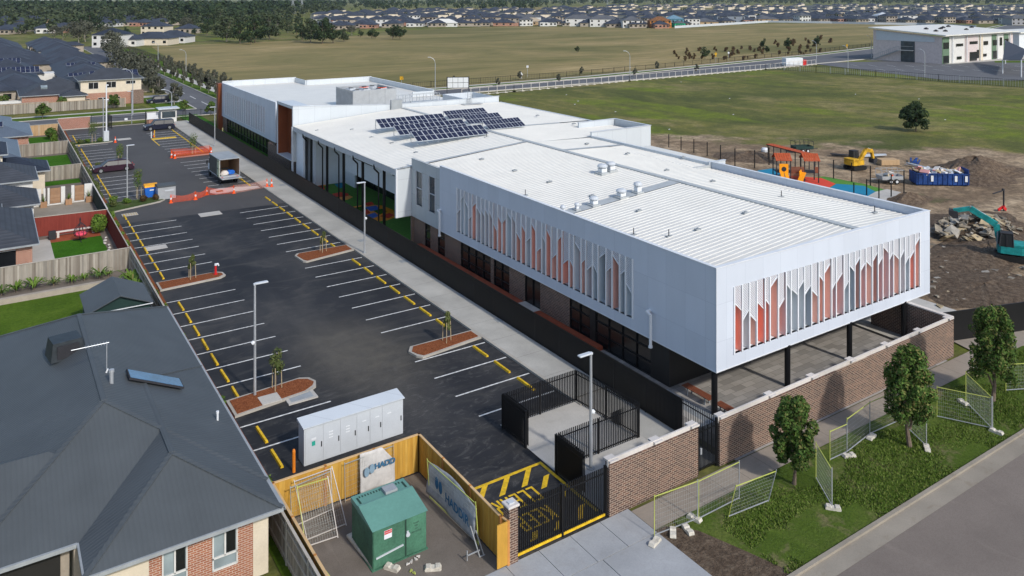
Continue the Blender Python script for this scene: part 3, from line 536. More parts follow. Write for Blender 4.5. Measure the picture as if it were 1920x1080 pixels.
# canopy over the court
m = MB(); m.box(31.72, 31.92, 67.86, 97.5, 6.45, 6.95); bp('fascia', m, M['lgrey'])
m = MB(); m.box(31.93, 39.6, 67.9, 97.5, 6.3, 6.4); bp('soffit', m, M['court_white'])
for i, px in enumerate((575, 604.5, 635.5, 671, 711)):
    y = YonX(px + 5, 32.3); bp('column', MB().cyl((32.55, y, 0), (32.55, y, 6.4), .15, 12), M['black'])
    y2 = y + .55; m = MB(); m.cyl((31.72, y2, 6.6), (31.72, y2, 6.2), .09, 8).cyl((31.72, y2, 6.2), (32.2, y2, 5.7), .08, 8).cyl((32.2, y2, 5.7), (32.2, y2, .1), .08, 8); bp('downpipe', m, M['black'])
m = MB(); m.box(31.6, 31.78, 97.4, 97.65, .0, 6.9); bp('edge_trim', m, M['lgrey'])
# court walls
up = MB(); up.box(35.5, 35.7, 67.86, 90.4, 2.5, 6.3).box(35.7, 37.0, 90.2, 90.4, 2.5, 6.3).box(37.0, 37.2, 90.4, 94.0, 0, 6.3); bp('court_wall', up, M['court_white'])
m = MB(); m.box(33.2, 33.4, 94.2, 97.6, 0, 6.3); m.box(33.4, 37.2, 94.0, 94.2, 0, 6.3); m.box(32.2, 32.4, 94.9, 97.6, 0, 6.3); bp('court_end_wall', m, M['court_white'])
for (px0, px1, z0_, z1_) in ((664, 697.5, 4.45, 5.75), (735.5, 743, 4.45, 5.8), (655.5, 656.5, 4.5, 5.8)):
    a, b_ = YonX(px1, 35.4), YonX(px0, 35.4); m = MB(); m.mat(M['glass']).box(35.44, 35.48, a, b_, z0_, z1_); m.mat(M['black']).box(35.40, 35.49, a, a + .08, z0_, z1_).box(35.40, 35.49, b_ - .08, b_, z0_, z1_).box(35.40, 35.49, (a + b_) / 2 - .05, (a + b_) / 2 + .05, z0_, z1_).box(35.40, 35.49, a, b_, z0_ - .06, z0_); bp('window', m, None)
for q in ((38.4, 38.6, 67.86, 74.5, 0, 2.5), (38.4, 38.6, 79.5, 82, 0, 2.5), (33.35, 38.4, 67.62, 67.86, 0, 2.5)): bp('brick_wall', MB().box(*q), M['brick'])
for a, b_ in ((74.5, 79.5), (82, 94)):
    m = MB(); m.mat(M['glass']).box(38.5, 38.55, a, b_, 0, 2.5); m.mat(M['black'])
    for i in range(5): y = a + (b_ - a) * i / 4; m.box(38.42, 38.52, y - .05, y + .05, 0, 2.5)
    bp('window', m, None)
# roofs
def ribroof(xa, za, xb, zb, ya, yb, per=.42, name='roof'):
    m = MB(); n = int((yb - ya) / per); per = (yb - ya) / n
    for i in range(n):
        y = ya + i * per; w = per * .28; h_ = .032
        pr = [(y, 0), (y + per - w, 0), (y + per - w * .72, h_), (y + per - w * .28, h_), (y + per, 0)]
        for (p, q) in zip(pr[:-1], pr[1:]): m.add([(xa, p[0], za + p[1]), (xb, p[0], zb + p[1]), (xb, q[0], zb + q[1]), (xa, q[0], za + q[1])], [(0, 1, 2, 3)])
        if i % 1 == 0:
            y2 = y + per - w * .5
            m.add([(xa, y + per - w, za), (xa, y + per - w * .72, za + h_), (xa, y + per - w * .28, za + h_), (xa, y + per, za)], [(0, 1, 2, 3)]); m.add([(xb, y + per - w, zb), (xb, y + per - w * .72, zb + h_), (xb, y + per - w * .28, zb + h_), (xb, y + per, zb)], [(0, 1, 2, 3)])
    return bp(name, m, M['roof_white'])
ribroof(33.5, 7.05, 46.55, 8.08, 30.4, 45.9); ribroof(33.5, 7.05, 46.55, 8.08, 46.9, 67.5); ribroof(31.75, 6.98, 46.55, 8.08, 68.0, 97.5, .6)
ribroof(46.85, 8.10, 52.3, 7.9, 30.4, 61.6, .42); ribroof(52.35, 7.68, 54.4, 7.6, 30.4, 50.0, .42); ribroof(46.85, 8.10, 54.3, 7.85, 62.2, 67.0, .5); ribroof(46.85, 8.10, 62.2, 7.75, 67.05, 76.6, .5); ribroof(46.85, 8.10, 62.2, 7.75, 77.2, 97.5, .6); ribroof(52.35, 7.88, 54.3, 7.85, 50.12, 61.6, .42)
m = MB(); m.poly([(33.5, 45.9, 7.1), (46.5, 45.9, 8.13), (46.5, 46.9, 8.13), (33.5, 46.9, 7.1)]); m.poly([(31.8, 67.5, 7.02), (46.5, 67.5, 8.14), (46.5, 68.0, 8.14), (31.8, 68.0, 7.02)])
m.box(46.45, 46.95, 30.4, 97.4, 8.02, 8.17); m.poly([(46.95, 61.6, 8.14), (54.3, 61.6, 7.9), (54.3, 62.2, 7.9), (46.95, 62.2, 8.14)]); m.poly([(46.95, 76.6, 8.14), (57.5, 76.6, 7.9), (57.5, 77.2, 7.9), (46.95, 77.2, 8.14)]); bp('roof_flashing', m, M['flash'])
m = MB(); m.box(52.3, 52.34, 30.4, 61.6, 7.6, 7.9); m.box(33.5, 54.5, 62.0, 62.1, 6, 7.0); m.box(52.34, 54.4, 30.34, 61.6, 7.3, 7.45); bp('roof_step', MB().box(52.345, 54.42, 49.95, 50.11, 7.3, 7.9), M['flash']); bp('roof', MB().box(54.502, 56.4, 50.202, 60, 5.2, 7.9), M['roof_white']); bp('roof_step', m, M['flash'])
m = MB(); m.box(34, 54, 61, 62, 5, 6.6); bp('box_gutter', m, M['flash'])
m = MB(); m.box(54.3, 54.5, 50.0, 66.6, ZB, 8.1); m.box(54.5, 56.4, 50.0, 50.2, 5, 8.1); m.box(54.3, 62.9, 66.7, 66.9, 2.5, 8.45); m.box(62.7, 62.9, 66.9, 72.7, 2.5, 8.45); m.box(57.3, 62.9, 72.7, 72.9, 5, 8.45); m.box(62.2, 62.5, 72.9, 97.6, 2.5, 7.8)
bp('rear_parapet', m, M['cladding_light'])
m = MB(); m.box(54.25, 56.45, 49.95, 50.22, 8.102, 8.16).box(54.25, 62.95, 66.65, 66.95, 8.452, 8.51).box(62.65, 62.95, 66.95, 72.65, 8.452, 8.51).box(57.25, 62.95, 72.65, 72.95, 8.452, 8.51); bp('parapet_cap', m, M['lgrey'])
m = MB(); 
# far section: portal, raised parapet, fin box, plant deck
PX = 31.8; yp0, yp1 = 97.7, 104.2
m = MB(); m.box(PX, PX + 2.2, yp0, yp0 + .3, 2.5, 9.4); m.box(PX, PX + 2.2, yp1 - .35, yp1, 2.5, 9.35); m.box(PX, PX + 2.2, yp0 + .3, yp1 - .35, 9.05, 9.35); m.box(PX, PX + 2.2, yp0 + .3, yp1 - .35, 2.5, 2.6); bp('portal_frame', m, M['cladding_light'])
m = MB(); m.box(PX + 1.3, PX + 1.5, yp0 + .3, yp1 - .35, 2.6, 9.05); m.box(PX + .05, PX + 1.3, yp1 - .40, yp1 - .352, 2.6, 9.05).box(PX + .05, PX + 1.3, yp0 + .3, yp1 - .4, 9.0, 9.048); bp('copper_panel', m, M['copper'])
for q in ((97.75, 99.4), (101, 102.2), (103.2, 113)): bp('brick_wall', MB().box(PX + 1.4, PX + 1.6, q[0], q[1], 0, 2.5), M['brick'])
m = MB(); m.box(PX + 1.7, PX + 1.8, 99.4, 103.2, 0, 2.5); bp('door', m, M['glass'])
m = MB(); m.extr([(PX + 2.202, 7.0), (46, 7.9), (62.2, 7.5), (62.2, 8.6), (46, 8.6), (PX + 2.202, 9.4)], 'y', yp0 + .0, yp0 + .2); bp('upstand_parapet', m, M['cladding_light'])
m = MB(); m.bar((PX, yp0 + .1, 9.43), (46, yp0 + .1, 8.63), .3, .06).bar((46, yp0 + .1, 8.63), (62.3, yp0 + .1, 8.63), .3, .06).box(PX - .02, PX + .3, yp0 + .3, yp1, 9.36, 9.42); bp('parapet_cap', m, M['lgrey'])
BX, by0, by1 = 34.0, 112.0, 142.7
bp('side_cladding', frame_face('x', BX, -1, by0, by1, ZB, ZT, 117.0, 140.5, 3.0, 6.9), M['cladding'])
fins('x', BX, 117.0, 140.5, 3.0, 6.9, 18, .5, 9, True, False)
m = MB(); m.box(BX + .18, BX + 3, by0, by0 + .2, ZB, ZT).box(BX - .0, BX + 2, by1, by1 + .2, ZB, ZT); m.box(34.2, 47.0, 143.2, 143.4, 6, 8.35).box(47, 47.2, 137.6, 143.4, 6, 8.3).box(47.2, 59.3, 137.4, 137.6, 6, 8.3); m.box(59.2, 59.4, 112.4, 137.6, 2.5, 8.25).box(55.5, 59.2, 112.2, 112.4, 6, 8.2); bp('rear_parapet', m, M['cladding_light'])
m = MB(); m.box(BX - .03, BX + .25, by0, by1, ZT, ZT + .05).box(34.2, 47.2, 143.15, 143.45, 8.352, 8.41).box(47.2, 59.45, 137.35, 137.65, 8.302, 8.36).box(59.15, 59.45, 112.4, 137.35, 8.252, 8.31); bp('parapet_cap', m, M['white'])
m = MB(); m.box(34.2, 47.0, 104.2, 143.2, 7.35, 7.5).box(47.0, 59.2, 97.9, 137.4, 7.3, 7.48).box(34.02, 47, 97.9, 104.2, 7.3, 7.46).box(59.2, 62.2, 97.9, 105, 7.2, 7.4); bp('roof', m, M['roof_white'])
m = MB(); m.poly([(57, 98.4, 7.5), (62, 98.4, 7.5), (62, 105, 7.5), (57, 105, 7.5)]).box(57, 57.15, 98, 105.2, 7.4, 8.5).box(57.15, 62.2, 105, 105.2, 7, 8.5).box(62.05, 62.2, 98, 105, 2.5, 8.5); bp('rear_parapet', m, M['cladding_light'])
bp('copper_panel', MB().box(33.4, 34.6, 142.72, 144.0, 0, 8.1), M['copper'])
bp('brick_wall', MB().box(34.15, 34.4, 112.2, 115.5, 0, ZB), M['brick']); bp('brick_wall', MB().box(34.15, 34.4, 140, 142.7, 0, ZB), M['brick'])
m = MB(); m.mat(M['glass']).box(34.3, 34.35, 115.5, 140, 0, ZB); m.mat(M['black'])
for i in range(15): y = 115.5 + 24.5 * i / 14; m.box(34.22, 34.3, y - .05, y + .05, 0, ZB)
m.box(34.22, 34.3, 115.5, 140, .9, .98); bp('window', m, None)
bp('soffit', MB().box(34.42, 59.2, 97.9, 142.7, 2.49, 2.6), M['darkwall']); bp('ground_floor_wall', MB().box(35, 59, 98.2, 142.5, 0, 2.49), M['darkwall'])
# plant enclosure (louvred screen)
def screen(x0, x1, y0, y1, z0, z1):
    m = MB(); m.box(x0, x1, y0, y0 + .08, z0, z1); m.box(x0, x1, y1 - .08, y1, z0, z1); m.box(x0, x0 + .08, y0 + .08, y1 - .08, z0, z1); m.box(x1 - .08, x1, y0 + .08, y1 - .08, z0, z1)
    for i in range(int((x1 - x0) / 2.4) + 1): x = x0 + i * 2.4; m.box(x - .04, x + .04, y0 - .05, y0, z0, z1)
    for i in range(int((y1 - y0) / .45)): y = y0 + .2 + i * .45; m.box(x0 - .06, x0, y - .08, y + .08, z0, z1)
    return m
pe = thing('plant_enclosure', 'grey louvred plant enclosure standing on the far end of the white roof', 'enclosure', (45, 106, 7.48))
screen(41.9, 48.4, 103, 109.4, 7.48, 10.15).build('screen_wall', M['galv'], pe, world=True)
for i, (x, y, c) in enumerate(((43, 104.3, 'lgrey'), (44.6, 105, 'lgrey'), (46.2, 104.2, 'lgrey'), (43.2, 107, 'lgrey'), (45.4, 107.5, 'orange'), (47.4, 105.6, 'orange'), (46.8, 107.9, 'lgrey'))):
    a = thing('air_conditioner', ('orange-lidded' if c == 'orange' else 'grey') + ' condenser unit inside the roof plant enclosure, %s from the near left corner' % ORD[i].replace('nearest', 'first'), 'air conditioner', (x, y, 7.48), .1 * i, 'condenser units in the roof enclosure')
    MB().bevbox(-.55, .55, -.5, .5, 0, 2.55, .05).build('casing', M['lgrey'], a); MB().box(-.5, .5, -.45, .45, 2.552, 2.62).build('lid', M[c], a); MB().cyl((0, 0, 2.62), (0, 0, 2.68), .36, 12).build('fan_guard', M['ink_dark'], a)
gr = thing('roof_walkway', 'galvanised walkway with handrails beside the roof plant enclosure', 'walkway', (51, 103, 7.48))
m = MB(); m.box(48.8, 55.4, 103.2, 104.0, 7.9, 7.96); [m.box(x - .05, x + .05, 103.2, 104.0, 7.48, 7.9) for x in (49, 51, 53, 55.2)]; m.build('deck', M['galv'], gr, world=True)
m = MB(); [m.bar((48.8 + i * 1.1, y, 7.96), (48.8 + i * 1.1, y, 9.0), .06) for i in range(7) for y in (103.2, 104.0)]; [m.bar((48.8, y, z), (55.4, y, z), .05) for y in (103.2, 104.0) for z in (8.5, 9.0)]; m.build('handrail', M['galv'], gr, world=True)
ld = thing('roof_ladder', 'white caged ladder over the roof parapet right of the walkway', 'ladder', (57.5, 98.6, 7.5)); m = MB(); [m.bar((56.8 + q * .55, 97.4, 7.7), (56.8 + q * .55, 97.4, 9.6), .06) for q in (0, 1)]; [m.bar((56.8, 97.4, 7.8 + i * .3), (57.35, 97.4, 7.8 + i * .3), .05) for i in range(6)]; [m.bar((56.8 + q * .55, 97.4, 9.6), (56.8 + q * .55, 98.6, 9.6), .06) for q in (0, 1)]; m.build('rail', M['galv'], ld, world=True); MB().box(55.6, 58.6, 96.2, 97.2, 7.95, 8.02).build('landing', M['galv'], ld, world=True)
bp('parapet_cover', MB().box(45.0, 46.6, 97.35, 97.66, 7.9, 9.3), M['grey'])
# vents on the roof
def vent(x, y, r, h, label, z):
    v = thing('roof_vent', label, 'roof vent', (x, y, z), 0, 'mushroom vents on the near roof')
    MB().bevbox(-r * 1.2, r * 1.2, -r * 1.2, r * 1.2, -.2, .10, .02).build('flashing', M['flash'], v); MB().bevbox(-r * .75, r * .75, -r * .75, r * .75, .1, h * .6, .03).build('curb', M['white'], v)
    MB().lathe([(r * .6, h * .6), (r * .62, h * .72), (r * 1.1, h * .72), (r * 1.15, h * .85), (r * .8, h * 1.05), (.02, h * 1.12)], (0, 0, 0), 14).build('cowl', M['lgrey'], v, smooth=False)
zr = lambda x: 7.05 + (x - 33.5) / 13.05 * 1.03
for x, r, h, nm in ((35.0, .18, .6, 'smallest of the roof vents on the grey strip, nearest the roof edge'), (36.3, .17, .5, 'second small mushroom vent on the grey roof strip from the left'), (37.9, .32, .62, 'squat wide mushroom vent, third along the grey roof strip'), (40.6, .36, .62, 'wide mushroom vent, fourth along the grey roof strip'), (42.3, .30, .78, 'tallest mushroom vent, furthest along the grey roof strip')): vent(x, 46.3, r, h, nm, zr(x) + .05)
vent(44.0, 52.6, .40, .75, 'left half of the twin mushroom vent alone in the middle of the roof', zr(44) + .05); vent(44.95, 52.6, .36, .72, 'right half of the twin mushroom vent alone in the middle of the roof', zr(45.4) + .05)
k = 0
for px, py in ((985, 356), (1188, 428), (1254, 434), (1465, 376), (1640, 406), (866, 247), (912, 262), (770, 200)):
    z = 7.7; p_ = W(px, py, z); v = thing('roof_anchor', 'small roof anchor post on the white roof, %s in the scatter' % ORD[k].replace('nearest', 'first'), 'roof anchor', (p_.x, p_.y, 7.4 if False else (zr(min(p_.x, 46.5)) if p_.x < 46.7 else 7.95)), 0, 'anchor posts on the white roof'); k += 1
    MB().cyl((0, 0, 0), (0, 0, .5), .03, 6).build('post', M['ink_dark'], v); MB().box(-.2, .2, -.12, .12, .0, .09).build('base', M['grey'], v)
k = 0
for px, py in ((562 / 4 + 960, 276), (1177, 295), (1281, 302), (1250, 327), (1336, 348), (1110, 364), (1030, 338), (965, 317), (1198, 392), (1308, 427), (1750 / 4 + 960, 406), (595, 235), (660, 237), (697, 251), (735, 262), (780, 279), (755, 302), (903, 296), (1076, 238), (1008, 222)):
    p_ = W(px, py, 7.7); z = (zr(min(p_.x, 46.5)) if p_.x < 46.7 else 8.0); v = MB().box(-.22, .22, -.12, .12, 0, .1).cyl((0, 0, .1), (0, 0, .16), .06, 6).build('roof_bracket', M['grey'])
    v.location = (p_.x, p_.y, z + .03); tag(v, 'tiny grey bracket on the white roof ribs, %s in the scatter' % nth(k), 'roof bracket', 'small brackets dotted over the white roof'); k += 1
# solar arrays
def panel_row(px0, py0, px1, py1, n, label, zt=None):
    a = W(px0, py0, 8.9); b_ = W(px1, py1, 8.9); x0 = a.x; x1 = b_.x; y = a.y; w = (x1 - x0) / n
    t_ = thing('solar_array', label, 'solar panels', (x0, y, 8.0), 0, 'tilted solar arrays on the white roof')
    L = 1.88; tilt = R(25); rm = Matrix.Translation((0, 0, .95)) @ Matrix.Rotation(tilt, 4, 'X')
    for i in range(n):
        m = MB(); m.mat(M['pv'])
        for (u0, u1, v0, v1) in ((.05, .47, -L + .05, -L / 2 - .03), (.53, .95, -L + .05, -L / 2 - .03), (.05, .47, -L / 2 + .03, -.05), (.53, .95, -L / 2 + .03, -.05)): m.box((i + u0 * .98) * w, (i + u1) * w, v0, v1, .03, .042, rm)
        m.mat(M['lgrey']).box((i + .012) * w, (i + .988) * w, -L, 0, -.01, .03, rm); m.build('panel', None, t_)
    m = MB()
    for i in range(n + 1): x = i * w if i else .05; x = min(x, n * w - .05); m.bar((x, -.1, -.1), (x, -.1, .9), .06); m.bar((x, -L * math.cos(tilt) * .98, -.1), (x, -.1, -.1), .05)
    m.build('rack', M['galv'], t_)
panel_row(703, 225, 818, 211, 7, 'back row of the left group of solar panels on the white roof'); panel_row(737, 237, 852, 221, 7, 'middle row of the left group of solar panels on the white roof'); panel_row(769, 248, 889, 231, 7, 'front row of the left group of solar panels on the white roof')
panel_row(830, 209.5, 925, 207, 7, 'back row of the right group of solar panels on the white roof'); panel_row(866, 218, 952, 216, 6, 'middle row of the right group of solar panels on the white roof'); panel_row(903, 227.5, 990, 225, 6, 'front row of the right group of solar panels on the white roof')
# pergola bench, plaza walls
for i, (y, L) in enumerate(((32.1, 1.9), (29.7, 1.7))):
    bn = thing('bench', ('far' if i == 0 else 'near') + ' one of the two brown slatted benches under the corner of the white building', 'bench', (33.95, y, .03), 0, 'slatted benches in the plaza')
    m = MB(); [m.box(-.26 + q * .135, -.15 + q * .135, -L / 2 - .1, L / 2 + .1, .42, .46) for q in range(4)]; m.build('seat', M['timber_s'], bn)
    for s_ in (-1, 1): m = MB(); m.box(-.22, .22, s_ * L * .35 - .03, s_ * L * .35 + .03, .36, .42).box(-.2, -.14, s_ * L * .35 - .03, s_ * L * .35 + .03, 0, .36).box(.14, .2, s_ * L * .35 - .03, s_ * L * .35 + .03, 0, .36); m.build('leg', M['grey'], bn)
# ================================================================ WALLS, FENCES, GATES
def brickfence(name, label, x0, x1, y, h0, h1, piers, th=.24, cat='brick wall'):
    t_ = thing(name, label, cat, ((x0 + x1) / 2, y, 0)); m = MB(); m.extr([(x0, 0), (x1, 0), (x1, h1), (x0, h0)], 'y', y, y + th)
    for x in piers: hh = h0 + (h1 - h0) * (x - x0) / (x1 - x0); m.box(x - .18, x + .18, y + th + .0, y + th + .12, 0, hh + .02)
    m.build('wall', M['brick'], t_, world=True); m = MB(); m.bar((x0 - .03, y + th / 2, h0 + .045), (x1 + .03, y + th / 2, h1 + .045), .09, th + .08).build('coping', M['coping'], t_, world=True)
    for x in piers: hh = h0 + (h1 - h0) * (x - x0) / (x1 - x0); MB().box(x - .25, x + .25, y - .05, y + th + .2, hh + .092, hh + .17).build('pier_cap', M['coping'], t_, world=True)
    return t_
brickfence('brick_wall', 'short brown brick wall with pale coping between the black gate and the tall pedestrian gate', 22.95, 28.5, 26.95, 2.32, 2.34, (23.2, 25.9, 28.3))
brickfence('brick_wall', 'long brown brick wall with pale coping running behind the street trees', 30.0, 51.7, 26.95, 2.2, 2.35, (30.3, 34.0, 37.5, 41.0, 44.5, 48.0, 51.4))
br = thing('brick_wall', 'brown brick return wall closing the right end of the paved plaza', 'brick wall', (52, 30, 0))
m = MB(); m.box(51.9, 52.14, 27.2, 32.8, 0, 2.3).box(52.14, 52.26, 32.5, 32.8, 0, 2.32).box(52.14, 52.26, 29.6, 29.9, 0, 2.32); m.build('wall', M['brick'], br, world=True); MB().box(51.86, 52.2, 27.2, 32.85, 2.3, 2.38).build('coping', M['coping'], br, world=True)
pr = thing('brick_pier', 'square brown brick pier with pale cap at the left of the black gate', 'gate pier', (17.85, 27.1, 0)); MB().box(17.62, 18.05, 26.9, 27.33, 0, 2.3).build('pier', M['brick'], pr, world=True); MB().bevbox(17.56, 18.11, 26.84, 27.39, 2.3, 2.4, .02).build('pier_cap', M['coping'], pr, world=True); MB().box(17.7, 17.95, 27.0, 27.2, 2.4, 2.45).build('name_plate', M['lgrey'], pr, world=True)
def picket(mb, a, b_, h, sp=.115, w=.025, z0=.08, spike=.12, rails=(.2, -.22)):
    a = Vector(a); b_ = Vector(b_); L = (b_ - a).length; n = max(1, int(L / sp)); d = (b_ - a) / L; q = math.atan2(d.y, d.x)
    for i in range(n + 1):
        p = a + d * (L * i / n); Mx = Matrix.Translation(p) @ Matrix.Rotation(q, 4, 'Z'); mb.box(-w / 2, w / 2, -w / 2, w / 2, z0, h + spike, Mx)
    for r_ in rails:
        z = (r_ if r_ > 0 else h + r_ + .1); mb.bar((a.x, a.y, z), (b_.x, b_.y, z), .04, .045)
    return mb
def picket_fence(label, pts, h, post=2.6, sp=.115, name='palisade_fence', cat='fence', group=None, solid=False, w=.025):
    t_ = thing(name, label, cat, (pts[0][0], pts[0][1], 0), 0, group); m = MB()
    for a, b_ in zip(pts[:-1], pts[1:]): picket(m, (*a, 0), (*b_, 0), h, sp, w)
    m.build('pickets', M['black'], t_, world=True)
    for a, b_ in zip(pts[:-1], pts[1:]):
        A, B_ = Vector((*a, 0)), Vector((*b_, 0)); n = max(1, round((B_ - A).length / post))
        for i in range(n + 1):
            if i == n and b_ != pts[-1]: continue
            p = A.lerp(B_, i / n); mm = MB(); mm.box(p.x - .035, p.x + .035, p.y - .035, p.y + .035, 0, h + .06).box(p.x - .09, p.x + .09, p.y - .09, p.y + .09, 0, .03); mm.build('post', M['black'], t_, world=True)
    return t_
picket_fence('long black picket fence running beside the white building along the concrete path', [(30.4, 30.0), (30.6, 62), (30.9, 100), (30.9, 154)], 1.85, 2.6, .10, w=.055)
picket_fence('black picket fence crossing the plaza path behind the pedestrian gate', [(30.4, 29.9), (30.4, 27.25)], 1.9, 2.6, .12)
picket_fence('black picket screen along the back and right of the empty bin store', [(22.95, 35.7), (27.9, 35.7), (28.4, 31.0)], 1.75, 2.4, .115, w=.045); 
picket_fence('black picket screen along the near side of the bin store beside the lamp', [(23.05, 31.0), (28.3, 31.0)], 1.75, 2.6, .115, w=.04)
for i, (y0_, y1_, lb) in enumerate(((33.5, 35.6, 'open black gate leaf at the far left of the bin store'), (30.9, 28.9, 'open black gate leaf at the near left of the bin store by the lamp'))):
    g_ = thing('gate_leaf', lb, 'gate', (23.0, y0_, 0)); 
    for dx in (0, .16): mm = picket(MB(), (22.95 + dx, y0_, 0), (22.95 + dx, y1_, 0), 1.8, .075, .03); mm.build('pickets', M['black'], g_, world=True)
    MB().box(22.9, 23.0, y0_ - .05, y0_ + .05, 0, 1.9).build('post', M['black'], g_, world=True)
gt = thing('vehicle_gate', 'wide black barred vehicle gate with yellow bottom edge across the driveway', 'gate', (20.5, 27.15, 0))
for a, b_ in ((18.1, 20.45), (20.5, 22.9)):
    picket(MB(), (a, 27.15, 0), (b_, 27.15, 0), 2.05, .10, .045, .1, .15).build('pickets', M['black'], gt, world=True); MB().box(a, b_, 27.1, 27.2, .06, .16).build('bottom_rail', M['yellow'], gt, world=True)
for x in (18.12, 20.47, 22.88): MB().box(x - .05, x + .05, 27.08, 27.22, 0, 2.25).build('post', M['black'], gt, world=True)
pg = thing('pedestrian_gate', 'narrow black barred gate between the two brick walls', 'gate', (29.2, 27.1, 0)); picket(MB(), (28.65, 27.1, 0), (29.9, 27.1, 0), 2.1, .085, .035, .1, .1).build('pickets', M['black'], pg, world=True)
for x in (28.6, 29.93): MB().box(x - .05, x + .05, 27.05, 27.15, 0, 2.35).build('post', M['black'], pg, world=True)
MB().box(28.7, 28.8, 26.98, 27.05, .95, 1.25).build('latch', M['galv'], pg, world=True)
bs = thing('screen_fence', 'solid black fence on the right beyond the tall street tree', 'fence', (58, 28, 0)); MB().bar((53.2, 28.4, 1.0), (75, 21.5, 1.0), .06, 2.0).build('panel', M['black'], bs, world=True); MB().box(52.6, 53.2, 28.1, 28.7, 0, .02).build('footing', M['concrete'], bs, world=True)
sp_ = MB(); sp_.bar((53.6, 27.3, .03), (75, 20.9, .03), 2.0, .02); struct('side_path', sp_, M['concrete_foot'])
# paling fences
def paling(label, pts, h, key='pal_old', cap='cap_old', post='cap_old', pw=.11, group=None, face=0, name='paling_fence', jit=.03, wob=0.0):
    t_ = thing(name, label, 'fence', (pts[0][0], pts[0][1], 0), 0, group); rn = random.Random(len(label)); m = MB()
    for a, b_ in zip(pts[:-1], pts[1:]):
        A, B_ = Vector((*a, 0)), Vector((*b_, 0)); L = (B_ - A).length; n = int(L / pw); d = (B_ - A) / L; q = math.atan2(d.y, d.x)
        for i in range(n):
            p = A + d * (pw * (i + .5)); off = .012 * (i % 2); Mx = Matrix.Translation(p) @ Matrix.Rotation(q, 4, 'Z'); m.box(-pw * .52, pw * .52, -.012 + off, .006 + off, .02, h - rn.uniform(0, jit), Mx)
    m.build('palings', M[key], t_, world=True); cm = MB()
    for a, b_ in zip(pts[:-1], pts[1:]): cm.bar((a[0], a[1], h + .02), (b_[0], b_[1], h + .02), .11, .04)
    for a, b_ in zip(pts[:-1], pts[1:]):
        A, B_ = Vector((*a, 0)), Vector((*b_, 0)); d = (B_ - A).normalized(); nn = Vector((-d.y, d.x, 0)) * .035
        for z in (.3, h * .55, h - .25): cm.bar(A + nn + Vector((0, 0, z)), B_ + nn + Vector((0, 0, z)), .045, .07)
    cm.build('rails', M[cap], t_, world=True)
    for a, b_ in zip(pts[:-1], pts[1:]):
        A, B_ = Vector((*a, 0)), Vector((*b_, 0)); n = max(1, round((B_ - A).length / 2.7))
        if n > 30: n = 30
        for i in range(n + 1):
            p = A.lerp(B_, i / n); MB().box(p.x - .055, p.x + .055, p.y - .055, p.y + .055, 0, h + .05).build('post', M[post], t_, world=True)
    return t_
paling('new golden timber paling fence around the far and right sides of the green transformer', [(10.42, 34.7), (17.5, 34.7), (17.5, 27.35)], 1.8, 'pal_new', 'pal_cap', 'pal_post', .135)
paling('new golden timber paling fence on the left of the green transformer enclosure', [(10.4, 34.65), (10.4, 24.0)], 1.8, 'pal_new', 'pal_cap', 'pal_post', .135)
t_ = paling('short golden timber fence panel beside the brick gate pier', [(17.53, 27.3), (17.6, 26.95)], 1.8, 'pal_new', 'pal_cap', 'pal_post', .12)
MB().box(17.05, 17.6, 26.9, 26.94, .1, 1.84).build('end_board', M['pal_new'], t_, world=True)
paling('weathered grey paling fence between the near house and the car park', [(10.15, 24.0), (10.15, 74.2)], 1.8)
paling('weathered grey boundary fence on the left of the far car park', [(10.1, 101.2), (10.1, 157.2)], 1.8)
t_ = thing('steel_fence', 'dark red steel fence around the yard with the hanging chair', 'fence', (10, 80, 0)); 
def ribfence(pts, h):
    m = MB()
    for a, b_ in zip(pts[:-1], pts[1:]):
        A, B_ = Vector((*a, 0)), Vector((*b_, 0)); L = (B_ - A).length; n = int(L / .2); d = (B_ - A) / L; nn = Vector((-d.y, d.x, 0)) * .03
        for i in range(n):
            p = A + d * (L * i / n); q = A + d * (L * (i + .5) / n); r_ = A + d * (L * (i + 1) / n)
            for u, v_, o_ in ((p, q, 1), (q, r_, 0)): m.add([u + nn * o_, v_ + nn * o_, v_ + nn * o_ + Vector((0, 0, h)), u + nn * o_ + Vector((0, 0, h))], [(0, 1, 2, 3)])
            m.add([q, q + nn, q + nn + Vector((0, 0, h)), q + Vector((0, 0, h))], [(0, 1, 2, 3)]); m.add([p, p + nn, p + nn + Vector((0, 0, h)), p + Vector((0, 0, h))], [(0, 1, 2, 3)])
    return m
ribfence([(10.02, 74.3), (10.02, 88.4), (3.4, 88.9)], 1.85).build('sheets', M['redfence'], t_, world=True); m = MB(); m.bar((10.02, 74.3, 1.88), (10.02, 88.4, 1.88), .08, .05).bar((10.02, 88.4, 1.88), (3.4, 88.9, 1.88), .08, .05); m.build('rails', M['cap_old'], t_, world=True)
t_ = thing('steel_fence', 'dark green steel fence beside the stone-paved yard', 'fence', (10, 95, 0)); ribfence([(10.05, 88.5), (10.05, 101.1)], 1.85).build('sheets', M['greenfence'], t_, world=True); MB().bar((10.05, 88.5, 1.88), (10.05, 101.1, 1.88), .12, .05).build('rails', M['coping'], t_, world=True)
for lb, pts, key in (('weathered grey paling fence behind the palm garden of the near house', [(-30, 74.1), (10.1, 74.1)], 'pal_old'), ('weathered paling fence behind the bare dirt yard on the left', [(3.6, 114.8), (10, 115.0)], 'pal_old'), ('weathered paling fence behind the narrow strip lawn on the left', [(3.6, 134.2), (10, 134.5)], 'pal_old'), ('tan paling fence at the back of the far left lawn', [(4.5, 153.5), (10, 153.7)], 'pal_mid')): paling(lb, pts, 1.8, key, 'cap_old', 'cap_old', .13)
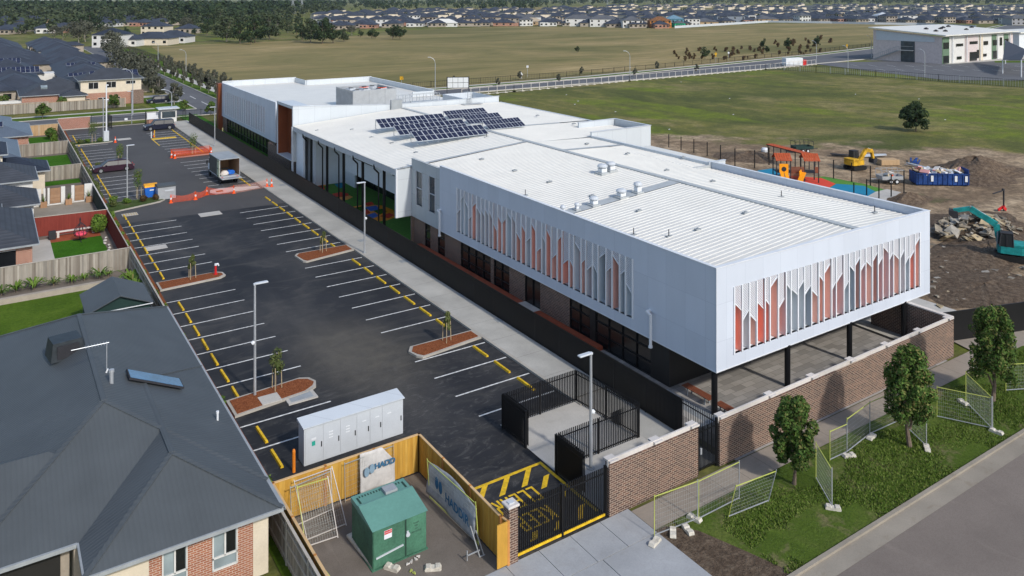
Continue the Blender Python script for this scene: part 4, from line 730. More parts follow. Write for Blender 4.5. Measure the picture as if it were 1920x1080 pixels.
paling('long weathered paling fence along the cross street in front of the two-storey house', [(-4, 184.4), (24.3, 184.2)], 1.9, 'pal_old', 'pal_mid', 'cap_old', .16); paling('pale inner fence behind the long cross street fence', [(-30, 187.5), (10.5, 188)], 1.7, 'pal_old', 'cap_old', 'cap_old', .16)
wf = thing('rendered_fence', 'white rendered wall behind the paling fence left of the two-storey house', 'wall', (4, 193, 0)); MB().box(-14, 12, 191, 191.25, 0, 1.9).build('wall', M['render_w'], wf, world=True); MB().box(-14, 12, 190.95, 191.3, 1.9, 1.97).build('coping', M['render_w'], wf, world=True)
sw = thing('slatted_screen', 'white and brown slatted garden screen behind the stone-paved yard', 'screen wall', (7, 101.5, 0)); m = MB(); m.box(3.2, 10, 101.5, 101.6, 0, .15)
for x0_, x1_ in ((3.3, 3.5), (3.7, 3.9), (4.1, 4.3), (4.5, 5.0), (5.2, 5.4), (5.6, 5.8), (6.9, 7.3), (7.9, 8.2), (9.2, 10)): m.box(x0_, x1_, 101.42, 101.6, .15, 1.95)
m.build('posts', M['render_w'], sw, world=True)
for x0_, x1_ in ((5.85, 6.85), (8.25, 9.15)): mm = MB(); [mm.box(x0_, x1_, 101.48, 101.52, .2 + i * .13, .30 + i * .13) for i in range(13)]; mm.build('slats', M['slatwood'], sw, world=True)
for i, x in enumerate((5.2, 7.6, 9.6)):
    pt = thing('planter', 'timber planter with a spiky plant, %s from the left along the white slatted screen' % ('first', 'second', 'third')[i], 'planter', (x, 100.9, 0), 0, 'planters by the slatted screen'); MB().bevbox(-.32, .32, -.3, .3, 0, .6, .02).build('box', M['slatwood'], pt)
    m = MB(); rn = random.Random(i)
    for q in range(26): a = rn.uniform(0, 6.28); e_ = rn.uniform(.5, 1.4); d = Vector((math.cos(a) * math.cos(e_), math.sin(a) * math.cos(e_), math.sin(e_))) * rn.uniform(.5, .95); s_ = Vector((-d.y, d.x, 0)).normalized() * .04; m.add([Vector((0, 0, .6)) - s_, Vector((0, 0, .6)) + s_, Vector((0, 0, .6)) + d], [(0, 1, 2)])
    m.build('foliage', M['leaf_lime'], pt)
# far back gate, walls, hut
bw = thing('brick_wall', 'low brown brick wall left of the far sliding gate', 'brick wall', (12.5, 157, 0)); MB().box(10.3, 15.2, 157.9, 158.15, 0, 2.0).build('wall', M['brick_far'], bw, world=True); MB().box(10.25, 15.25, 157.85, 158.2, 2.0, 2.08).build('coping', M['coping'], bw, world=True)
picket_fence('tall black cage fence at the left of the far entrance', [(15.4, 158), (17.8, 158), (18.3, 155)], 2.2, 2.6, .16)
g2 = thing('sliding_gate', 'long black barred sliding gate at the far car park entrance', 'gate', (20, 157.2, 0)); picket(MB(), (17.9, 157.2, 0), (24.1, 157.2, 0), 1.7, .17, .03, .1, 0).build('pickets', M['black'], g2, world=True); MB().box(20.6, 21.1, 157.1, 157.15, 1.0, 1.35).build('notice', M['white'], g2, world=True)
for x in (17.9, 24.1): MB().box(x - .07, x + .07, 157.1, 157.3, 0, 2.3).build('post', M['black'], g2, world=True)
ns = thing('notice_board', 'blank white notice board beside the guard hut', 'sign', (25, 157.6, 0)); MB().box(24.35, 26.2, 157.45, 157.52, .75, 1.95).build('board', M['white'], ns, world=True); MB().box(24.35, 26.4, 157.6, 157.8, 0, .72).build('brick_base', M['brick_far'], ns, world=True); MB().box(24.5, 24.6, 157.5, 157.6, 0, 2.0).box(25.9, 26.0, 157.5, 157.6, 0, 2).build('post', M['black'], ns, world=True)
hu = thing('guard_hut', 'small white guard hut with a big window and overhanging flat roof', 'hut', (27.9, 157.5, 0))
m = MB(); m.box(-1.35, 1.35, -.9, .9, 0, .9).box(-1.35, -1.15, -.9, .9, .9, 2.5).box(1.15, 1.35, -.9, .9, .9, 2.5).box(-1.15, 1.15, -.9, .9, 2.05, 2.5).box(-1.15, 1.15, .7, .9, .9, 2.05); m.build('wall', M['render_w'], hu); MB().box(-1.15, 1.15, -.86, -.8, .9, 2.05).build('window', M['glass_blue'], hu); MB().bevbox(-1.9, 1.75, -1.5, 1.2, 2.5, 2.72, .03).build('roof', M['lgrey'], hu); MB().box(-1.37, -1.352, -.4, .5, .1, 2.1).build('door', M['grey'], hu)
picket_fence('tall black fence right of the guard hut', [(29.4, 157.5), (31, 157.5)], 2.2, 2, .16); picket_fence('open black mesh fence along the far end of the school grounds', [(31, 160), (44, 160.5)], 1.6, 3, .3, w=.02)
# electrical kiosk etc
tr = thing('transformer_kiosk', 'large green steel transformer kiosk inside the timber enclosure', 'transformer', (14.1, 30.75, 0))
hx, hy, hz = 1.2, 1.1, 1.62
m = MB(); m.bevbox(-hx, hx, -hy, hy, .06, hz, .02); m.box(-hx - .05, hx + .05, -hy - .05, hy + .05, 0, .06); m.build('body', M['trans'], tr)
m = MB(); m.extr([(-hy - .06, hz + .002), (hy * .35, hz + .002), (hy * .35, hz + .26), (hy * .25, hz + .28)], 'x', -hx - .04, hx + .04); m.box(-hx - .02, hx + .02, hy * .35 + .002, hy + .06, hz + .002, hz + .2); m.build('lid', M['trans_top'], tr)
m = MB()
for i in range(15): m.box(-hx + .25 + i * .13, -hx + .30 + i * .13, hy * .8, hy * .9, hz + .202, hz + .215)
m.box(-hx + .12, -hx + .2, hy * .45, hy * .85, hz + .202, hz + .215).box(hx - .2, hx - .12, hy * .45, hy * .85, hz + .202, hz + .215); m.build('vent_slots', M['trans_dark'], tr)
MB().box(.05, .6, hy * .38, hy * .8, hz + .2, hz + .34).build('lid_box', M['grey'], tr)
for x0_, x1_ in ((-hx + .03, .22), (.25, hx - .03)): m = MB(); m.box(x0_, x1_, -hy - .02, -hy - .002, .12, hz - .03); m.build('door', M['trans'], tr)
MB().box(.2, .27, -hy - .03, -hy - .021, .1, hz - .02).build('door_gap', M['trans_dark'], tr)
m = MB(); m.bar((-hx + .12, -hy - .05, .50), (.12, -hy - .05, .62), .05); m.build('stay_bar', M['lgrey'], tr)
m = MB(); m.lathe([(.09, 0), (.09, .05)], (.33, -hy - .02, .95), 10, Matrix.Rotation(R(90), 3, 'X')); m.box(.28, .36, -hy - .05, -hy - .021, .9, 1.1); m.build('lock', M['lgrey'], tr)
sg = MB().box(-.72, -.38, -hy - .03, -hy - .022, 1.12, 1.46).build('warning_sign', M['white'], tr); MB().box(-.71, -.39, -hy - .036, -hy - .031, 1.31, 1.45).build('red_band', M['red'], sg)
RX = Matrix.Rotation(R(90), 4, 'X')
text_mesh(M['white'], 'DANGER', .075, Matrix.Translation((-.55, -hy - .039, 1.38)) @ RX, 'lettering', sg, .001)
for i, s_ in enumerate(('DANGER', 'KEEP', 'OUT', 'HIGH VOLTAGE')): text_mesh(M['ink_dark'], s_, .085, Matrix.Translation((.72, -hy - .024, 1.30 - i * .12)) @ RX @ Matrix.Diagonal((.75, 1, 1, 1)), 'lettering', tr, .001)
# silver switchboard
cb = thing('switchboard', 'long pale grey electrical switchboard cabinet with six doors behind the timber fence', 'cabinet', (15.65, 38.55, 0), R(.5))
MB().bevbox(-2.68, 2.68, -.38, .42, .0, 1.86, .015).build('body', M['lgrey'], cb); m = MB(); m.extr([(-.46, 1.862), (.5, 1.862), (.5, 2.02), (-.46, 1.90)], 'x', -2.74, 2.74); m.build('lid', M['cladding_light'], cb)
xs_ = [-2.62, -1.72, -.82, .06, .78, 1.46, 2.62]
for i in range(6):
    dr = MB().box(xs_[i] + .02, xs_[i + 1] - .02, -.40, -.382, .1, 1.8).build('door', M['lgrey'], cb); MB().box(xs_[i + 1] - .10, xs_[i + 1] - .06, -.44, -.402, .75, 1.0).build('handle', M['ink_dark'], dr)
    if i == 0: MB().box(xs_[0] + .33, xs_[0] + .5, -.41, -.403, .9, 1.12).build('green_sticker', simple('green_sticker', (.02, .35, .27)), dr); MB().box(xs_[0] + .3, xs_[0] + .55, -.41, -.403, 1.18, 1.28).build('label_plate', M['white'], dr)
    else: m = MB(); [m.box(xs_[i] + .3, xs_[i] + .52, -.41, -.403, 1.30 - q * .14, 1.35 - q * .14) for q in range(3 if i < 3 else 1)]; m.build('label_plate', M['white'], dr)
bo = MB().lathe([(.08, 0), (.08, 1.02), (.05, 1.1), (.01, 1.11)], (0, 0, 0), 12).build('bollard', simple('orange_yellow_paint', (.72, .22, .02), .5)); bo.location = (12.42, 38.0, 0); tag(bo, 'orange bollard standing left of the pale grey switchboard', 'bollard')
# temp fence panels
def tfence(a, b_, h, label, col='lime', col2='galv', lean=0.0, feet=True, group='temporary fence panels along the verge', cat='temporary fence', base=0.0):
    a = Vector(a); b_ = Vector(b_); d = (b_ - a); L = d.length; q = math.atan2(d.y, d.x); t_ = thing('temporary_fence', label, cat, (a.x, a.y, base), q, group)
    Lm = Matrix.Rotation(lean, 4, 'X')
    def pt(x, z): return Lm @ Vector((x, 0, z))
    m = MB(); m.mat(M[col]).bar(pt(0, .05), pt(0, h + .08), .026).bar(pt(0, h), pt(L, h), .030).mat(M[col2]).bar(pt(L, .05), pt(L, h + .08), .034).bar(pt(0, .12), pt(L, .12), .034); m.build('frame', None, t_)
    m = MB(); n = int(L / .10); [m.bar(pt(L * i / n, .12), pt(L * i / n, h), .005) for i in range(1, n)]; nz_ = int(h / .2); [m.bar(pt(0, .12 + (h - .12) * i / nz_), pt(L, .12 + (h - .12) * i / nz_), .005) for i in range(1, nz_)]; m.build('mesh', M['wire'], t_)
    return t_
def foot(p, rz, label, z=0):
    m = MB(); m.extr([(-.30, 0), (.30, 0), (.34, .06), (.28, .17), (.1, .17), (.06, .12), (-.06, .12), (-.1, .17), (-.28, .17), (-.34, .06)], 'y', -.13, .13); o = m.build('fence_block', M['block']); o.location = (p[0], p[1], z); o.rotation_euler = (0, 0, rz); tag(o, label, 'concrete block', 'concrete feet of the temporary fencing'); return o
w2 = lambda px, py: W(px, py)
for a, b_, h, lb, ln in (((1227, 1008), (1308, 977), 1.75, 'leftmost temporary fence panel on the footpath, standing over the pale concrete blocks', 0), ((1310, 977), (1386, 938), 1.75, 'temporary fence panel standing in front of the narrow black gate', 0), ((1365, 972), (1440, 942), 1.75, 'tilted temporary fence panel leaning over the grass near the smallest tree', .28),
                       ((1530, 900), (1560, 953), 1.75, 'temporary fence panel turned towards the road just right of the smallest tree', 0), ((1556, 866), (1588, 851), 1.5, 'narrow temporary fence panel behind the smallest tree', 0), ((1588, 851), (1631, 817), 1.75, 'temporary fence panel with yellow top rail left of the middle tree', 0), ((1631, 817), (1690, 790), 1.75, 'temporary fence panel behind the trunk of the middle tree', 0),
                       ((1695, 800), (1737, 840), 1.75, 'temporary fence panel angled beside the trunk of the middle tree', 0), ((1757, 784), (1859, 806), 1.7, 'widest temporary fence panel, between the middle tree and the tallest tree', 0), ((1811, 757), (1861, 808), 1.75, 'temporary fence panel running towards the road left of the tallest tree', 0), ((1886, 735), (1960, 730), 1.6, 'temporary fence panel at the right edge beyond the tallest tree', 0)): tfence(w2(*a), w2(*b_), h, lb, 'lime', 'galv', ln)
for i, (px, py, lb) in enumerate(((1228, 1020, 'left concrete fence block of the three on the bare soil by the driveway'), (1262, 1002, 'middle concrete fence block of the three on the bare soil by the driveway'), (1290, 997, 'right concrete fence block of the three beside the driveway'), (1302, 975, 'concrete fence block under the leftmost temporary panel'), (1562, 955, 'concrete fence block on the grass below the smallest tree'), (1592, 857, 'concrete fence block at the footpath edge behind the smallest tree'), (1634, 822, 'concrete fence block on the footpath edge left of the middle tree'), (1738, 843, 'concrete fence block on the grass at the foot of the middle tree'), (1806, 757, 'concrete fence block on the footpath edge left of the tallest tree'), (1868, 812, 'concrete fence block on the grass below the tallest tree'), (735, 1068, 'concrete block on the gravel in front of the green transformer'), (812, 1068, 'concrete block right of the transformer corner on the gravel'))):
    p = W(px, py); foot((p.x, p.y), .3 + i * .5, lb)
o = MB().bevbox(-.16, .16, -1.25, 1.25, 0, .14, .03).build('concrete_plinth', M['block']); p = W(682, 1035); o.location = (p.x - .05, p.y, 0); o.rotation_euler = (0, 0, .05); tag(o, 'long pale concrete beam lying along the left side of the green transformer', 'concrete beam')
# leaning panels inside the enclosure and banners
tfence((11.0, 33.9), (12.9, 34.1), 1.75, 'temporary fence panel leaning on the back left of the timber enclosure', 'wire', 'coping', -.10, group='panels leaning in the enclosure'); tfence((11.3, 32.75), (13.05, 32.8), 2.4, 'pale framed mesh panel leaning back on the timber fence, right one of two', 'coping', 'coping', -.74, group='panels leaning in the enclosure')
tfence((11.1, 32.35), (12.45, 32.25), 2.35, 'pale framed mesh panel leaning back on the timber fence, left one of two', 'lime', 'coping', -.70, group='panels leaning in the enclosure')
tfence((13.6, 34.35), (16.1, 34.5), 1.75, 'temporary fence panel standing against the back timber fence behind the cream banner', 'wire', 'pal_mid', -.04, group='panels leaning in the enclosure'); tfence((16.95, 32.5), (17.2, 28.6), 1.85, 'lime framed fence panel leaning on the right timber fence behind the silver banner', 'lime', 'lime', .08, group='panels leaning in the enclosure')
br_ = thing('fence_brace', 'bright lime steel brace bar lying by the left timber fence', 'brace', (10.9, 30, 0)); MB().bar((10.75, 31.4, .9), (11.5, 28.0, .05), .05).build('tube', M['lime'], br_, world=True)
b2 = thing('fence_brace', 'grey steel fence brace frame standing near the end of the right timber fence', 'brace', (16.8, 27.8, 0)); m = MB(); m.bar((16.3, 28.0, .3), (16.9, 28.0, .3), .04).bar((16.9, 28.0, 0), (16.8, 28.6, 1.0), .04).bar((17.1, 28.0, 0), (17.0, 28.5, .8), .04).bar((16.3, 28, .1), (16.3, 28, .5), .04).bar((16.9, 28, .02), (17.15, 28, .02), .04); m.build('tube', M['galv'], b2, world=True)
def cloth(name, label, c, ux, uz, w, h, nx, nz_, seed, mat, cut=None):
    rn = random.Random(seed); c = Vector(c); ux = Vector(ux).normalized(); uz = Vector(uz).normalized(); nn = ux.cross(uz); ph = [rn.uniform(0, 6) for _ in range(5)]; vs_ = []; fs = []
    for j in range(nz_ + 1):
        for i in range(nx + 1):
            u = i / nx; v_ = j / nz_; top = cut(u) if cut else 1.0; vv = v_ * top
            off = .025 * math.sin(u * 9 + ph[0] + vv * 3) + .015 * math.sin(vv * 11 + ph[1] + u * 4) + .010 * math.sin(u * 23 + ph[2])
            vs_.append(c + ux * (u * w) + uz * (vv * h) + nn * off)
    for j in range(nz_):
        for i in range(nx): fs.append((j * (nx + 1) + i, j * (nx + 1) + i + 1, (j + 1) * (nx + 1) + i + 1, (j + 1) * (nx + 1) + i))
    t_ = thing(name, label, 'banner', (c.x, c.y, 0)); iv = t_.matrix_basis.inverted(); m = MB(); m.add([iv @ v for v in vs_], fs); o = m.build('cloth', mat, t_, smooth=True)
    md = o.modifiers.new('thickness', 'SOLIDIFY'); md.thickness = .008; return t_, nn
t_, nn = cloth('banner', 'cream printed banner hanging on the back timber fence', (14.35, 34.40, .1), (1, 0, 0), (0, .03, 1), 1.75, 1.85, 14, 12, 3, M['tarp'], lambda u: 1 - .45 * max(0, (u - .62) / .38))
text_mesh(M['ink'], 'HADD', .36, Matrix.Translation((15.56, 34.33, 1.2)) @ RX, 'lettering', t_, .002, .012, world=True)
m = MB(); m.lathe([(.13, -.005), (.13, .005)], (14.62, 34.28, 1.12), 14, Matrix.Rotation(R(90), 3, 'X') @ Matrix.Diagonal((1, 1.7, 1))); m.lathe([(.13, -.005), (.13, .005)], (14.88, 34.28, 1.2), 14, Matrix.Rotation(R(90), 3, 'X') @ Matrix.Diagonal((1, 1.7, 1))); m.build('emblem', simple('pale_blue_ink', (.22, .32, .40)), t_, world=True)
t_, nn = cloth('banner', 'silvery grey printed banner draped on the right timber fence', (17.0, 28.7, .25), (-.03, 1, 0), (.12, -.02, 1), 4.0, 1.6, 22, 10, 8, M['tarp2'], lambda u: .82 + .18 * math.sin(u * 3.0))
RB = Matrix.Rotation(R(-90), 4, 'Z') @ Matrix.Rotation(R(90), 4, 'X')
text_mesh(M['ink'], 'HADDIR', .55, Matrix.Translation((16.88, 29.9, .95)) @ RB, 'lettering', t_, .002, .014, world=True); 
m = MB(); rt = Matrix.Rotation(R(-90), 3, 'Z') @ Matrix.Rotation(R(90), 3, 'X') @ Matrix.Diagonal((1, 1.7, 1)); m.lathe([(.16, -.005), (.16, .005)], (16.9, 31.4, 1.1), 14, rt); m.lathe([(.16, -.005), (.16, .005)], (16.9, 31.75, 1.15), 14, rt); m.build('emblem', M['ink'], t_, world=True)
# scraps on the gravel
for i, (px, py) in enumerate(((765, 1060), (772, 1055), (780, 1050), (784, 1045), (770, 1072), (776, 1077))):
    p = W(px, py); o = MB().cyl((-.08, 0, .03), (.08, 0, .05), .03, 6).box(-.05, .02, .03, .07, .01, .06).build('metal_clamp', M['lime'] if i > 3 else M['coping']); o.location = (p.x, p.y, .01); o.rotation_euler = (0, 0, i); tag(o, 'small fence clamp scattered on the gravel before the transformer', 'clamp', 'fence clamps on the gravel')
# ================================================================ CAR PARK OBJECTS
ws = None
def wheelstop(x, y, label, grp, L=1.75):
    global ws
    if ws is None:
        m = MB(); m.extr([(-.085, 0), (.085, 0), (.06, .11), (-.06, .11)], 'y', -L / 2, L / 2); o = m.build('wheel_stop', M['yellow']); ws = o
    else: o = ws.copy(); C0.objects.link(o)
    o.location = (x, y, .004); o.rotation_euler = (0, 0, random.uniform(-.015, .015)); tag(o, label, 'wheel stop', grp)
j = 0
for i in range(21):
    y = 39.0 + i * 2.6
    if i in (3, 11): continue
    wheelstop(26.72, y, 'yellow wheel stop beside the concrete path, %s from the near end of the row' % ORD[j].replace('nearest', 'first'), 'yellow wheel stops along the concrete path'); j += 1
j = 0
for i in range(21):
    y = 39.5 + i * 2.6
    if i in (2, 10, 11): continue
    wheelstop(12.05, y, 'yellow wheel stop beside the left fence, %s from the near end of the row' % ORD[j].replace('nearest', 'first'), 'yellow wheel stops along the left fence'); j += 1
j = 0
for i in range(23):
    y = 97.8 + i * 2.35
    if i in (8, 9, 17): continue
    wheelstop(11.9, y, 'thin yellow wheel stop of the older car park, %s in the left row' % ORD[j].replace('nearest', 'first'), 'wheel stops on the left of the older car park'); j += 1
j = 0
for i in range(21):
    y = 99.5 + i * 2.35
    if i in (8, 9): continue
    wheelstop(26.8, y, 'thin yellow wheel stop of the older car park, %s in the right row' % ORD[j].replace('nearest', 'first'), 'wheel stops on the right of the older car park'); j += 1
def island(label, pts, mulch=True, w=.16, mm='mulch'):
    t_ = thing('planter_island', label, 'kerbed island', (pts[0][0], pts[0][1], 0)); c = Vector((sum(p[0] for p in pts) / len(pts), sum(p[1] for p in pts) / len(pts)))
    inn = [(p[0] + (c.x - p[0]) * min(.9, w / max(.3, abs(c.x - p[0]))) , p[1] + (c.y - p[1]) * min(.9, w / max(.25, abs(c.y - p[1])))) for p in pts]
    MB().prism(pts, 0, .13).build('kerb', M['kerb'], t_, world=True); MB().prism(inn, .10, .155).build('mulch', M[mm], t_, world=True); return t_
island('nearer mulched kerb island on the right of the car park with a staked sapling', [(22.9, 45.75), (23.15, 45.35), (27.84, 45.9), (27.84, 47.2), (23.15, 47.2), (22.75, 46.6)]); island('mulched kerb island farther up the right of the car park with a staked sapling', [(22.9, 67.6), (23.1, 67.3), (27.84, 68.2), (27.84, 69.9), (23.1, 69.9), (22.75, 69.4)])
island('mulched kerb island on the left with the red hydrant', [(11.32, 67.0), (16.0, 67.4), (16.45, 67.8), (16.4, 68.6), (15.9, 69.0), (11.32, 69.0)])
t_ = island('mulched kerb island with a drain pit at the foot of the near lamp post', [(11.32, 44.6), (15.6, 45.1), (16.2, 45.5), (16.4, 46.1), (16.2, 46.7), (15.7, 47.0), (11.32, 46.6)]); m = MB(); m.box(14.2, 15.9, 44.3, 45.6, .0, .08).box(12.9, 14.0, 44.9, 45.9, .1, .17); m.build('drain_surround', M['concrete'], t_, world=True); MB().box(14.4, 15.7, 44.45, 45.3, .08, .09).build('drain_grate', M['grey'], t_, world=True)
island('planted kerb island beside the blue and grey bins', [(10.6, 94.0), (16.3, 96.2), (16.9, 97.0), (16.2, 98.6), (10.6, 98.6)], mm='strip'); island('narrow planted island behind the dark sedan', [(11.3, 119.2), (15.6, 119.4), (15.9, 119.9), (15.6, 120.4), (11.3, 120.6)], mm='strip'); island('planted kerb island around the CCTV mast by the far entrance', [(10.6, 140.0), (16.0, 140.2), (16.8, 140.8), (16.2, 142.2), (10.6, 142.4)], mm='strip'); island('kerb island wrapped in orange mesh', [(22.3, 121.4), (27.8, 121.6), (27.8, 123.3), (22.5, 123.2)])
t_ = thing('drainage_grate', 'rusty slotted drain grate in the asphalt below the bin island', 'drain', (12.7, 92.8, 0)); m = MB(); m.box(11.9, 13.4, 92.0, 93.2, .012, .02); m.build('surround', M['concrete'], t_, world=True); m = MB(); [m.box(12.0 + i * .24, 12.14 + i * .24, 92.1, 93.1, .02, .04) for i in range(6)]; m.build('grate', M['stake'], t_, world=True)
# lamp posts
lp = None
def lamp(x, y, h, rz, label, flood=True, arm=.75, grp='car park lamp posts', base=0.0):
    t_ = thing('lamp_post', label, 'lamp post', (x, y, base), rz, grp)
    MB().cyl((0, 0, 0), (0, 0, h), .085, 10, .06).build('pole', M['galv'], t_, smooth=False); MB().cyl((0, 0, .0), (0, 0, .04), .2, 10).build('base_plate', M['grey'], t_)
    m = MB(); m.bevbox(0.0, arm, -.13, .13, h - .02, h + .07, .03).bevbox(-.08, .08, -.08, .08, h - .06, h + .06, .02); m.build('lamp_head', M['lgrey'], t_)
    if flood: m = MB(); m.lathe([(.10, 0), (.12, .1), (.06, .2)], (-.18, 0, h * .48), 10, Matrix.Rotation(R(60), 3, 'Y')).box(-.14, -.02, -.04, .04, h * .48 - .05, h * .48 + .05); m.build('camera', M['white'], t_)
    return t_
lamp(12.87, 46.33, 6.5, 0, 'tall lamp post in the left mulched island near the silver-roofed house'); lamp(28.27, 66.8, 6.3, R(180), 'lamp post on the concrete path opposite the open court', base=.11); lamp(24.57, 30.24, 5.6, R(180), 'lamp post inside the bin store behind the short brick wall', base=.05); lamp(13.28, 99.2, 6.2, 0, 'lamp post beside the blue bin', False); lamp(29.3, 127.4, 6.0, R(180), 'lamp post on the path near the far fin-clad box', False, base=.11); lamp(21.9, 157.9, 6.0, R(180), 'tall lamp post behind the far sliding gate', False)
def street(x, y, h, rz, label, grp='street lamps'):
    t_ = thing('street_lamp', label, 'street lamp', (x, y, 0), rz, grp); m = MB(); m.cyl((0, 0, 0), (0, 0, h * .82), .1, 8, .07); pr = [(0, h * .82), (.15, h * .9), (.5, h * .96), (1.2, h)]
    for a, b_ in zip(pr[:-1], pr[1:]): m.cyl((a[0], 0, a[1]), (b_[0], 0, b_[1]), .05, 6)
    m.build('pole', M['galv'], t_); MB().bevbox(1.1, 1.8, -.14, .14, h - .04, h + .08, .03).build('lamp_head', M['lgrey'], t_); return t_
street(91.2, 172.1, 8.4, R(150), 'curved street lamp left of the blank billboard'); street(148.2, 165.4, 8.2, R(150), 'street lamp behind the white barrier fence in the middle of the far road'); street(278, 175.5, 8.5, R(150), 'street lamp on the far road near the bushes'); street(238, 170.6, 8.0, R(90), 'street lamp by the white container'); p = W(1590, 135); street(p.x, p.y, 8, R(90), 'street lamp left of the distant school'); p = W(1734, 145); street(p.x, p.y, 8, R(90), 'street lamp in the distant school car park'); street(49.3, 250, 7.5, R(180), 'street lamp beside the left street fence, nearer one'); street(49.3, 296, 7.5, R(180), 'street lamp beside the left street fence, farther one'); p = W(249, 215); street(p.x, p.y, 9.0, R(180), 'street lamp in front of the two-storey house'); p = W(322, 228); street(p.x, p.y, 6.0, R(180), 'street lamp just right of the guard hut')
# CCTV mast
t_ = thing('camera_mast', 'twin white mast with grey control box near the far entrance', 'mast', (15.9, 141.2, .14)); MB().cyl((0, 0, 0), (0, 0, 9.0), .12, 10, .09).build('mast', M['white'], t_); MB().cyl((-.45, 0, 0), (-.45, 0, 7.0), .07, 8).cyl((-.45, 0, 6.6), (-.1, 0, 6.6), .04, 6).build('side_pole', M['galv'], t_); MB().bevbox(-.4, .35, -.3, .3, 0, 1.6, .03).build('control_box', M['lgrey'], t_)
for z in (6.5, 8.8): MB().lathe([(.12, 0), (.12, .12), (.04, .2)], (.2, 0, z), 8).build('camera', M['white'], t_)
# cars
def car(label, loc, rz, L, Wd, Ht, paint, suv=False):
    t_ = thing('parked_car', label, 'car', loc, rz); h = Wd / 2; hb = Ht * (.60 if not suv else .58)
    pr = [(-.5, .22), (-.5, .42), (-.485, .60 if suv else .56), (-.44, .97 * hb / 1.0 if False else hb * .97), (-.30, hb), (.17, hb), (.33, hb * .93), (.455, hb * .82), (.492, hb * .62), (.5, .24), (.47, .18), (-.47, .18)]
    pr = [(a * L, b_ if b_ > .7 or b_ < .5 else b_) for a, b_ in pr]
    m = MB(); secs = ((-h, .90), (-h * .97, 1.0), (h * .97, 1.0), (h, .90)); ys = (-h, -h * .94, h * .94, h); zs = (.93, 1.0, 1.0, .93); n = len(pr); vs_ = []
    for yy, k_ in zip(ys, zs):
        for (x, z) in pr: vs_.append((x * (.985 if abs(yy) == h else 1), yy, .18 + (z - .18) * k_))
    fs = [tuple(range(n)), tuple(range(3 * n, 4 * n))[::-1]]
    for s_ in range(3):
        for i in range(n): fs.append((s_ * n + i, (s_ + 1) * n + i, (s_ + 1) * n + (i + 1) % n, s_ * n + (i + 1) % n))
    m.add(vs_, fs); m.build('body', paint, t_)
    # cabin: loft of window band, roof on top
    rx0, rx1 = (-.44, .16) if suv else (-.36, .15); bx0, bx1 = (-.47, .27) if suv else (-.46, .30); zt = Ht - .07; a0 = (bx0 * L, bx1 * L); a1 = (rx0 * L, rx1 * L); wb, wt = h * .93, h * .74
    def ring(x0, x1, w, z): return [(x0, -w, z), (x1, -w, z), (x1, w, z), (x0, w, z)]
    m = MB(); v = ring(a0[0] + .05, a0[1] - .05, wb, hb - .03) + ring(a1[0], a1[1], wt, zt); m.add(v, [(0, 1, 5, 4), (1, 2, 6, 5), (2, 3, 7, 6), (3, 0, 4, 7), (4, 5, 6, 7)]); m.build('windows', M['carglass'], t_)
    m = MB(); v = ring(a1[0] - .06, a1[1] + .02, wt + .03, zt + .002) + ring(a1[0] + .15, a1[1] - .15, wt * .86, Ht); m.add(v, [(0, 1, 5, 4), (1, 2, 6, 5), (2, 3, 7, 6), (3, 0, 4, 7), (4, 5, 6, 7), (3, 2, 1, 0)])
    for s_ in (-1, 1):
        for u0, u1 in ((a0[1] - .05, a1[1]), (a0[0] + .05, a1[0]), ((a0[0] + a0[1]) / 2 - .1, (a1[0] + a1[1]) / 2)): m.bar((u0, s_ * (wb + .012), hb - .02), (u1, s_ * (wt + .012), zt), .07, .03)
    m.build('roof', paint, t_)
    for fx in (-.31, .315):
        for s_ in (-1, 1):
            wr = .34 if suv else .31; w_ = thing('wheel', None, None, (fx * L, s_ * (h - .09), wr)); w_.parent = t_
            Mx = Matrix.Rotation(R(90), 3, 'X'); MB().lathe([(wr * .55, -.1), (wr * .97, -.11), (wr, -.06), (wr, .06), (wr * .97, .11), (wr * .55, .1)], (0, 0, 0), 18, Mx).build('tyre', M['rubber'], w_); MB().lathe([(wr * .66, -s_ * .10), (wr * .64, -s_ * .13), (.03, -s_ * .125)], (0, 0, 0), 12, Mx).build('rim', M['rim'], w_)
            MB().lathe([(wr * 1.12, -.02), (wr * 1.12, .02)], (fx * L, s_ * (h - .012), wr), 18, Mx).build('wheel_arch', M['rubber'], t_)
    for s_ in (-1, 1):
        MB().bevbox(L * .478, L * .492, s_ * h * .72 - .2, s_ * h * .72 + .2, hb * .68, hb * .82, .005).build('headlight', M['white'], t_); MB().bevbox(-L * .497, -L * .485, s_ * h * .75 - .18, s_ * h * .75 + .18, hb * .72, hb * .86, .005).build('tail_light', M['red'], t_); MB().bevbox(L * .17, L * .21, s_ * (h + .09) - .08, s_ * (h + .09) + .08, hb, hb + .14, .02).build('mirror', paint, t_)
    MB().box(-L * .503, -L * .498, -.26, .26, hb * .5, hb * .62).build('number_plate', M['white'], t_); return t_
def paint(name, col): t = NT(name, .38, .0, .35); t.color(t.ramp(t.noise(t.obj(), 2, 3), [(.3, tuple(c * .9 for c in col)), (.7, col)])); return t.m
pp, pn, pw_ = paint('plum_car_paint', (.030, .009, .020)), paint('navy_car_paint', (.010, .013, .030)), paint('silver_car_paint', (.42, .44, .47))
car('dark plum sedan parked nose to the left fence in the far car park', (14.0, 117.2, 0), R(180), 4.9, 1.85, 1.48, pp); car('dark navy off-road wagon parked in front of the guard hut', (25.1, 149.6, 0), R(180), 4.9, 1.92, 1.72, pn, True)
car('dark car in the driveway of the two-storey house', (31.2, 187.3, .03), R(180), 4.6, 1.8, 1.5, pn, True); p = W(298, 84); car('pale utility parked before the far houses at the end of the street', (p.x, p.y, 0), R(20), 5.2, 1.8, 1.7, pw_, True)
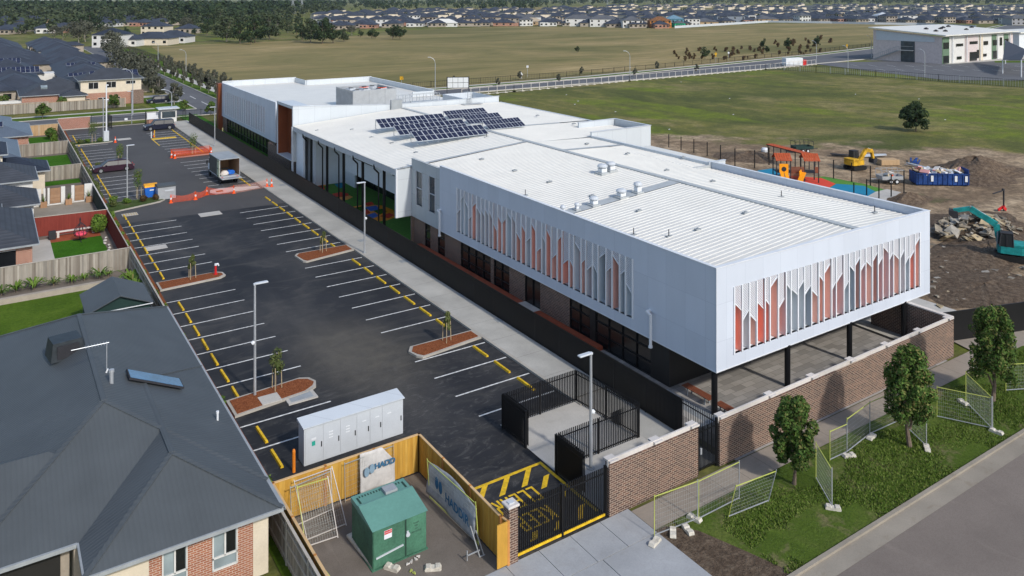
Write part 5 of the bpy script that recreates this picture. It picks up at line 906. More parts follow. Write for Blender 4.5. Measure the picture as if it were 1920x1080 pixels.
# truck
t_ = thing('box_truck', 'light truck with an open canvas-sided box and blue tarps inside', 'truck', (25.0, 103.6, 0), R(91)); 
pwht = M['white']; bx0, bx1, hw = -2.4, 2.6, 1.2
# local +x is forward
MB().box(bx0, bx1 + 1.9, -.45, .45, .55, .75).build('chassis', M['rubber'], t_); MB().bevbox(bx0 - .05, bx1, -hw, hw, .8, .95, .02).build('deck', M['galv'], t_)
m = MB(); m.box(bx0, bx1, hw - .03, hw, .952, 3.0).box(bx0, bx1, -hw, -hw + .03, .952, 3.0).box(bx1 - .03, bx1, -hw + .03, hw - .03, .952, 3.0); m.build('side_curtain', simple('grey_canvas', (.10, .095, .08), .85, 0, .2, 2), t_); MB().bevbox(bx0 - .05, bx1 + .05, -hw - .05, hw + .05, 3.0, 3.1, .02).build('roof', M['grey'], t_)
m = MB(); [m.box(bx0 - .05, bx0 + .05, y - .04, y + .04, .95, 3.0) for y in (-hw, hw)]; m.build('box_frame', M['galv'], t_); MB().box(bx0 + .02, bx1 - .04, -hw + .032, -hw + .05, 1.0, 2.95).box(bx0 + .02, bx1 - .04, hw - .05, hw - .032, 1.0, 2.95).box(bx1 - .06, bx1 - .04, -hw + .05, hw - .05, 1.0, 2.95).build('inner_lining', M['slatwood'], t_)
d_ = MB().box(bx0 - .02, bx0 + .95, hw + .05, hw + .09, .95, 2.95).build('rear_door', simple('pale_lime_door', (.50, .54, .36)), t_); MB().box(bx0 + .05, bx0 + .88, hw + .1, hw + .12, 1.9, 1.98).box(bx0 + .05, bx0 + .88, hw + .1, hw + .12, 1.05, 1.12).box(bx0 + .05, bx0 + .88, hw + .1, hw + .12, 2.8, 2.86).build('hinge', M['ink_dark'], d_)
MB().bevbox(bx1 + .15, bx1 + 1.75, -.95, .95, .75, 1.55, .06).bevbox(bx1 + .15, bx1 + 1.5, -.9, .9, 2.2, 2.35, .05).box(bx1 + .12, bx1 + .3, -.93, .93, 1.55, 2.2).build('cab', pwht, t_); m = MB(); m.add([(bx1 + .3, -.9, 1.55), (bx1 + 1.74, -.9, 1.55), (bx1 + 1.74, .9, 1.55), (bx1 + .3, .9, 1.55), (bx1 + .3, -.86, 2.2), (bx1 + 1.45, -.86, 2.2), (bx1 + 1.45, .86, 2.2), (bx1 + .3, .86, 2.2)], [(0, 1, 5, 4), (1, 2, 6, 5), (2, 3, 7, 6)]); m.build('cab_window', M['carglass'], t_)
for s_ in (-1, 1): MB().box(bx1 + 1.4, bx1 + 1.5, s_ * 1.15 - .07, s_ * 1.15 + .07, 1.5, 1.95).build('mirror', M['rubber'], t_); MB().box(bx1 + 1.751, bx1 + 1.77, s_ * .7 - .15, s_ * .7 + .15, .9, 1.05).build('headlight', M['lgrey'], t_); MB().box(bx0 - .08, bx0 - .051, s_ * .9 - .12, s_ * .9 + .12, .78, .9).build('tail_light', M['red'], t_)
for fx in (bx0 + .55, bx0 + 1.35, bx1 + .95):
    for s_ in (-1, 1): w_ = thing('wheel', None, None, (fx, s_ * .9, .38)); w_.parent = t_; Mx = Matrix.Rotation(R(90), 3, 'X'); MB().lathe([(.2, -.12), (.36, -.12), (.38, -.07), (.38, .07), (.36, .12), (.2, .12)], (0, 0, 0), 16, Mx).build('tyre', M['rubber'], w_); MB().lathe([(.04, -.09), (.21, -.125), (.21, .125), (.04, .09)], (0, 0, 0), 10, Mx).build('rim', M['rim'], w_)
MB().box(bx0 - 1.1, bx0 - .1, -hw, hw, .78, .86).build('tail_lift', M['galv'], t_)
for k_, (px, py, nm, mt, lb) in enumerate(((-1.4, -.35, 'tarp_bundle', 'blue', 'crumpled blue tarp on the open deck of the truck'), (-1.6, .45, 'sack', 'coping', 'pale sack on the open deck of the truck'), (-.9, .3, 'sack', 'brick_base', 'dark sack deeper inside the open truck'))):
    rn = random.Random(k_ + 5); bm = bmesh.new(); bmesh.ops.create_icosphere(bm, subdivisions=2, radius=1)
    for v in bm.verts: v.co = Vector((v.co.x * .5, v.co.y * .42, max(-.6, v.co.z) * .34)) * (1 + rn.uniform(-.18, .18))
    me = bpy.data.meshes.new(nm); bm.to_mesh(me); bm.free(); me.materials.append(M.get(mt, M['bark'])); o = bpy.data.objects.new(nm, me); C0.objects.link(o); wv = t_.matrix_basis @ Vector((px, py, 1.17)); o.location = wv; tag(o, lb, 'cargo')
# bins
t_ = thing('recycling_bin', 'blue wheelie skip bin with an orange-yellow lid', 'bin', (15.75, 99.2, .14)); m = MB(); v = [(-.6, -.42, 0), (.6, -.42, 0), (.6, .42, 0), (-.6, .42, 0), (-.72, -.55, 1.15), (.72, -.55, 1.15), (.72, .5, 1.25), (-.72, .5, 1.25)]; m.add(v, [(3, 2, 1, 0), (0, 1, 5, 4), (1, 2, 6, 5), (2, 3, 7, 6), (3, 0, 4, 7), (4, 5, 6, 7)]); m.build('body', M['blue'], t_); m = MB(); v = [(-.76, -.6, 1.16), (.76, -.6, 1.16), (.76, .55, 1.27), (-.76, .55, 1.27), (-.7, -.5, 1.3), (.7, -.5, 1.3), (.7, .45, 1.42), (-.7, .45, 1.42)]; m.add(v, [(3, 2, 1, 0), (0, 1, 5, 4), (1, 2, 6, 5), (2, 3, 7, 6), (3, 0, 4, 7), (4, 5, 6, 7)]); m.build('lid', simple('amber_lid', (.80, .36, .01), .5), t_); MB().box(-.2, .25, -.52, -.50, .75, .95).build('sticker', M['white'], t_)
t_ = thing('metal_bin', 'large grey steel bin with a dark peaked lid on the end of the planted island', 'bin', (17.1, 97.9, .0)); MB().bevbox(-.95, .95, -.8, .8, .05, 1.45, .03).build('body', M['galv'], t_); m = MB(); m.extr([(-.86, 1.452), (.86, 1.452), (.86, 1.6), (0, 1.78), (-.86, 1.6)], 'x', -1.0, 1.0); m.build('lid', M['roof_near'], t_); MB().box(-.2, .7, -.84, -.802, .95, 1.1).build('label_plate', M['lgrey'], t_)
# cones and barriers
def cone(x, y, label, z=0):
    t_ = thing('traffic_cone', label, 'traffic cone', (x, y, z), 0, 'orange traffic cones'); MB().bevbox(-.2, .2, -.2, .2, 0, .05, .015).build('base', M['orange'], t_); MB().lathe([(.15, .05), (.04, .95)], (0, 0, 0), 12).build('cone', M['orange'], t_); MB().lathe([(.116, .4), (.092, .6)], (0, 0, 0), 12).build('reflective_band', M['white'], t_)
cone(17.2, 95.3, 'orange cone against the grey steel bin at the left end of the orange mesh'); cone(19.8, 95.3, 'orange cone second from the left holding the orange mesh'); cone(21.4, 96.9, 'orange cone standing slightly behind the orange mesh, third from the left'); cone(24.2, 95.9, 'orange cone in the middle of the pink mesh barrier'); cone(28.3, 96.7, 'left of the pair of orange cones at the path end of the pink mesh', .11); cone(28.75, 96.3, 'right of the pair of orange cones at the path end of the pink mesh', .11)
cone(22.4, 121.2, 'right of two orange cones at the left end of the wrapped island'); cone(22.1, 122.0, 'left of two orange cones at the left end of the wrapped island'); cone(27.4, 121.3, 'orange cone at the right end of the wrapped island'); cone(17.0, 139.8, 'orange cone beside the kerb of the mast island'); cone(23.0, 141.8, 'orange cone by the front wheel of the navy wagon')
def meshbar(label, pts, h0, h1, mat, sag=.25):
    t_ = thing('barrier_mesh', label, 'barrier', (pts[0][0], pts[0][1], 0)); m = MB()
    for a, b_ in zip(pts[:-1], pts[1:]):
        A, B_ = Vector((*a, 0)), Vector((*b_, 0)); n = max(6, int((B_ - A).length / .13)); nz_ = 9
        def zt(u): return h1 - sag * 4 * u * (1 - u)
        for i in range(n + 1): u = i / n; p = A.lerp(B_, u); m.bar(p + Vector((0, 0, h0)), p + Vector((0, 0, zt(u))), .018, .012)
        for k_ in range(nz_ + 1):
            for i in range(0, n): u, u2 = i / n, (i + 1) / n; za = h0 + (zt(u) - h0) * k_ / nz_; zb = h0 + (zt(u2) - h0) * k_ / nz_; m.bar(A.lerp(B_, u) + Vector((0, 0, za)), A.lerp(B_, u2) + Vector((0, 0, zb)), .016, .012)
    m.build('netting', mat, t_, world=True); return t_
meshbar('sagging orange plastic mesh strung between cones across the asphalt', [(17.3, 95.2), (19.8, 95.2), (21.4, 96.6), (24.2, 95.8)], .05, .95, M['orange'], .3); meshbar('pinkish faded mesh barrier from the middle cone to the concrete path', [(24.2, 95.8), (28.3, 96.6)], .05, .95, simple('faded_pink_mesh', (.75, .38, .30), .7), .1)
meshbar('orange mesh wrapped around a kerb island in the far car park', [(22.3, 121.2), (27.5, 121.3), (27.6, 123.4), (22.2, 123.2), (22.3, 121.2)], .05, 1.05, M['orange'], .12)
t_ = thing('safety_mat', 'pale concrete access slab with rusty cover behind the orange mesh', 'slab', (23.5, 98, 0)); MB().prism([(21.9, 97.6), (22.3, 96.5), (27.5, 96.9), (27.5, 97.9), (23.4, 99.2), (22.2, 98.8)], .01, .06).build('slab', M['coping'], t_, world=True); MB().box(22.6, 23.4, 97.3, 98.0, .06, .075).build('cover', M['brick_base'] if 'brick_base' in M else M['mulch'], t_, world=True)
t_ = thing('hydrant', 'red fire hydrant standpipe with a white cap on the left island', 'hydrant', (15.75, 68.2, .15)); MB().cyl((0, 0, 0), (0, 0, .75), .09, 10).cyl((0, 0, .02), (0, 0, .08), .16, 10).build('pipe', M['red'], t_); MB().cyl((0, 0, .75), (.03, 0, .9), .11, 10).cyl((0, 0, .85), (.22, 0, .85), .07, 8).cyl((.2, 0, .85), (.24, 0, .68), .06, 8).build('cap', M['white'], t_)
for x, y, h, mt, lb in ((22.9, 140.8, 1.25, 'excy', 'yellow safety bollard beside the navy wagon'), (22.45, 141.0, 1.0, 'white', 'white bollard left of the yellow one by the navy wagon')): o = MB().lathe([(.08, 0), (.08, h), (.02, h + .05)], (0, 0, 0), 10).build('bollard', M[mt]); o.location = (x, y, 0); tag(o, lb, 'bollard')
for i, (px, py) in enumerate(((402, 258), (426, 259), (389, 240))): p = W(px, py); o = MB().lathe([(.07, 0), (.07, .7), (.02, .75)], (0, 0, 0), 8).build('garden_light', M['white']); o.location = (31.6, p.y, 0); tag(o, 'small white bollard light on the school lawn, %s counted towards the far end' % ('second', 'first', 'third')[i], 'bollard light', 'bollard lights on the lawn')
p = W(388, 233); o = MB().lathe([(.09, 0), (.09, 1.1), (.02, 1.15)], (0, 0, 0), 8).build('bollard', simple('cream_yellow', (.7, .62, .3))); o.location = (33.0, 138, .02); tag(o, 'cream bollard on the bright lawn left of the far fin-clad box', 'bollard')
# ================================================================ HOUSES ON THE LEFT
def hip(mb, x0, x1, y0, y1, z, pitch, fasc=.16, soff=True):
    w, l = x1 - x0, y1 - y0; h_ = min(w, l) / 2; rz = z + h_ * math.tan(R(pitch))
    base = [(x0, y0, z), (x1, y0, z), (x1, y1, z), (x0, y1, z)]
    if w <= l: a, b_ = (x0 + h_, y0 + h_, rz), (x0 + h_, y1 - h_, rz); f = [(0, 1, 4), (1, 2, 5, 4), (2, 3, 5), (3, 0, 4, 5), (3, 2, 1, 0)]
    else: a, b_ = (x0 + h_, y0 + h_, rz), (x1 - h_, y0 + h_, rz); f = [(0, 1, 5, 4), (1, 2, 5), (2, 3, 4, 5), (3, 0, 4), (3, 2, 1, 0)]
    mb.add(base + [a, b_], f); return rz
def gut(mb, x0, x1, y0, y1, z): 
    for a, b_ in (((x0, y0), (x1, y0)), ((x1, y0), (x1, y1)), ((x1, y1), (x0, y1)), ((x0, y1), (x0, y0))): mb.bar((a[0], a[1], z - .07), (b_[0], b_[1], z - .07), .12, .14)
def ridgebars(mb, x0, x1, y0, y1, z, pitch, r=.09):
    w, l = x1 - x0, y1 - y0; h_ = min(w, l) / 2; rz = z + h_ * math.tan(R(pitch))
    if w <= l: a, b_ = Vector((x0 + h_, y0 + h_, rz)), Vector((x0 + h_, y1 - h_, rz)); cs = ((x0, y0, a), (x1, y0, a), (x0, y1, b_), (x1, y1, b_))
    else: a, b_ = Vector((x0 + h_, y0 + h_, rz)), Vector((x1 - h_, y0 + h_, rz)); cs = ((x0, y0, a), (x0, y1, a), (x1, y0, b_), (x1, y1, b_))
    mb.bar(a, b_, .22, .07)
    for x, y, t2 in cs: mb.bar((x, y, z), t2, .2, .05)
nh = thing('near_house', 'large grey metal-roofed brick house in the bottom left corner', 'house', (4, 42, 0))
z0_ = 2.72; m = MB(); hip(m, -1.25, 9.85, 33.6, 56.1, z0_, 24.5); hip(m, 2.85, 9.83, 31.45, 46, z0_ - .01, 24.8); hip(m, -14, 6.0, 33.62, 41.4, z0_ - .02, 24.5); rf = m.build('roof', M['roof_near'], nh, world=True)
m = MB(); ridgebars(m, 2.85, 9.83, 31.45, 46, z0_, 24.8); ridgebars(m, -1.25, 9.85, 33.6, 56.1, z0_, 24.5); m.build('ridge_capping', M['roof_near'], rf).matrix_local = nh.matrix_basis.inverted()
m = MB(); gut(m, 2.85, 9.85, 31.45, 33.6, z0_ - .005); m.bar((9.87, 31.45, z0_ - .07), (9.87, 56.1, z0_ - .07), .14, .15).bar((-14, 33.58, z0_ - .07), (2.8, 33.58, z0_ - .07), .14, .15).bar((-1.2, 56.12, z0_ - .07), (9.9, 56.12, z0_ - .07), .14, .15); m.build('gutter', M['grey'], nh, world=True)
for a, b_ in (((.0, 33.5), (2.6, 33.5)), ): pass
m = MB(); m.box(3.3, 9.3, 31.95, 32.15, 0, .0001); wx = [(4.9, 5.75), (6.5, 7.45), (8.65, 8.66)]
ww = MB(); ww.box(5.0, 5.45, 31.95, 32.2, 0, 2.6).box(6.35, 7.25, 31.95, 32.2, 0, 2.6).box(8.2, 8.8, 31.95, 32.2, 0, 2.6).box(5.45, 6.35, 31.95, 32.2, 0, .9).box(7.25, 8.2, 31.95, 32.2, 0, .9).box(9.2, 9.4, 32.2, 55.6, 0, 2.6).box(5.45, 6.35, 31.95, 32.2, 2.45, 2.6).box(7.25, 8.2, 31.95, 32.2, 2.45, 2.6); ww.build('brick_wall', M['brick_red'], nh, world=True)
MB().box(3.3, 5.0, 31.93, 32.2, 0, 2.6).build('rendered_pier', M['render'], nh, world=True); MB().box(8.8, 9.4, 31.93, 32.2, 0, 2.6).build('rendered_pier', M['render'], nh, world=True)
for x0_, x1_ in ((5.45, 6.35), (7.25, 8.2)):
    fr = MB(); fr.box(x0_, x0_ + .05, 31.9, 32.0, .9, 2.45).box(x1_ - .05, x1_, 31.9, 32.0, .9, 2.45).box(x0_, x1_, 31.9, 32.0, .86, .92).box(x0_, x1_, 31.9, 32.0, 2.42, 2.48).box((x0_ + x1_) / 2 - .03, (x0_ + x1_) / 2 + .03, 31.9, 32.0, 1.35, 2.45).box(x0_, x1_, 31.9, 32.0, 1.32, 1.38); w_ = fr.build('window', M['render_w'], nh, world=True)
    MB().box(x0_ + .05, x1_ - .05, 31.96, 31.99, .92, 2.42).build('pane', M['glass_pale'], w_).matrix_local = nh.matrix_basis.inverted(); MB().box(x1_ - .42, x1_ - .08, 31.94, 31.955, 1.4, 2.4).build('open_pane', M['glass'], w_).matrix_local = nh.matrix_basis.inverted()
MB().box(-14, 2.6, 34.2, 34.4, 0, 2.6).build('garage_wall', M['render_b'], nh, world=True); MB().box(-3.2, 2.3, 34.1, 34.19, 0, 2.3).build('garage_door', M['darkwall'], nh, world=True); MB().box(2.7, 2.95, 33.65, 38, 0, 2.6).box(-1, 9.2, 55.4, 55.6, 0, 2.6).build('side_wall', M['render_b'], nh, world=True)
ac = thing('evaporative_cooler', 'dark boxy evaporative cooler on the roof of the near house', 'cooler', (3.35, 46.6, 4.6), R(8)); m = MB(); v = [(-.78, -.7, .1), (.78, -.7, .1), (.78, .7, .1), (-.78, .7, .1), (-.66, -.6, 1.0), (.66, -.6, 1.0), (.66, .6, 1.0), (-.66, .6, 1.0)]; m.add(v, [(3, 2, 1, 0), (0, 1, 5, 4), (1, 2, 6, 5), (2, 3, 7, 6), (3, 0, 4, 7), (4, 5, 6, 7)]); m.box(-.35, .35, -.3, .3, -.7, .1); m.build('casing', simple('charcoal_plastic', (.025, .032, .038), .5, 0, .3, 3), ac); m = MB(); m.box(-.5, .5, -.72, -.66, .2, .85); [m.box(-.5, .5, -.735, -.721, .24 + i * .07, .27 + i * .07) for i in range(9)]; m.build('louvre', M['ink_dark'], ac)
def onroof(px, py, z): p = W(px, py, z); return p
p = W(209, 722, 4.9); o = MB().cyl((0, 0, -.1), (0, 0, .85), .09, 10).lathe([(.12, .85), (.12, .98), (.02, 1.0)], (0, 0, 0), 10).build('flue_pipe', M['galv']); o.location = (p.x, p.y, 4.65); tag(o, 'silver flue pipe on the near grey roof left of the skylight panel', 'flue')
p = W(410, 790, 3.0); o = MB().cyl((0, 0, -.1), (0, 0, .5), .05, 8).lathe([(.07, .5), (.07, .6), (.01, .61)], (0, 0, 0), 8).build('vent_pipe', M['white']); o.location = (p.x - .05, p.y, 2.9); tag(o, 'small white vent pipe near the right eave of the near house', 'pipe')
hp = thing('solar_collector', 'glossy blue solar hot water panel on the near grey roof', 'solar panel', (6.9, 42.3, 4.1)); 
sl = math.atan(math.tan(R(24.5))); Mr = Matrix.Translation((6.9, 42.35, 2.72 + (9.85 - 6.9) * math.tan(sl) + .12)) @ Matrix.Rotation(sl, 4, 'Y') @ Matrix.Rotation(R(0), 4, 'Z'); MB().box(-1.35, 1.35, -.55, .55, 0, .09, Mr).build('frame', M['ink_dark'], hp, world=True); MB().box(-1.30, 1.30, -.50, .50, .091, .10, Mr).build('glass', M['tank'], hp, world=True)
an = thing('tv_antenna', 'thin television antenna on the near grey roof', 'antenna', (4.8, 42.5, 4.95)); m = MB(); m.cyl((0, 0, -.1), (0, 0, 1.5), .02, 6).cyl((-1.5, 0, 1.5), (.1, 0, 1.5), .02, 6); [m.cyl((-.9 + i * .13, -.22, 1.5), (-.9 + i * .13, .22, 1.5), .008, 4) for i in range(8)]; m.build('aerial', M['galv'], an); MB().cyl((-.1, 0, -.1), (.05, 0, .25), .04, 8).build('bracket', M['white'], an)
sh = thing('garden_shed', 'grey gabled garden shed beside the green lawn', 'shed', (7.3, 61.0, 0)); m = MB(); m.box(5.6, 9.3, 58.9, 62.9, 0, 2.2); m.extr([(5.6, 2.2), (9.3, 2.2), (7.45, 2.95)], 'y', 58.95, 62.85); m.build('walls', M['greenfence'], sh, world=True); m = MB(); m.extr([(5.45, 2.18), (7.45, 3.03), (7.45, 3.09), (5.4, 2.22)], 'y', 58.7, 63.1).extr([(9.45, 2.18), (7.45, 3.03), (7.45, 3.09), (9.5, 2.22)], 'y', 58.7, 63.1); m.build('roof', M['roof_near'], sh, world=True); MB().bar((5.45, 58.68, 2.2), (9.45, 58.68, 2.2), .05).build('gutter', M['white'], sh, world=True)
bl = MB().lathe([(.30, 0), (.36, .25), (.30, .55), (.1, .62)], (0, 0, 0), 14).build('water_barrel', M['roof_near']); p = W(147, 594); bl.location = (4.9, 59.6, 0); tag(bl, 'small dark round tank at the left of the garden shed', 'barrel')
def house(label, loc, blocks, wall, roofm, name='brick_house', wins=(), pitch=22, cat='house', grp=None, base=None, up=None, gutm='grey'):
    """blocks: (x0,x1,y0,y1,z) eave rectangles in world metres"""
    t_ = thing(name, label, cat, loc, 0, grp); m = MB(); g_ = MB(); w_ = MB()
    for i, (x0, x1, y0, y1, z) in enumerate(blocks): hip(m, x0, x1, y0, y1, z + .004 * i, pitch); gut(g_, x0, x1, y0, y1, z + .004 * i); w_.box(x0 + .5, x1 - .5, y0 + .5, y1 - .5, 0, z)
    m.build('roof', M[roofm], t_, world=True); g_.build('gutter', M[gutm], t_, world=True); w_.build('wall', M[wall], t_, world=True)
    for (ax, c, a, b_, z0, z1) in wins:
        k_ = MB(); k_.mat(M['glass'])
        if ax == 'y': k_.box(a, b_, c + .02, c + .06, z0, z1).mat(M['render_w']).box(a - .05, a, c - .02, c + .06, z0, z1).box(b_, b_ + .05, c - .02, c + .06, z0, z1).box(a - .05, b_ + .05, c - .02, c + .06, z1, z1 + .05).box(a - .05, b_ + .05, c - .02, c + .06, z0 - .05, z0).box((a + b_) / 2 - .03, (a + b_) / 2 + .03, c - .02, c + .06, z0, z1)
        else: k_.box(c + .02, c + .06, a, b_, z0, z1).mat(M['render_w']).box(c - .0, c + .08, a - .05, a, z0, z1).box(c, c + .08, b_, b_ + .05, z0, z1)
        k_.build('window', None, t_, world=True)
    return t_
def spanel(pts_label, c, nx, ny, az, pitch, pw=1.0, ph=1.6, grp='roof solar panels on the houses'):
    t_ = thing('roof_solar_panels', pts_label, 'solar panels', c, 0, grp); Mx = Matrix.Rotation(az, 4, 'Z') @ Matrix.Rotation(R(pitch), 4, 'X')
    for j_ in range(ny):
        m = MB()
        for i in range(nx): m.mat(M['pv']).box((i + .03) * pw, (i + .97) * pw, (j_ + .03) * ph, (j_ + .97) * ph, .08, .12, Mx)
        m.mat(M['lgrey']).box(0, nx * pw, j_ * ph, (j_ + 1) * ph, .06, .079, Mx); m.build('panel_row', None, t_)
    return t_
hB = house('grey-roofed brick house with big black sliding windows beside the red fence', (-2, 82, 0), [(-12, 3.6, 76.3, 89.5, 2.7), (-14, 1.2, 86, 100, 2.9)], 'brick_red', 'roof_tile', wins=[('y', 76.75, -2.2, 2.6, .3, 2.3), ('y', 76.75, -8, -3.5, .3, 2.3)])
MB().box(2.0, 3.15, 76.72, 76.8, 0, 2.6).build('brick_pier', M['brick_red'], hB, world=True); MB().box(-1.2, 1.6, 96.5, 99.5, 0, 2.6).build('white_wall', M['render_w'], hB, world=True)
spanel('pair of grey solar panels on the roof edge of the house beside the red fence', (.15, 79.6, 4.05), 2, 1, R(90), -20, 1.7, 2.6)
hC = house('dark-tiled house beside the stone-paved yard on the left', (-2, 97, 0), [(-14, 4.4, 91.5, 99.0, 2.6), (-14, 4.6, 98.6, 106.5, 3.6)], 'render_w', 'roof_tile', pitch=24)
hD = house('two-storey cream house with a navy tiled lower roof at the left edge', (0, 112, 0), [(-12, 2.0, 107, 116, 5.2), (-12, 6.2, 107.5, 114.2, 2.8)], 'render', 'roof_navy', wins=[('y', 107.45, .4, 1.3, 3.9, 4.6)], pitch=22)
hE = house('grey-roofed brick house beside the narrow strip lawn at the left edge', (0, 124, 0), [(-14, 3.6, 118, 133, 2.8)], 'brick_red', 'roof_blue')
hF = house('blue-grey roofed brick house with solar panels behind the far left lawn', (0, 143, 0), [(-16, 5.6, 135.5, 149, 2.9), (-16, 3.4, 146, 158, 2.9)], 'brick_red', 'roof_blue', pitch=20)
spanel('dark solar panels on the blue-grey roof at the left edge', (-4.0, 138.2, 4.0), 6, 1, 0, 20)
hG = house('two-storey brick and cream corner house with a row of solar panels on its dark roof', (22, 192, 0), [(16.0, 28.7, 189.3, 199, 5.5), (5.5, 20, 189.9, 204, 2.85), (12.5, 17.6, 186.5, 192, 2.75)], 'render', 'roof_tile', wins=[('y', 189.75, 18.0, 19.8, 3.6, 4.9), ('y', 189.75, 21.4, 23.2, 3.7, 4.9), ('y', 189.75, 25.2, 27, 4.3, 4.9), ('y', 189.7, 16.4, 18.2, .6, 1.5), ('y', 189.7, 19.8, 21.4, .9, 1.6), ('y', 189.7, 22.2, 24, .9, 1.6)], pitch=23)
m = MB(); m.box(16.45, 28.25, 189.74, 189.79, 0, 2.65).box(28.2, 28.25, 189.8, 198.5, 0, 2.65).box(5.95, 16.45, 190.35, 190.39, 0, 2.7); m.build('brick_skirt', M['brick_red'], hG, world=True); MB().box(26.2, 28.5, 188.6, 189.7, 0, 2.9).build('brick_porch', M['brick'], hG, world=True)
spanel('long double row of dark solar panels on the roof of the two-storey corner house', (18.4, 190.1, 5.65), 9, 2, 0, 23, 1.05, 1.7)
o = MB().box(-.6, .6, -.5, .5, 0, .5).build('skylight', M['glass_pale']); o.location = (10.0, 192.8, 3.95); o.rotation_euler = (R(23), 0, 0); tag(o, 'pale square skylight on the roof left of the two-storey corner house', 'skylight')
# hanging chair, yard things
hc = thing('hanging_chair', 'black wire hanging egg chair with a pink cushion before the red fence', 'hanging chair', (7.4, 85.0, 0)); m = MB(); n = 10
for i in range(n):
    a = 2 * math.pi * i / n; pr = [(0.08, 1.75), (.45, 1.35), (.62, .95), (.5, .6), (.15, .5)]
    for (r1, z1), (r2, z2) in zip(pr[:-1], pr[1:]): m.cyl((r1 * math.cos(a), r1 * math.sin(a), z1), (r2 * math.cos(a), r2 * math.sin(a), z2), .025, 5)
m.build('basket', M['ink_dark'], hc); m = MB(); m.cyl((0, .75, .05), (0, .8, 1.9), .04, 6).cyl((0, .8, 1.9), (0, .3, 2.15), .04, 6).cyl((0, .3, 2.15), (0, 0, 2.0), .03, 6).cyl((0, 0, 2.0), (0, 0, 1.7), .02, 5).cyl((-.6, .6, .04), (.6, .6, .04), .04, 6).cyl((0, .75, .04), (0, -.5, .04), .04, 6); m.build('stand', M['ink_dark'], hc); MB().lathe([(.1, .58), (.5, .62), (.56, .75), (.4, .85), (.05, .82)], (0, 0, 0), 14).build('cushion', simple('pink_cushion', (.75, .08, .13), .9), hc)
o = MB().bevbox(-.16, .16, -.1, .1, 0, .1, .02).build('garden_toy', M['blue']); o.location = (6.6, 79.7, .02); tag(o, 'small blue toy lying on the bright lawn below the hanging chair', 'toy')
o = MB().bevbox(-.3, .3, -.3, .3, 0, .75, .04).build('garden_box', M['ink_dark']); o.location = (5.2, 87.2, .02); tag(o, 'black storage box in the corner before the red fence', 'box')
m = MB().box(5.5, 9.0, 87.35, 87.55, .5, .62).box(5.6, 5.8, 87.35, 87.55, 0, .5).box(8.6, 8.8, 87.35, 87.55, 0, .5); o = m.build('garden_bench', M['coping']); tag(o, 'long pale shelf bench against the red fence', 'bench')
rk = random.Random(4)
for i in range(9):
    bm = bmesh.new(); bmesh.ops.create_icosphere(bm, subdivisions=1, radius=rk.uniform(.12, .22))
    for v in bm.verts: v.co *= 1 + rk.uniform(-.25, .25); v.co.z *= .7
    me = bpy.data.meshes.new('garden_rock'); bm.to_mesh(me); bm.free(); me.materials.append(M['coping']); o = bpy.data.objects.new('garden_rock', me); C0.objects.link(o); o.location = (9.35 + rk.uniform(-.2, .2), 77.5 + i * .9, .08); tag(o, 'white garden rock along the red side fence, %s from the near end' % nth(i), 'rock', 'white rocks by the red fence')
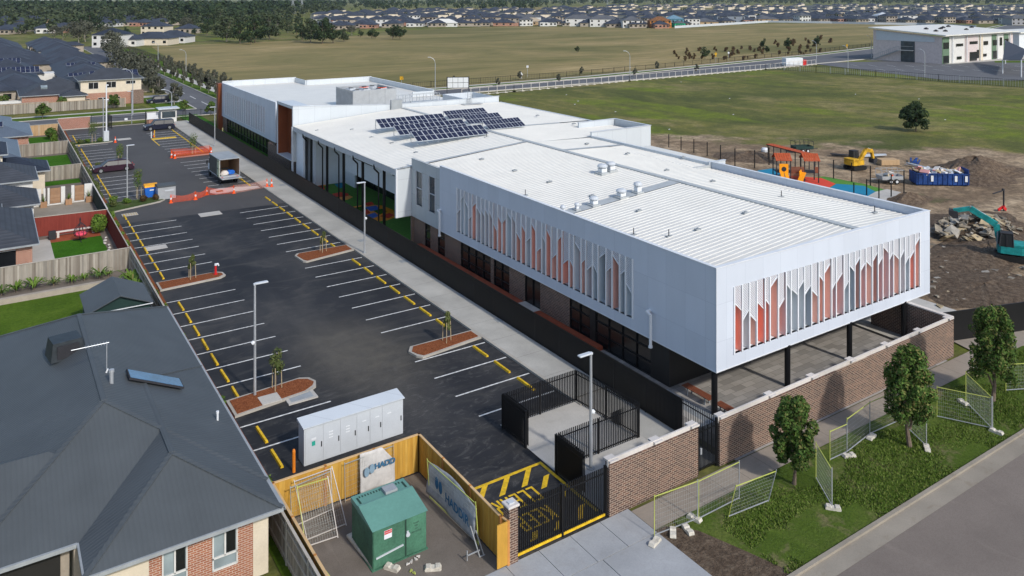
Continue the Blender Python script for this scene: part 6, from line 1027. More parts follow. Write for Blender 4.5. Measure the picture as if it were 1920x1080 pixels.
# ================================================================ YARD BEHIND THE BUILDING
def beam(mb, a, b_, w0, w1): 
    a, b_ = Vector(a), Vector(b_); mb.bar(a, b_, w0, w1)
def excav(label, loc, rz, paintm, s=1.0, boom=((.9, .0), (1.9, 2.2), (3.6, 1.9), (4.4, .6)), cabm=None):
    t_ = thing('excavator', label, 'excavator', loc, rz)
    for sd_ in (-1, 1):
        m = MB(); m.extr([(-1.2 * s, .12 * s), (-1.0 * s, 0), (1.0 * s, 0), (1.2 * s, .12 * s), (1.2 * s, .42 * s), (1.0 * s, .55 * s), (-1.0 * s, .55 * s), (-1.2 * s, .42 * s)], 'y', sd_ * .75 * s - .18 * s, sd_ * .75 * s + .18 * s); m.build('track', M['rubber'], t_)
    MB().cyl((0, 0, .4 * s), (0, 0, .68 * s), .5 * s, 14).box(-.7 * s, .7 * s, -.6 * s, .6 * s, .2 * s, .42 * s).build('undercarriage', M['rubber'], t_)
    m = MB(); pr = [(-1.3, -.55), (-1.15, -.85), (-.8, -.95), (.75, -.9), (.95, -.7), (.95, .7), (.75, .9), (-.8, .95), (-1.15, .85), (-1.3, .55)]; m.prism([(x * s, y * s) for x, y in pr], .7 * s, 1.3 * s); m.bevbox(-1.2 * s, -.1 * s, -.85 * s, .85 * s, 1.302 * s, 1.55 * s, .05); m.build('body', paintm, t_)
    m = MB(); v = [(-.2, .05, 1.305), (.85, .05, 1.305), (.85, .88, 1.305), (-.2, .88, 1.305), (-.15, .1, 2.4), (.72, .1, 2.4), (.72, .84, 2.4), (-.15, .84, 2.4)]; m.add([tuple(c * s for c in q) for q in v], [(0, 1, 5, 4), (1, 2, 6, 5), (2, 3, 7, 6), (3, 0, 4, 7)]); c_ = m.build('cab', M['carglass'], t_)
    m = MB()
    for a, b_ in (((-.2, .05, 1.3), (-.15, .1, 2.4)), ((.85, .05, 1.3), (.72, .1, 2.4)), ((.85, .88, 1.3), (.72, .84, 2.4)), ((-.2, .88, 1.3), (-.15, .84, 2.4)), ((.3, .9, 1.3), (.3, .86, 2.4)), ((.3, .04, 1.3), (.3, .08, 2.4))): m.bar(tuple(c * s for c in a), tuple(c * s for c in b_), .07 * s)
    m.bevbox(-.2 * s, .8 * s, .05 * s, .9 * s, 2.4 * s, 2.5 * s, .03); m.build('cab_frame', M['ink_dark'] if cabm is None else cabm, c_)
    pts = [Vector((x * s, -.15 * s, (z + 1.0) * s)) for x, z in boom]; m = MB()
    for i_, (a, b_) in enumerate(zip(pts[:-1], pts[1:])): m.bar(a, b_, .36 * s, (.50 if i_ < 2 else .34) * s)
    m.build('boom', paintm, t_); m = MB(); m.cyl(pts[0] + Vector((.25 * s, .2 * s, .1)), pts[1].lerp(pts[0], .3) + Vector((0, .2 * s, 0)), .06 * s, 8).cyl(pts[1].lerp(pts[2], .4) + Vector((0, 0, .3 * s)), pts[2] + Vector((0, 0, .2 * s)), .05 * s, 8); m.build('hydraulic_ram', M['galv'], t_)
    e_ = pts[-1]; m = MB(); m.extr([(e_.x - .3 * s, e_.z), (e_.x + .35 * s, e_.z + .1 * s), (e_.x + .4 * s, e_.z - .3 * s), (e_.x + .05 * s, e_.z - .62 * s), (e_.x - .35 * s, e_.z - .55 * s)], 'y', -.55 * s, .3 * s); m.build('bucket', M['ink_dark'], t_); return t_
ta = W(1898, 478); ex = excav('teal excavator reaching over the broken concrete heap', (74.9, 34.2, 0), R(120), M['teal'], 1.0, ((.7, .1), (1.0, 1.9), (3.0, 3.1), (4.3, 2.75))); MB().box(-1.31, -1.30, -.3, .3, .95, 1.15).build('name_plate', M['white'], ex)
excav('small yellow excavator parked behind the playground', (97.0, 63.6, 0), R(-8), M['excy'], .98, ((.7, .1), (1.9, 1.5), (3.0, 1.3), (3.3, .2)))
# rubble pile: individual chunks
rb = random.Random(21); CH_ = []
for k_ in range(10):
    bm = bmesh.new(); bmesh.ops.create_cube(bm, size=1)
    for v in bm.verts: v.co += Vector((rb.uniform(-.25, .25), rb.uniform(-.25, .25), rb.uniform(-.1, .1)))
    bmesh.ops.bevel(bm, geom=bm.edges[:], offset=.04, segments=1, affect='EDGES'); me = bpy.data.meshes.new('concrete_chunk'); bm.to_mesh(me); bm.free(); me.materials.append(simple('broken_concrete_%d' % k_, rb.choice([(.42, .37, .30), (.30, .26, .20), (.22, .19, .15), (.36, .33, .28), (.40, .32, .20)]), .9, 0, .3, 2)); CH_.append(me)
for i in range(230):
    r_ = math.sqrt(rb.random()); a = rb.uniform(0, 6.28); x, y = 81.0 + 5.4 * r_ * math.cos(a), 40.0 + 3.2 * r_ * math.sin(a); s_ = rb.choice((.2, .25, .3, .4, .5, .75)) * rb.uniform(.7, 1.1)
    o = bpy.data.objects.new('concrete_chunk', rb.choice(CH_)); C0.objects.link(o); o.location = (x, y, .35 + 1.25 * (1 - r_) + .0); o.scale = (s_ * 1.3, s_, s_ * .3); o.rotation_euler = (rb.uniform(-.7, .7), rb.uniform(-.7, .7), rb.uniform(0, 6.3)); tag(o, 'broken slab chunk in the rubble heap by the teal excavator', 'rubble', 'concrete chunks in the rubble heap')
for i in range(70):
    x, y = rb.uniform(57, 74), rb.uniform(31, 40); s_ = rb.uniform(.1, .4); o = bpy.data.objects.new('concrete_chunk', rb.choice(CH_)); C0.objects.link(o); o.location = (x, y, .08); o.scale = (s_ * 1.4, s_, s_ * .4); o.rotation_euler = (rb.uniform(-.2, .2), rb.uniform(-.2, .2), rb.uniform(0, 6.3)); tag(o, 'small stone scattered on the bare earth right of the building', 'stone', 'stones scattered on the bare earth')
# skip
sk = thing('skip_bin', 'big blue steel skip heaped with building waste', 'skip bin', (98.0, 52.9, 0), R(-38)); m = MB(); m.box(-3.1, 3.1, -1.1, -1.02, .15, 1.5).box(-3.1, 3.1, 1.02, 1.1, .15, 1.5).box(-3.1, -3.02, -1.02, 1.02, .15, 1.5).box(3.02, 3.1, -1.02, 1.02, .15, 2.0).box(-3.02, 3.02, -1.02, 1.02, .15, .25); m.build('shell', M['blue_skip'], sk)
m = MB(); [m.box(-2.9 + i * .58, -2.78 + i * .58, -1.18, -1.101, .15, 1.45) for i in range(11)]; m.box(-3.15, 3.15, -1.2, -1.101, 1.42, 1.52).box(-3, 3, -.9, -.7, 0, .15).box(-3, 3, .7, .9, 0, .15); m.build('ribs', M['blue_skip'], sk)
for x in (-1.3, 1.5, 2.7): MB().box(x - .15, x + .15, -1.22, -1.202, .55, 1.25).build('decal', M['white'], sk)
for i in range(34):
    c_ = rb.choice(('coping', 'lgrey', 'white', 'stake', 'brick_base2', 'pal_mid')); me = rb.choice(CH_); o = MB().box(-.5, .5, -.3, .3, -.12, .12).build('waste_piece', M.get(c_, simple('pink_waste', (.6, .3, .28)))); wv = sk.matrix_basis @ Vector((rb.uniform(-2.7, 2.7), rb.uniform(-.8, .8), 1.45 + rb.uniform(-.1, .35))); o.location = wv; o.scale = (rb.uniform(.5, 1.3), rb.uniform(.5, 1.2), rb.uniform(.4, 1.3)); o.rotation_euler = (rb.uniform(-.6, .6), rb.uniform(-.6, .6), rb.uniform(0, 6)); tag(o, 'piece of building waste heaped in the blue skip', 'waste', 'waste pieces in the blue skip')
# trailers
def trailer(label, loc, rz, bodym, mesh=True, rail=.7):
    t_ = thing('trailer', label, 'trailer', loc, rz); MB().box(-1.4, 1.4, -.8, .8, .5, .58).build('bed', M[bodym], t_); m = MB(); m.box(-1.4, 1.4, -.82, -.78, .58, .95).box(-1.4, 1.4, .78, .82, .58, .95).box(-1.42, -1.38, -.78, .78, .58, .95).box(1.38, 1.42, -.78, .78, .58, .95); m.build('side_board', M[bodym], t_)
    m = MB(); [m.bar((x, y, .95), (x, y, .95 + rail), .045) for x in (-1.4, -.7, 0, .7, 1.4) for y in (-.8, .8)]; [m.bar((-1.4, y, .95 + rail), (1.4, y, .95 + rail), .045) for y in (-.8, .8)]; [m.bar((x, -.8, .95 + rail), (x, .8, .95 + rail), .045) for x in (-1.4, 1.4)]; m.bar((1.4, 0, .5), (2.5, 0, .5), .08); m.build('cage', M['galv' if bodym == 'galv' else 'ink_dark'], t_)
    for x in (-.35, .4):
        for y in (-.95, .95): w_ = thing('wheel', None, None, (x, y, .32)); w_.parent = t_; MB().lathe([(.14, -.09), (.32, -.08), (.32, .08), (.14, .09)], (0, 0, 0), 14, Matrix.Rotation(R(90), 3, 'X')).build('tyre', M['rubber'], w_); MB().lathe([(.02, -.1), (.16, -.1), (.16, .1), (.02, .1)], (0, 0, 0), 10, Matrix.Rotation(R(90), 3, 'X')).build('rim', M['white'], w_)
    return t_
tl = trailer('galvanised cage trailer loaded with rubbish between the yellow excavator and the blue skip', (93.6, 56.6, 0), R(150), 'galv'); trailer('dark cage trailer parked on the grass beyond the playground roofs', (101.2, 75.0, 0), R(-25), 'greenfence')
for i in range(10): o = MB().box(-.3, .3, -.2, .2, -.1, .1).build('waste_piece', M[rb.choice(('coping', 'orange', 'grey', 'stake'))]); o.location = (93.6 + rb.uniform(-.9, .9), 56.6 + rb.uniform(-.6, .6), .75 + rb.random() * .4); o.rotation_euler = (rb.uniform(-.6, .6), rb.uniform(-.6, .6), rb.uniform(0, 6)); tag(o, 'piece of rubbish loaded in the galvanised trailer', 'waste', 'rubbish in the galvanised trailer')
p = W(1664, 308); o = MB().bevbox(-1.3, 1.3, -.8, .8, 0, .75, .03).build('carton', M['pal_mid']); o.location = (p.x, p.y, 0); o.rotation_euler = (0, 0, -.5); tag(o, 'tan packing crate on the grass between yellow excavator and blue skip', 'crate')
for i, (px, py, L, c_, lb) in enumerate(((1640, 294, 3.2, 'lgrey', 'stack of pale sheets behind the tan crate'), (1716, 305, 3.0, 'blue_skip', 'blue and white debris bundle left of the blue skip'), (1722, 314, 3.4, 'galv', 'grey metal sheets piled left of the blue skip'), (1580, 293, 3.0, 'ink_dark', 'dark timber lengths left of the yellow excavator'))):
    p = W(px, py); o = MB()
    for q in range(5): o.bar((-L / 2 + rb.uniform(-.2, .2), q * .22 - .5, .1 + q * .04), (L / 2 + rb.uniform(-.2, .2), q * .22 - .4 + rb.uniform(-.3, .3), .15 + rb.uniform(0, .3)), .22, .06)
    o = o.build('material_stack', M[c_]); o.location = (p.x, p.y, .02); o.rotation_euler = (0, 0, -.6 + i); tag(o, lb, 'building materials')
p = W(1882, 395); t_ = thing('rusty_hoist', 'rusty upright steel post with red feet at the right edge of the bare yard', 'frame', (p.x, p.y, 0)); m = MB(); m.bar((0, 0, 0), (0, 0, 2.3), .12).bar((0, 0, 2.2), (-1.7, .3, 2.0), .1).bar((0, 0, 2.3), (-.3, 0, 2.35), .15); m.build('post', M['ink_dark'], t_); m = MB(); m.bar((-.8, .2, .15), (.2, 0, .5), .12, .25).bar((.3, -.1, .1), (-.3, -.1, .4), .1, .3); m.build('foot', M['red'], t_)
p = W(1434, 285); o = MB().lathe([(.02, 0), (.5, .05), (.55, .35), (.4, .6), (.02, .62)], (0, 0, 0), 10).build('white_bag', M['white']); o.location = (p.x, p.y, 0); tag(o, 'round white bulk bag on the dirt left of the playground', 'bag')
p = W(1412, 298); o = MB(); [o.bar((-1.6, q * .25, .1), (1.5, q * .3 - .2, .2), .2, .1) for q in range(5)]; o = o.build('material_stack', M['ink_dark']); o.location = (p.x, p.y, 0); tag(o, 'dark pile of pipes on the dirt behind the white roof parapet', 'building materials')
# playground
pl = thing('play_tower', 'playground tower with two slatted orange roofs, orange slides and brown panels', 'playground equipment', (84.6, 63.4, 0), R(-37.0))
def slatroof(cx, w, d, z, rise): 
    m = MB(); n = 7
    for s_ in (-1, 1):
        for i in range(n):
            x = cx - w / 2 + w * (i + .5) / n; m.bar((x, 0, z + rise), (x, s_ * d / 2, z), w / n * .86, .04)
    m.bar((cx - w / 2, 0, z + rise - .06), (cx + w / 2, 0, z + rise - .06), .08); return m
for cx in (-1.9, 1.5): slatroof(cx, 2.0, 2.3, 2.75, .75).build('roof', M['terr'], pl)
for cx in (-1.9, 1.5):
    for dx in (-.85, .85):
        for dy in (-.85, .85): MB().bar((cx + dx, dy, 0), (cx + dx, dy, 2.8), .11).build('post', M['ink_dark'], pl)
m = MB(); m.box(-2.7, 2.4, -.85, .85, 1.2, 1.28); m.build('deck', M['ink_dark'], pl); m = MB()
for i in range(16): x = -1.0 + i * .11; m.box(x - .04, x + .04, -.9, -.86, .5, 2.0)
m.box(1.9, 2.35, -.9, -.86, 1.25, 2.0); m.build('side_panel', M['timber_s'], pl)
for (x, w) in ((-1.9, 1.0),): m = MB(); m.box(x - .55, x + .55, -.98, -.9, 1.25, 2.35); m.bar((x - .25, -.95, 1.3), (x - .5, -3.0, .2), .42, .10); m.bar((x + .25, -.95, 1.3), (x + .1, -3.0, .2), .42, .10); m.build('slide', M['slide'], pl)
m = MB(); m.bar((.5, -.95, 1.3), (-.5, -2.6, .4), .6, .12).bar((.2, -1.0, 1.45), (-.2, -1.6, 1.3), .1, .5); m.build('slide', M['slide'], pl); MB().cyl((-1.9, -1.0, 1.7), (-1.9, -.98, 1.7), .3, 12).build('slide_window', M['ink_dark'], pl)
pA, pB = W(1446, 300), W(1522, 321); sb = thing('shade_canopy', 'long low orange slatted canopy behind the play tower', 'canopy', (pA + pB) / 2); rzc = math.atan2(pB.y - pA.y, pB.x - pA.x); m = MB()
for i in range(18): a = Vector((-4.2 + i * .49, .6, 2.2)); m.bar(a, a + Vector((0, -1.2, 0)), .34, .05)
sb.rotation_euler = (0, 0, rzc); m.build('slats', M['terr'], sb); [MB().bar((x, y, 0), (x, y, 2.2), .09).build('post', M['ink_dark'], sb) for x in (-4, -1.4, 1.4, 4) for y in (-.5, .5)]; m = MB(); [m.bar((-4.3, y, 2.12), (4.3, y, 2.12), .1) for y in (-.5, .5)]; m.build('beam', M['ink_dark'], sb)
fp = [(1233, 262), (1270, 268), (1305, 274), (1340, 282), (1378, 290)]
k_ = 0
for px, py, h in ((1254, 276, 2.0), (1277, 281, 2.0), (1301, 286, 2.0), (1326, 292, 2.0), (1351, 298, 2.0), (1378, 311, 2.4), (1415, 315, 2.4), (1442, 309, 2.4), (1563, 335, 2.4), (1597, 341, 2.4), (1632, 348, 2.4), (1601, 365, 1.4), (1625, 366, 1.9), (1648, 372, 2.2), (1671, 369, 2.6), (1695, 361, 2.6)):
    p = W(px, py); o = MB().box(-.05, .05, -.05, .05, 0, h).box(-.08, .08, -.08, .08, 0, .06).build('fence_post', M['black']); o.location = (p.x, p.y, 0); tag(o, 'bare black fence post behind the building, %s counted from the left' % ORD[k_].replace('nearest', 'first'), 'post', 'bare posts around the play area'); k_ += 1
# far building (distant school)
fs_ = thing('distant_building', 'distant two-storey pale school with a white skillion roof and green panels', 'building', (290, 160, 0))
A, B2, D_ = Vector((272.7, 171.4, 0)), Vector((274.4, 147.0, 0)), Vector((327, 148.3, 0)); E2 = A + (D_ - B2) * .98
def quadwall(a, b_, z0, za, zb, mat, name, off=0.0, par=fs_, th=.3):
    d = (b_ - a).normalized(); n_ = Vector((d.y, -d.x, 0)); m = MB(); v = []
    for o_ in (off, off - th): v += [a + n_ * o_ + Vector((0, 0, z0)), b_ + n_ * o_ + Vector((0, 0, z0)), b_ + n_ * o_ + Vector((0, 0, zb)), a + n_ * o_ + Vector((0, 0, za))]
    m.add(v, [(0, 1, 2, 3), (7, 6, 5, 4), (0, 4, 5, 1), (1, 5, 6, 2), (2, 6, 7, 3), (3, 7, 4, 0)]); return m.build(name, mat, par, world=True)
SL = simple('taupe_panels', (.58, .50, .48), .85); quadwall(A, B2, 0, 11.2, 9.4, SL, 'end_wall'); quadwall(B2, D_, 0, 9.4, 9.6, M['render_w'], 'front_wall')
quadwall(A.lerp(B2, .05), A.lerp(B2, .9), 7.4, 10.9, 9.0, M['lgrey'], 'upper_panel', .15, th=.1); quadwall(A.lerp(B2, .42), A.lerp(B2, .62), 0, 7.4, 7.4, M['glass_blue'], 'stair_window', .12, th=.1)
m = MB(); ov = 1.2; dx = (D_ - B2).normalized(); dy = (A - B2).normalized(); c4 = [A + dy * ov - dx * ov, B2 - dy * ov * 1.5 - dx * ov, D_ - dy * ov * 1.5 + dx * ov, E2 + dy * ov + dx * ov]; zz = (11.7, 9.7, 9.9, 11.7); m.add([c + Vector((0, 0, z)) for c, z in zip(c4, zz)] + [c + Vector((0, 0, z + .35)) for c, z in zip(c4, zz)], [(3, 2, 1, 0), (4, 5, 6, 7), (0, 1, 5, 4), (1, 2, 6, 5), (2, 3, 7, 6), (3, 0, 4, 7)]); rf = m.build('roof', M['roof_white'], fs_, world=True)
for i, (u0, u1, k_) in enumerate(((.0, .09, 'g'), (.30, .48, 's'), (.5, .55, 'w'), (.68, .75, 'g'), (.86, .93, 'g'), (.95, 1.0, 's'))): quadwall(B2.lerp(D_, u0), B2.lerp(D_, u1), 0, 9.2, 9.2, {'g': simple('sage_panel', (.12, .19, .12)), 's': SL, 'w': M['render']}[k_], 'facade_panel', .12, th=.1)
for (u0, u1, z0, z1) in ((.01, .08, 5.2, 7.4), (.01, .08, .2, 2.8), (.18, .27, 5.8, 6.7), (.36, .47, 6.2, 7.2), (.36, .46, .2, 3.4), (.56, .62, 5.6, 7.0), (.19, .25, 1.2, 2.2), (.55, .60, 1.4, 2.4), (.69, .75, 5.2, 7.2), (.69, .75, .3, 3.2), (.87, .93, 5.0, 7.4), (.87, .93, .6, 3.2), (.80, .83, 5.0, 8), (.46, .49, 1.0, 4)): quadwall(B2.lerp(D_, u0), B2.lerp(D_, u1), z0, z1, z1, M['glass'], 'window', .25, th=.1)
for i, u in enumerate((.12, .31, .5, .75, .94)): q = B2.lerp(D_, u) - dy * .5; MB().cyl((q.x, q.y, 0), (q.x, q.y, 9.6), .16, 8).build('column', M['white'], fs_, world=True)
q1 = A.lerp(B2, .02) - dx * 2; q2 = A.lerp(B2, .42) - dx * 2; st = MB(); [st.bar((q1 + dx * o_) + Vector((0, 0, .2)), (q2 + dx * o_) + Vector((0, 0, 4.2)), .3, .2) for o_ in (0, 1.5)]; [st.bar(q1.lerp(q2, i / 14) + Vector((0, 0, .3 + 4 * i / 14)), q1.lerp(q2, i / 14) + Vector((0, 0, 1.6 + 4 * i / 14)), .08) for i in range(15)]; st.bar(q1 + Vector((0, 0, 1.6)), q2 + Vector((0, 0, 5.6)), .1); q3 = A.lerp(B2, .62) - dx * 1.2; st.bar(q2 + Vector((0, 0, 4.2)), q3 + Vector((0, 0, 4.2)), 2.0, .2); st.bar(q2 + Vector((0, 0, 5.6)), q3 + Vector((0, 0, 5.6)), .1); st.build('stair', M['grey'], fs_, world=True)
k_ = 0
for u, v_ in ((.2, .3), (.28, .25), (.3, .55), (.45, .5), (.58, .6), (.62, .3), (.75, .7), (.9, .5)): q = B2 + (D_ - B2) * u + (A - B2) * v_; z = 9.9 + 1.9 * v_; o = MB().bevbox(-.8, .8, -.5, .5, 0, .45, .05).lathe([(.4, .45), (.5, .6), (.1, .75)], (0, 0, 0), 8).build('roof_vent', M['ink_dark']); k_ += 1 if u > .2 else 0; o.location = (q.x, q.y, z + .25); tag(o, 'dark roof vent on the distant white skillion roof, %s from the left end' % nth(k_), 'roof vent', 'vents on the distant skillion roof')
an_ = thing('distant_building', 'plain pale building at the right edge behind the grey shade sail', 'building', (345, 150, 0)); p = W(1897, 108); MB().box(336, 375, 150, 165, 0, 9).build('wall', M['white'], an_, world=True); MB().box(335, 376, 149, 166, 9, 9.4).build('roof', M['roof_white'], an_, world=True)
ss = thing('shade_sail', 'dark grey shade sail at the right edge in front of the distant school', 'shade sail', W(1895, 130)); a = [Vector(W(1880, 138)), Vector(W(1925, 128)), Vector(W(1915, 145)), Vector(W(1885, 120))]; z4 = (4.0, 7.5, 4.5, 8.0); m = MB(); c4 = [a[0] + Vector((0, 0, 4.2)), a[3] + Vector((0, 0, 8.2)), a[1] + Vector((0, 0, 6)), a[2] + Vector((0, 0, 5))]; m.add(c4 + [c - Vector((0, 0, .08)) for c in c4], [(0, 1, 2), (0, 2, 3), (6, 5, 4), (7, 6, 4)]); m.build('sail', simple('sail_cloth', (.05, .055, .07)), ss, world=True); [MB().cyl(c - Vector((0, 0, c.z)), c, .15, 6).build('post', M['white'], ss, world=True) for c in c4]
bb = thing('billboard', 'blank white gridded billboard on dark posts by the far road', 'billboard', (91.5, 161.4, 0), R(-25)); MB().box(-2.55, 2.55, -.1, 0, 1.9, 4.5).build('frame', M['ink_dark'], bb); m = MB(); [m.box(-2.42 + i * 1.22, -1.27 + i * 1.22, -.14, -.101, 2.0 + j_ * 1.22, 3.13 + j_ * 1.22) for i in range(4) for j_ in range(2)]; m.build('panel', M['white'], bb); [MB().bar((x, 0, 0), (x, 0, 4.55), .14).build('post', M['ink_dark'], bb) for x in (-2.55, 2.55)]
sc = thing('site_container', 'white site container with a red box beside it on the far road', 'container', W(1486, 123), R(-20)); MB().bevbox(-3.2, 3.2, -1.2, 1.2, .1, 2.6, .05).build('body', M['white'], sc); MB().bevbox(3.4, 4.8, -.8, .8, 0, 1.9, .05).build('red_box', M['red'], sc)
# white barrier fence on the near side of the far road, green mesh on the school boundary
def longfence(name, label, pts, h, sp, postm, railm, rails, pw=.12, cat='fence', mesh=None, blocks=False):
    t_ = thing(name, label, cat, (pts[0][0], pts[0][1], 0)); m = MB(); r_ = MB(); bk_ = MB()
    for a, b_ in zip(pts[:-1], pts[1:]):
        A_, B_ = Vector((*a, 0)), Vector((*b_, 0)); n = max(1, round((B_ - A_).length / sp))
        for i in range(n + 1):
            p = A_.lerp(B_, i / n); m.bar(p, p + Vector((0, 0, h)), pw)
            if blocks: bk_.box(p.x - .4, p.x + .4, p.y - .25, p.y + .25, 0, .2)
        for z in rails: r_.bar(A_ + Vector((0, 0, z)), B_ + Vector((0, 0, z)), pw * .8)
    m.build('posts', postm, t_, world=True)['kind'] = 'stuff'; r_.build('rails', railm, t_, world=True)
    if blocks: bk_.build('blocks', M['block'], t_, world=True)['kind'] = 'stuff'
    if mesh:
        k2 = MB()
        for a, b_ in zip(pts[:-1], pts[1:]):
            A_, B_ = Vector((*a, 0)), Vector((*b_, 0)); n = int((B_ - A_).length / mesh)
            for i in range(n): p = A_.lerp(B_, i / n); k2.bar(p, p + Vector((0, 0, h)), .035)
        k2.build('pickets', postm, t_, world=True)
    return t_
FR = [(92, 160.5), (107, 161.2), (147, 164.2), (207, 167), (236, 169.5)]
longfence('temporary_fence', 'long pale temporary fence along the near side of the far road', FR, 1.75, 2.6, M['coping'], M['coping'], (.15, 1.7), .10, blocks=True, mesh=None)
longfence('boundary_fence', 'dark picket fence around the far paddock beside the left street and the far road', [(52.6, 400), (52.9, 178.6), (100, 181.5)] + [(x - 2.2, y + 6.6) for x, y in farL[2:6]], 1.6, 5, M['black'], M['black'], (.3, 1.45), .09, mesh=.55)
longfence('boundary_fence', 'galvanised mesh fence between the grass field and the distant school car park', [W(1442, 130)[:2], W(1530, 136)[:2], W(1642, 144)[:2], W(1760, 153)[:2], W(1925, 165)[:2]], 2.0, 5, M['galv'], M['ink_dark'], (.15, 1.9), .10, mesh=.6)
longfence('dark_screen', 'low black mesh screen behind the white roof edge', [(63.4, 78.5), (63.4, 97)], 2.0, 3, M['black'], M['black'], (.3, 1.9), .12, mesh=.14)
def sign(label, px, py, h, col, shape='diamond', w=.7):
    p = W(px, py); t_ = thing('road_sign', label, 'road sign', (p.x, p.y, 0), -CA); MB().cyl((0, 0, 0), (0, 0, h), .05, 6).build('pole', M['galv'], t_); m = MB()
    if shape == 'diamond': m.extr([(0, h - w), (w / 1.3, h), (0, h + w), (-w / 1.3, h)], 'y', -.08, -.05).box(-w * .4, w * .4, -.08, -.05, h - w * 1.5, h - w * 1.02)
    else: m.box(-w / 2, w / 2, -.08, -.05, h - w, h)
    m.build('plate', M[col], t_); return t_
sign('yellow diamond warning sign beside the far footpath near the bushes', 1342, 118, 3.2, 'excy'); sign('orange diamond roadwork sign left of the distant school', 1588, 100, 3.2, 'excy'); sign('yellow sign at the paddock fence behind the roof deck', 753, 162, 2.6, 'excy', 'sq', .9); sign('white sign post on the far footpath in the middle', 989, 145, 3.4, 'white', 'sq', .6); sign('white sign on the far verge near the bushes', 1366, 115, 3.4, 'white', 'sq', .6); sign('small white triangular sign on the verge right of the billboard', 977, 149, 1.4, 'white', 'diamond', .7); sign('white sign beside the left street near the fin-clad box', 402, 168, 2.6, 'white', 'sq', .8)
# ================================================================ VEGETATION
def leafcloud(mb, rn, blobs, n, size, aspect=1.7, shell=.55):
    """leaf-sized quads scattered through ellipsoid clumps; blobs: (cx,cy,cz,rx,ry,rz)"""
    tot = sum(b[3] * b[4] * b[5] for b in blobs)
    for b in blobs:
        k = max(4, int(n * b[3] * b[4] * b[5] / tot))
        for _ in range(k):
            while True:
                v = Vector((rn.uniform(-1, 1), rn.uniform(-1, 1), rn.uniform(-1, 1)))
                if .05 < v.length <= 1: break
            r_ = v.length; v = v.normalized() * (shell + (1 - shell) * r_ if rn.random() < .8 else r_)
            p = Vector((b[0] + v.x * b[3], b[1] + v.y * b[4], b[2] + v.z * b[5]))
            nrm = (v + Vector((rn.uniform(-.8, .8), rn.uniform(-.8, .8), rn.uniform(-.5, .9)))).normalized(); t1 = nrm.orthogonal().normalized(); t1 = Matrix.Rotation(rn.uniform(0, 6.28), 3, nrm) @ t1; t2 = nrm.cross(t1)
            s = size * rn.uniform(.6, 1.35); a = t1 * s * .5 * aspect; c = t2 * s * .5
            mb.add([p - a, p - c * .9, p + a, p + c * .9], [(0, 1, 2, 3)])
def limb(mb, pts, r0, r1, n=7):
    for i, (a, b) in enumerate(zip(pts[:-1], pts[1:])):
        k = len(pts) - 1; mb.cyl(a, b, r0 + (r1 - r0) * i / k, n, r0 + (r1 - r0) * (i + 1) / k)
def blobs_tree(rn, h, w, n, z0=.25, egg=.5, br=.3):
    out = []
    for i in range(n):
        z = rn.random(); prof = math.sin(math.pi * min(1, (z ** egg))) ** .6 if egg else 1
        rad = w / 2 * max(.15, math.sqrt(max(0, 1 - ((z - .42) / .6) ** 2))); a = rn.uniform(0, 6.28); r_ = rad * math.sqrt(rn.random()) * .85
        s = w * br * rn.uniform(.55, 1.0) * (.6 + .4 * rad / (w / 2)); out.append((r_ * math.cos(a), r_ * math.sin(a), h * (z0 + (1 - z0) * (.08 + .86 * z)), s, s, s * rn.uniform(.7, 1.0)))
    return out
def blobs_dense(rn, h, w, n, z0=.2):
    out = [(0, 0, h * (z0 + .24), w * .2, w * .2, h * .12), (w * .04, 0, h * (z0 + .38), w * .25, w * .25, h * .14), (0, w * .03, h * (z0 + .52), w * .2, w * .2, h * .14), (0, 0, h * .86, w * .11, w * .11, h * .12)]
    for i in range(n):
        q = rn.random(); z = h * (z0 + .1 + (.86 - z0) * q); rad = w * .5 * math.sqrt(max(.05, 1 - ((q - .38) / .66) ** 2)) * rn.uniform(.5, 1.06); a = rn.uniform(0, 6.28); s = w * rn.uniform(.06, .16); out.append((rad * math.cos(a), rad * math.sin(a), z, s, s, s * 1.35))
    return out
def make_tree(name, label, cat, h, w, nb, nl, ls, leafm, seed, z0=.25, br=.28, barkm='bark', grp=None, shell=.5, aspect=1.7, tr=None):
    rn = random.Random(seed); t_ = thing(name, label, cat, (0, 0, 0), 0, grp); bl = blobs_dense(rn, h, w, nb, z0) if leafm == 'leaf' and nb > 40 else blobs_tree(rn, h, w, nb, z0, .5, br)
    m = MB(); leafcloud(m, rn, bl, nl, ls, aspect, shell); m.build('crown', M[leafm], t_); m = MB(); tr = tr or h * .022 + .02
    limb(m, [(0, 0, -.1), (rn.uniform(-.04, .04) * h, 0, h * z0), (0, rn.uniform(-.04, .04) * h, h * .85)], tr, tr * .3)
    for b in rn.sample(bl, min(len(bl), 7)): s0 = Vector((0, 0, h * rn.uniform(z0 * .8, .5))); e_ = Vector(b[:3]); limb(m, [s0, s0.lerp(e_, .5) + Vector((0, 0, .04 * h)), e_], tr * .5, tr * .12, 5)
    m.build('trunk', M[barkm], t_); return t_
# three street trees in the foreground
for (px, py, h, w, lb, sd_) in ((1489, 908, 4.1, 1.8, 'smallest of the three dense green street trees, left of the others on the verge', 1), (1706, 838, 5.15, 2.1, 'middle street tree with a slim dense crown, in front of the long brick wall', 2), (1861, 752, 5.5, 2.25, 'tallest dark green street tree at the right end of the brick wall', 3)):
    t_ = make_tree('street_tree', lb, 'tree', h, w, 125, 13000, .10, 'leaf', sd_, .16 if sd_ != 2 else .2, .23, 'bark', 'street trees on the front verge', .35); t_.location = W(px, py); t_.rotation_euler = (0, 0, sd_)
# lone tree in the field
t_ = make_tree('field_tree', 'lone dark rounded tree standing in the grass field', 'tree', 4.9, 5.0, 42, 5200, .22, 'leaf_dark', 9, .12, .2, 'bark', None, .3); t_.location = W(1717, 246)
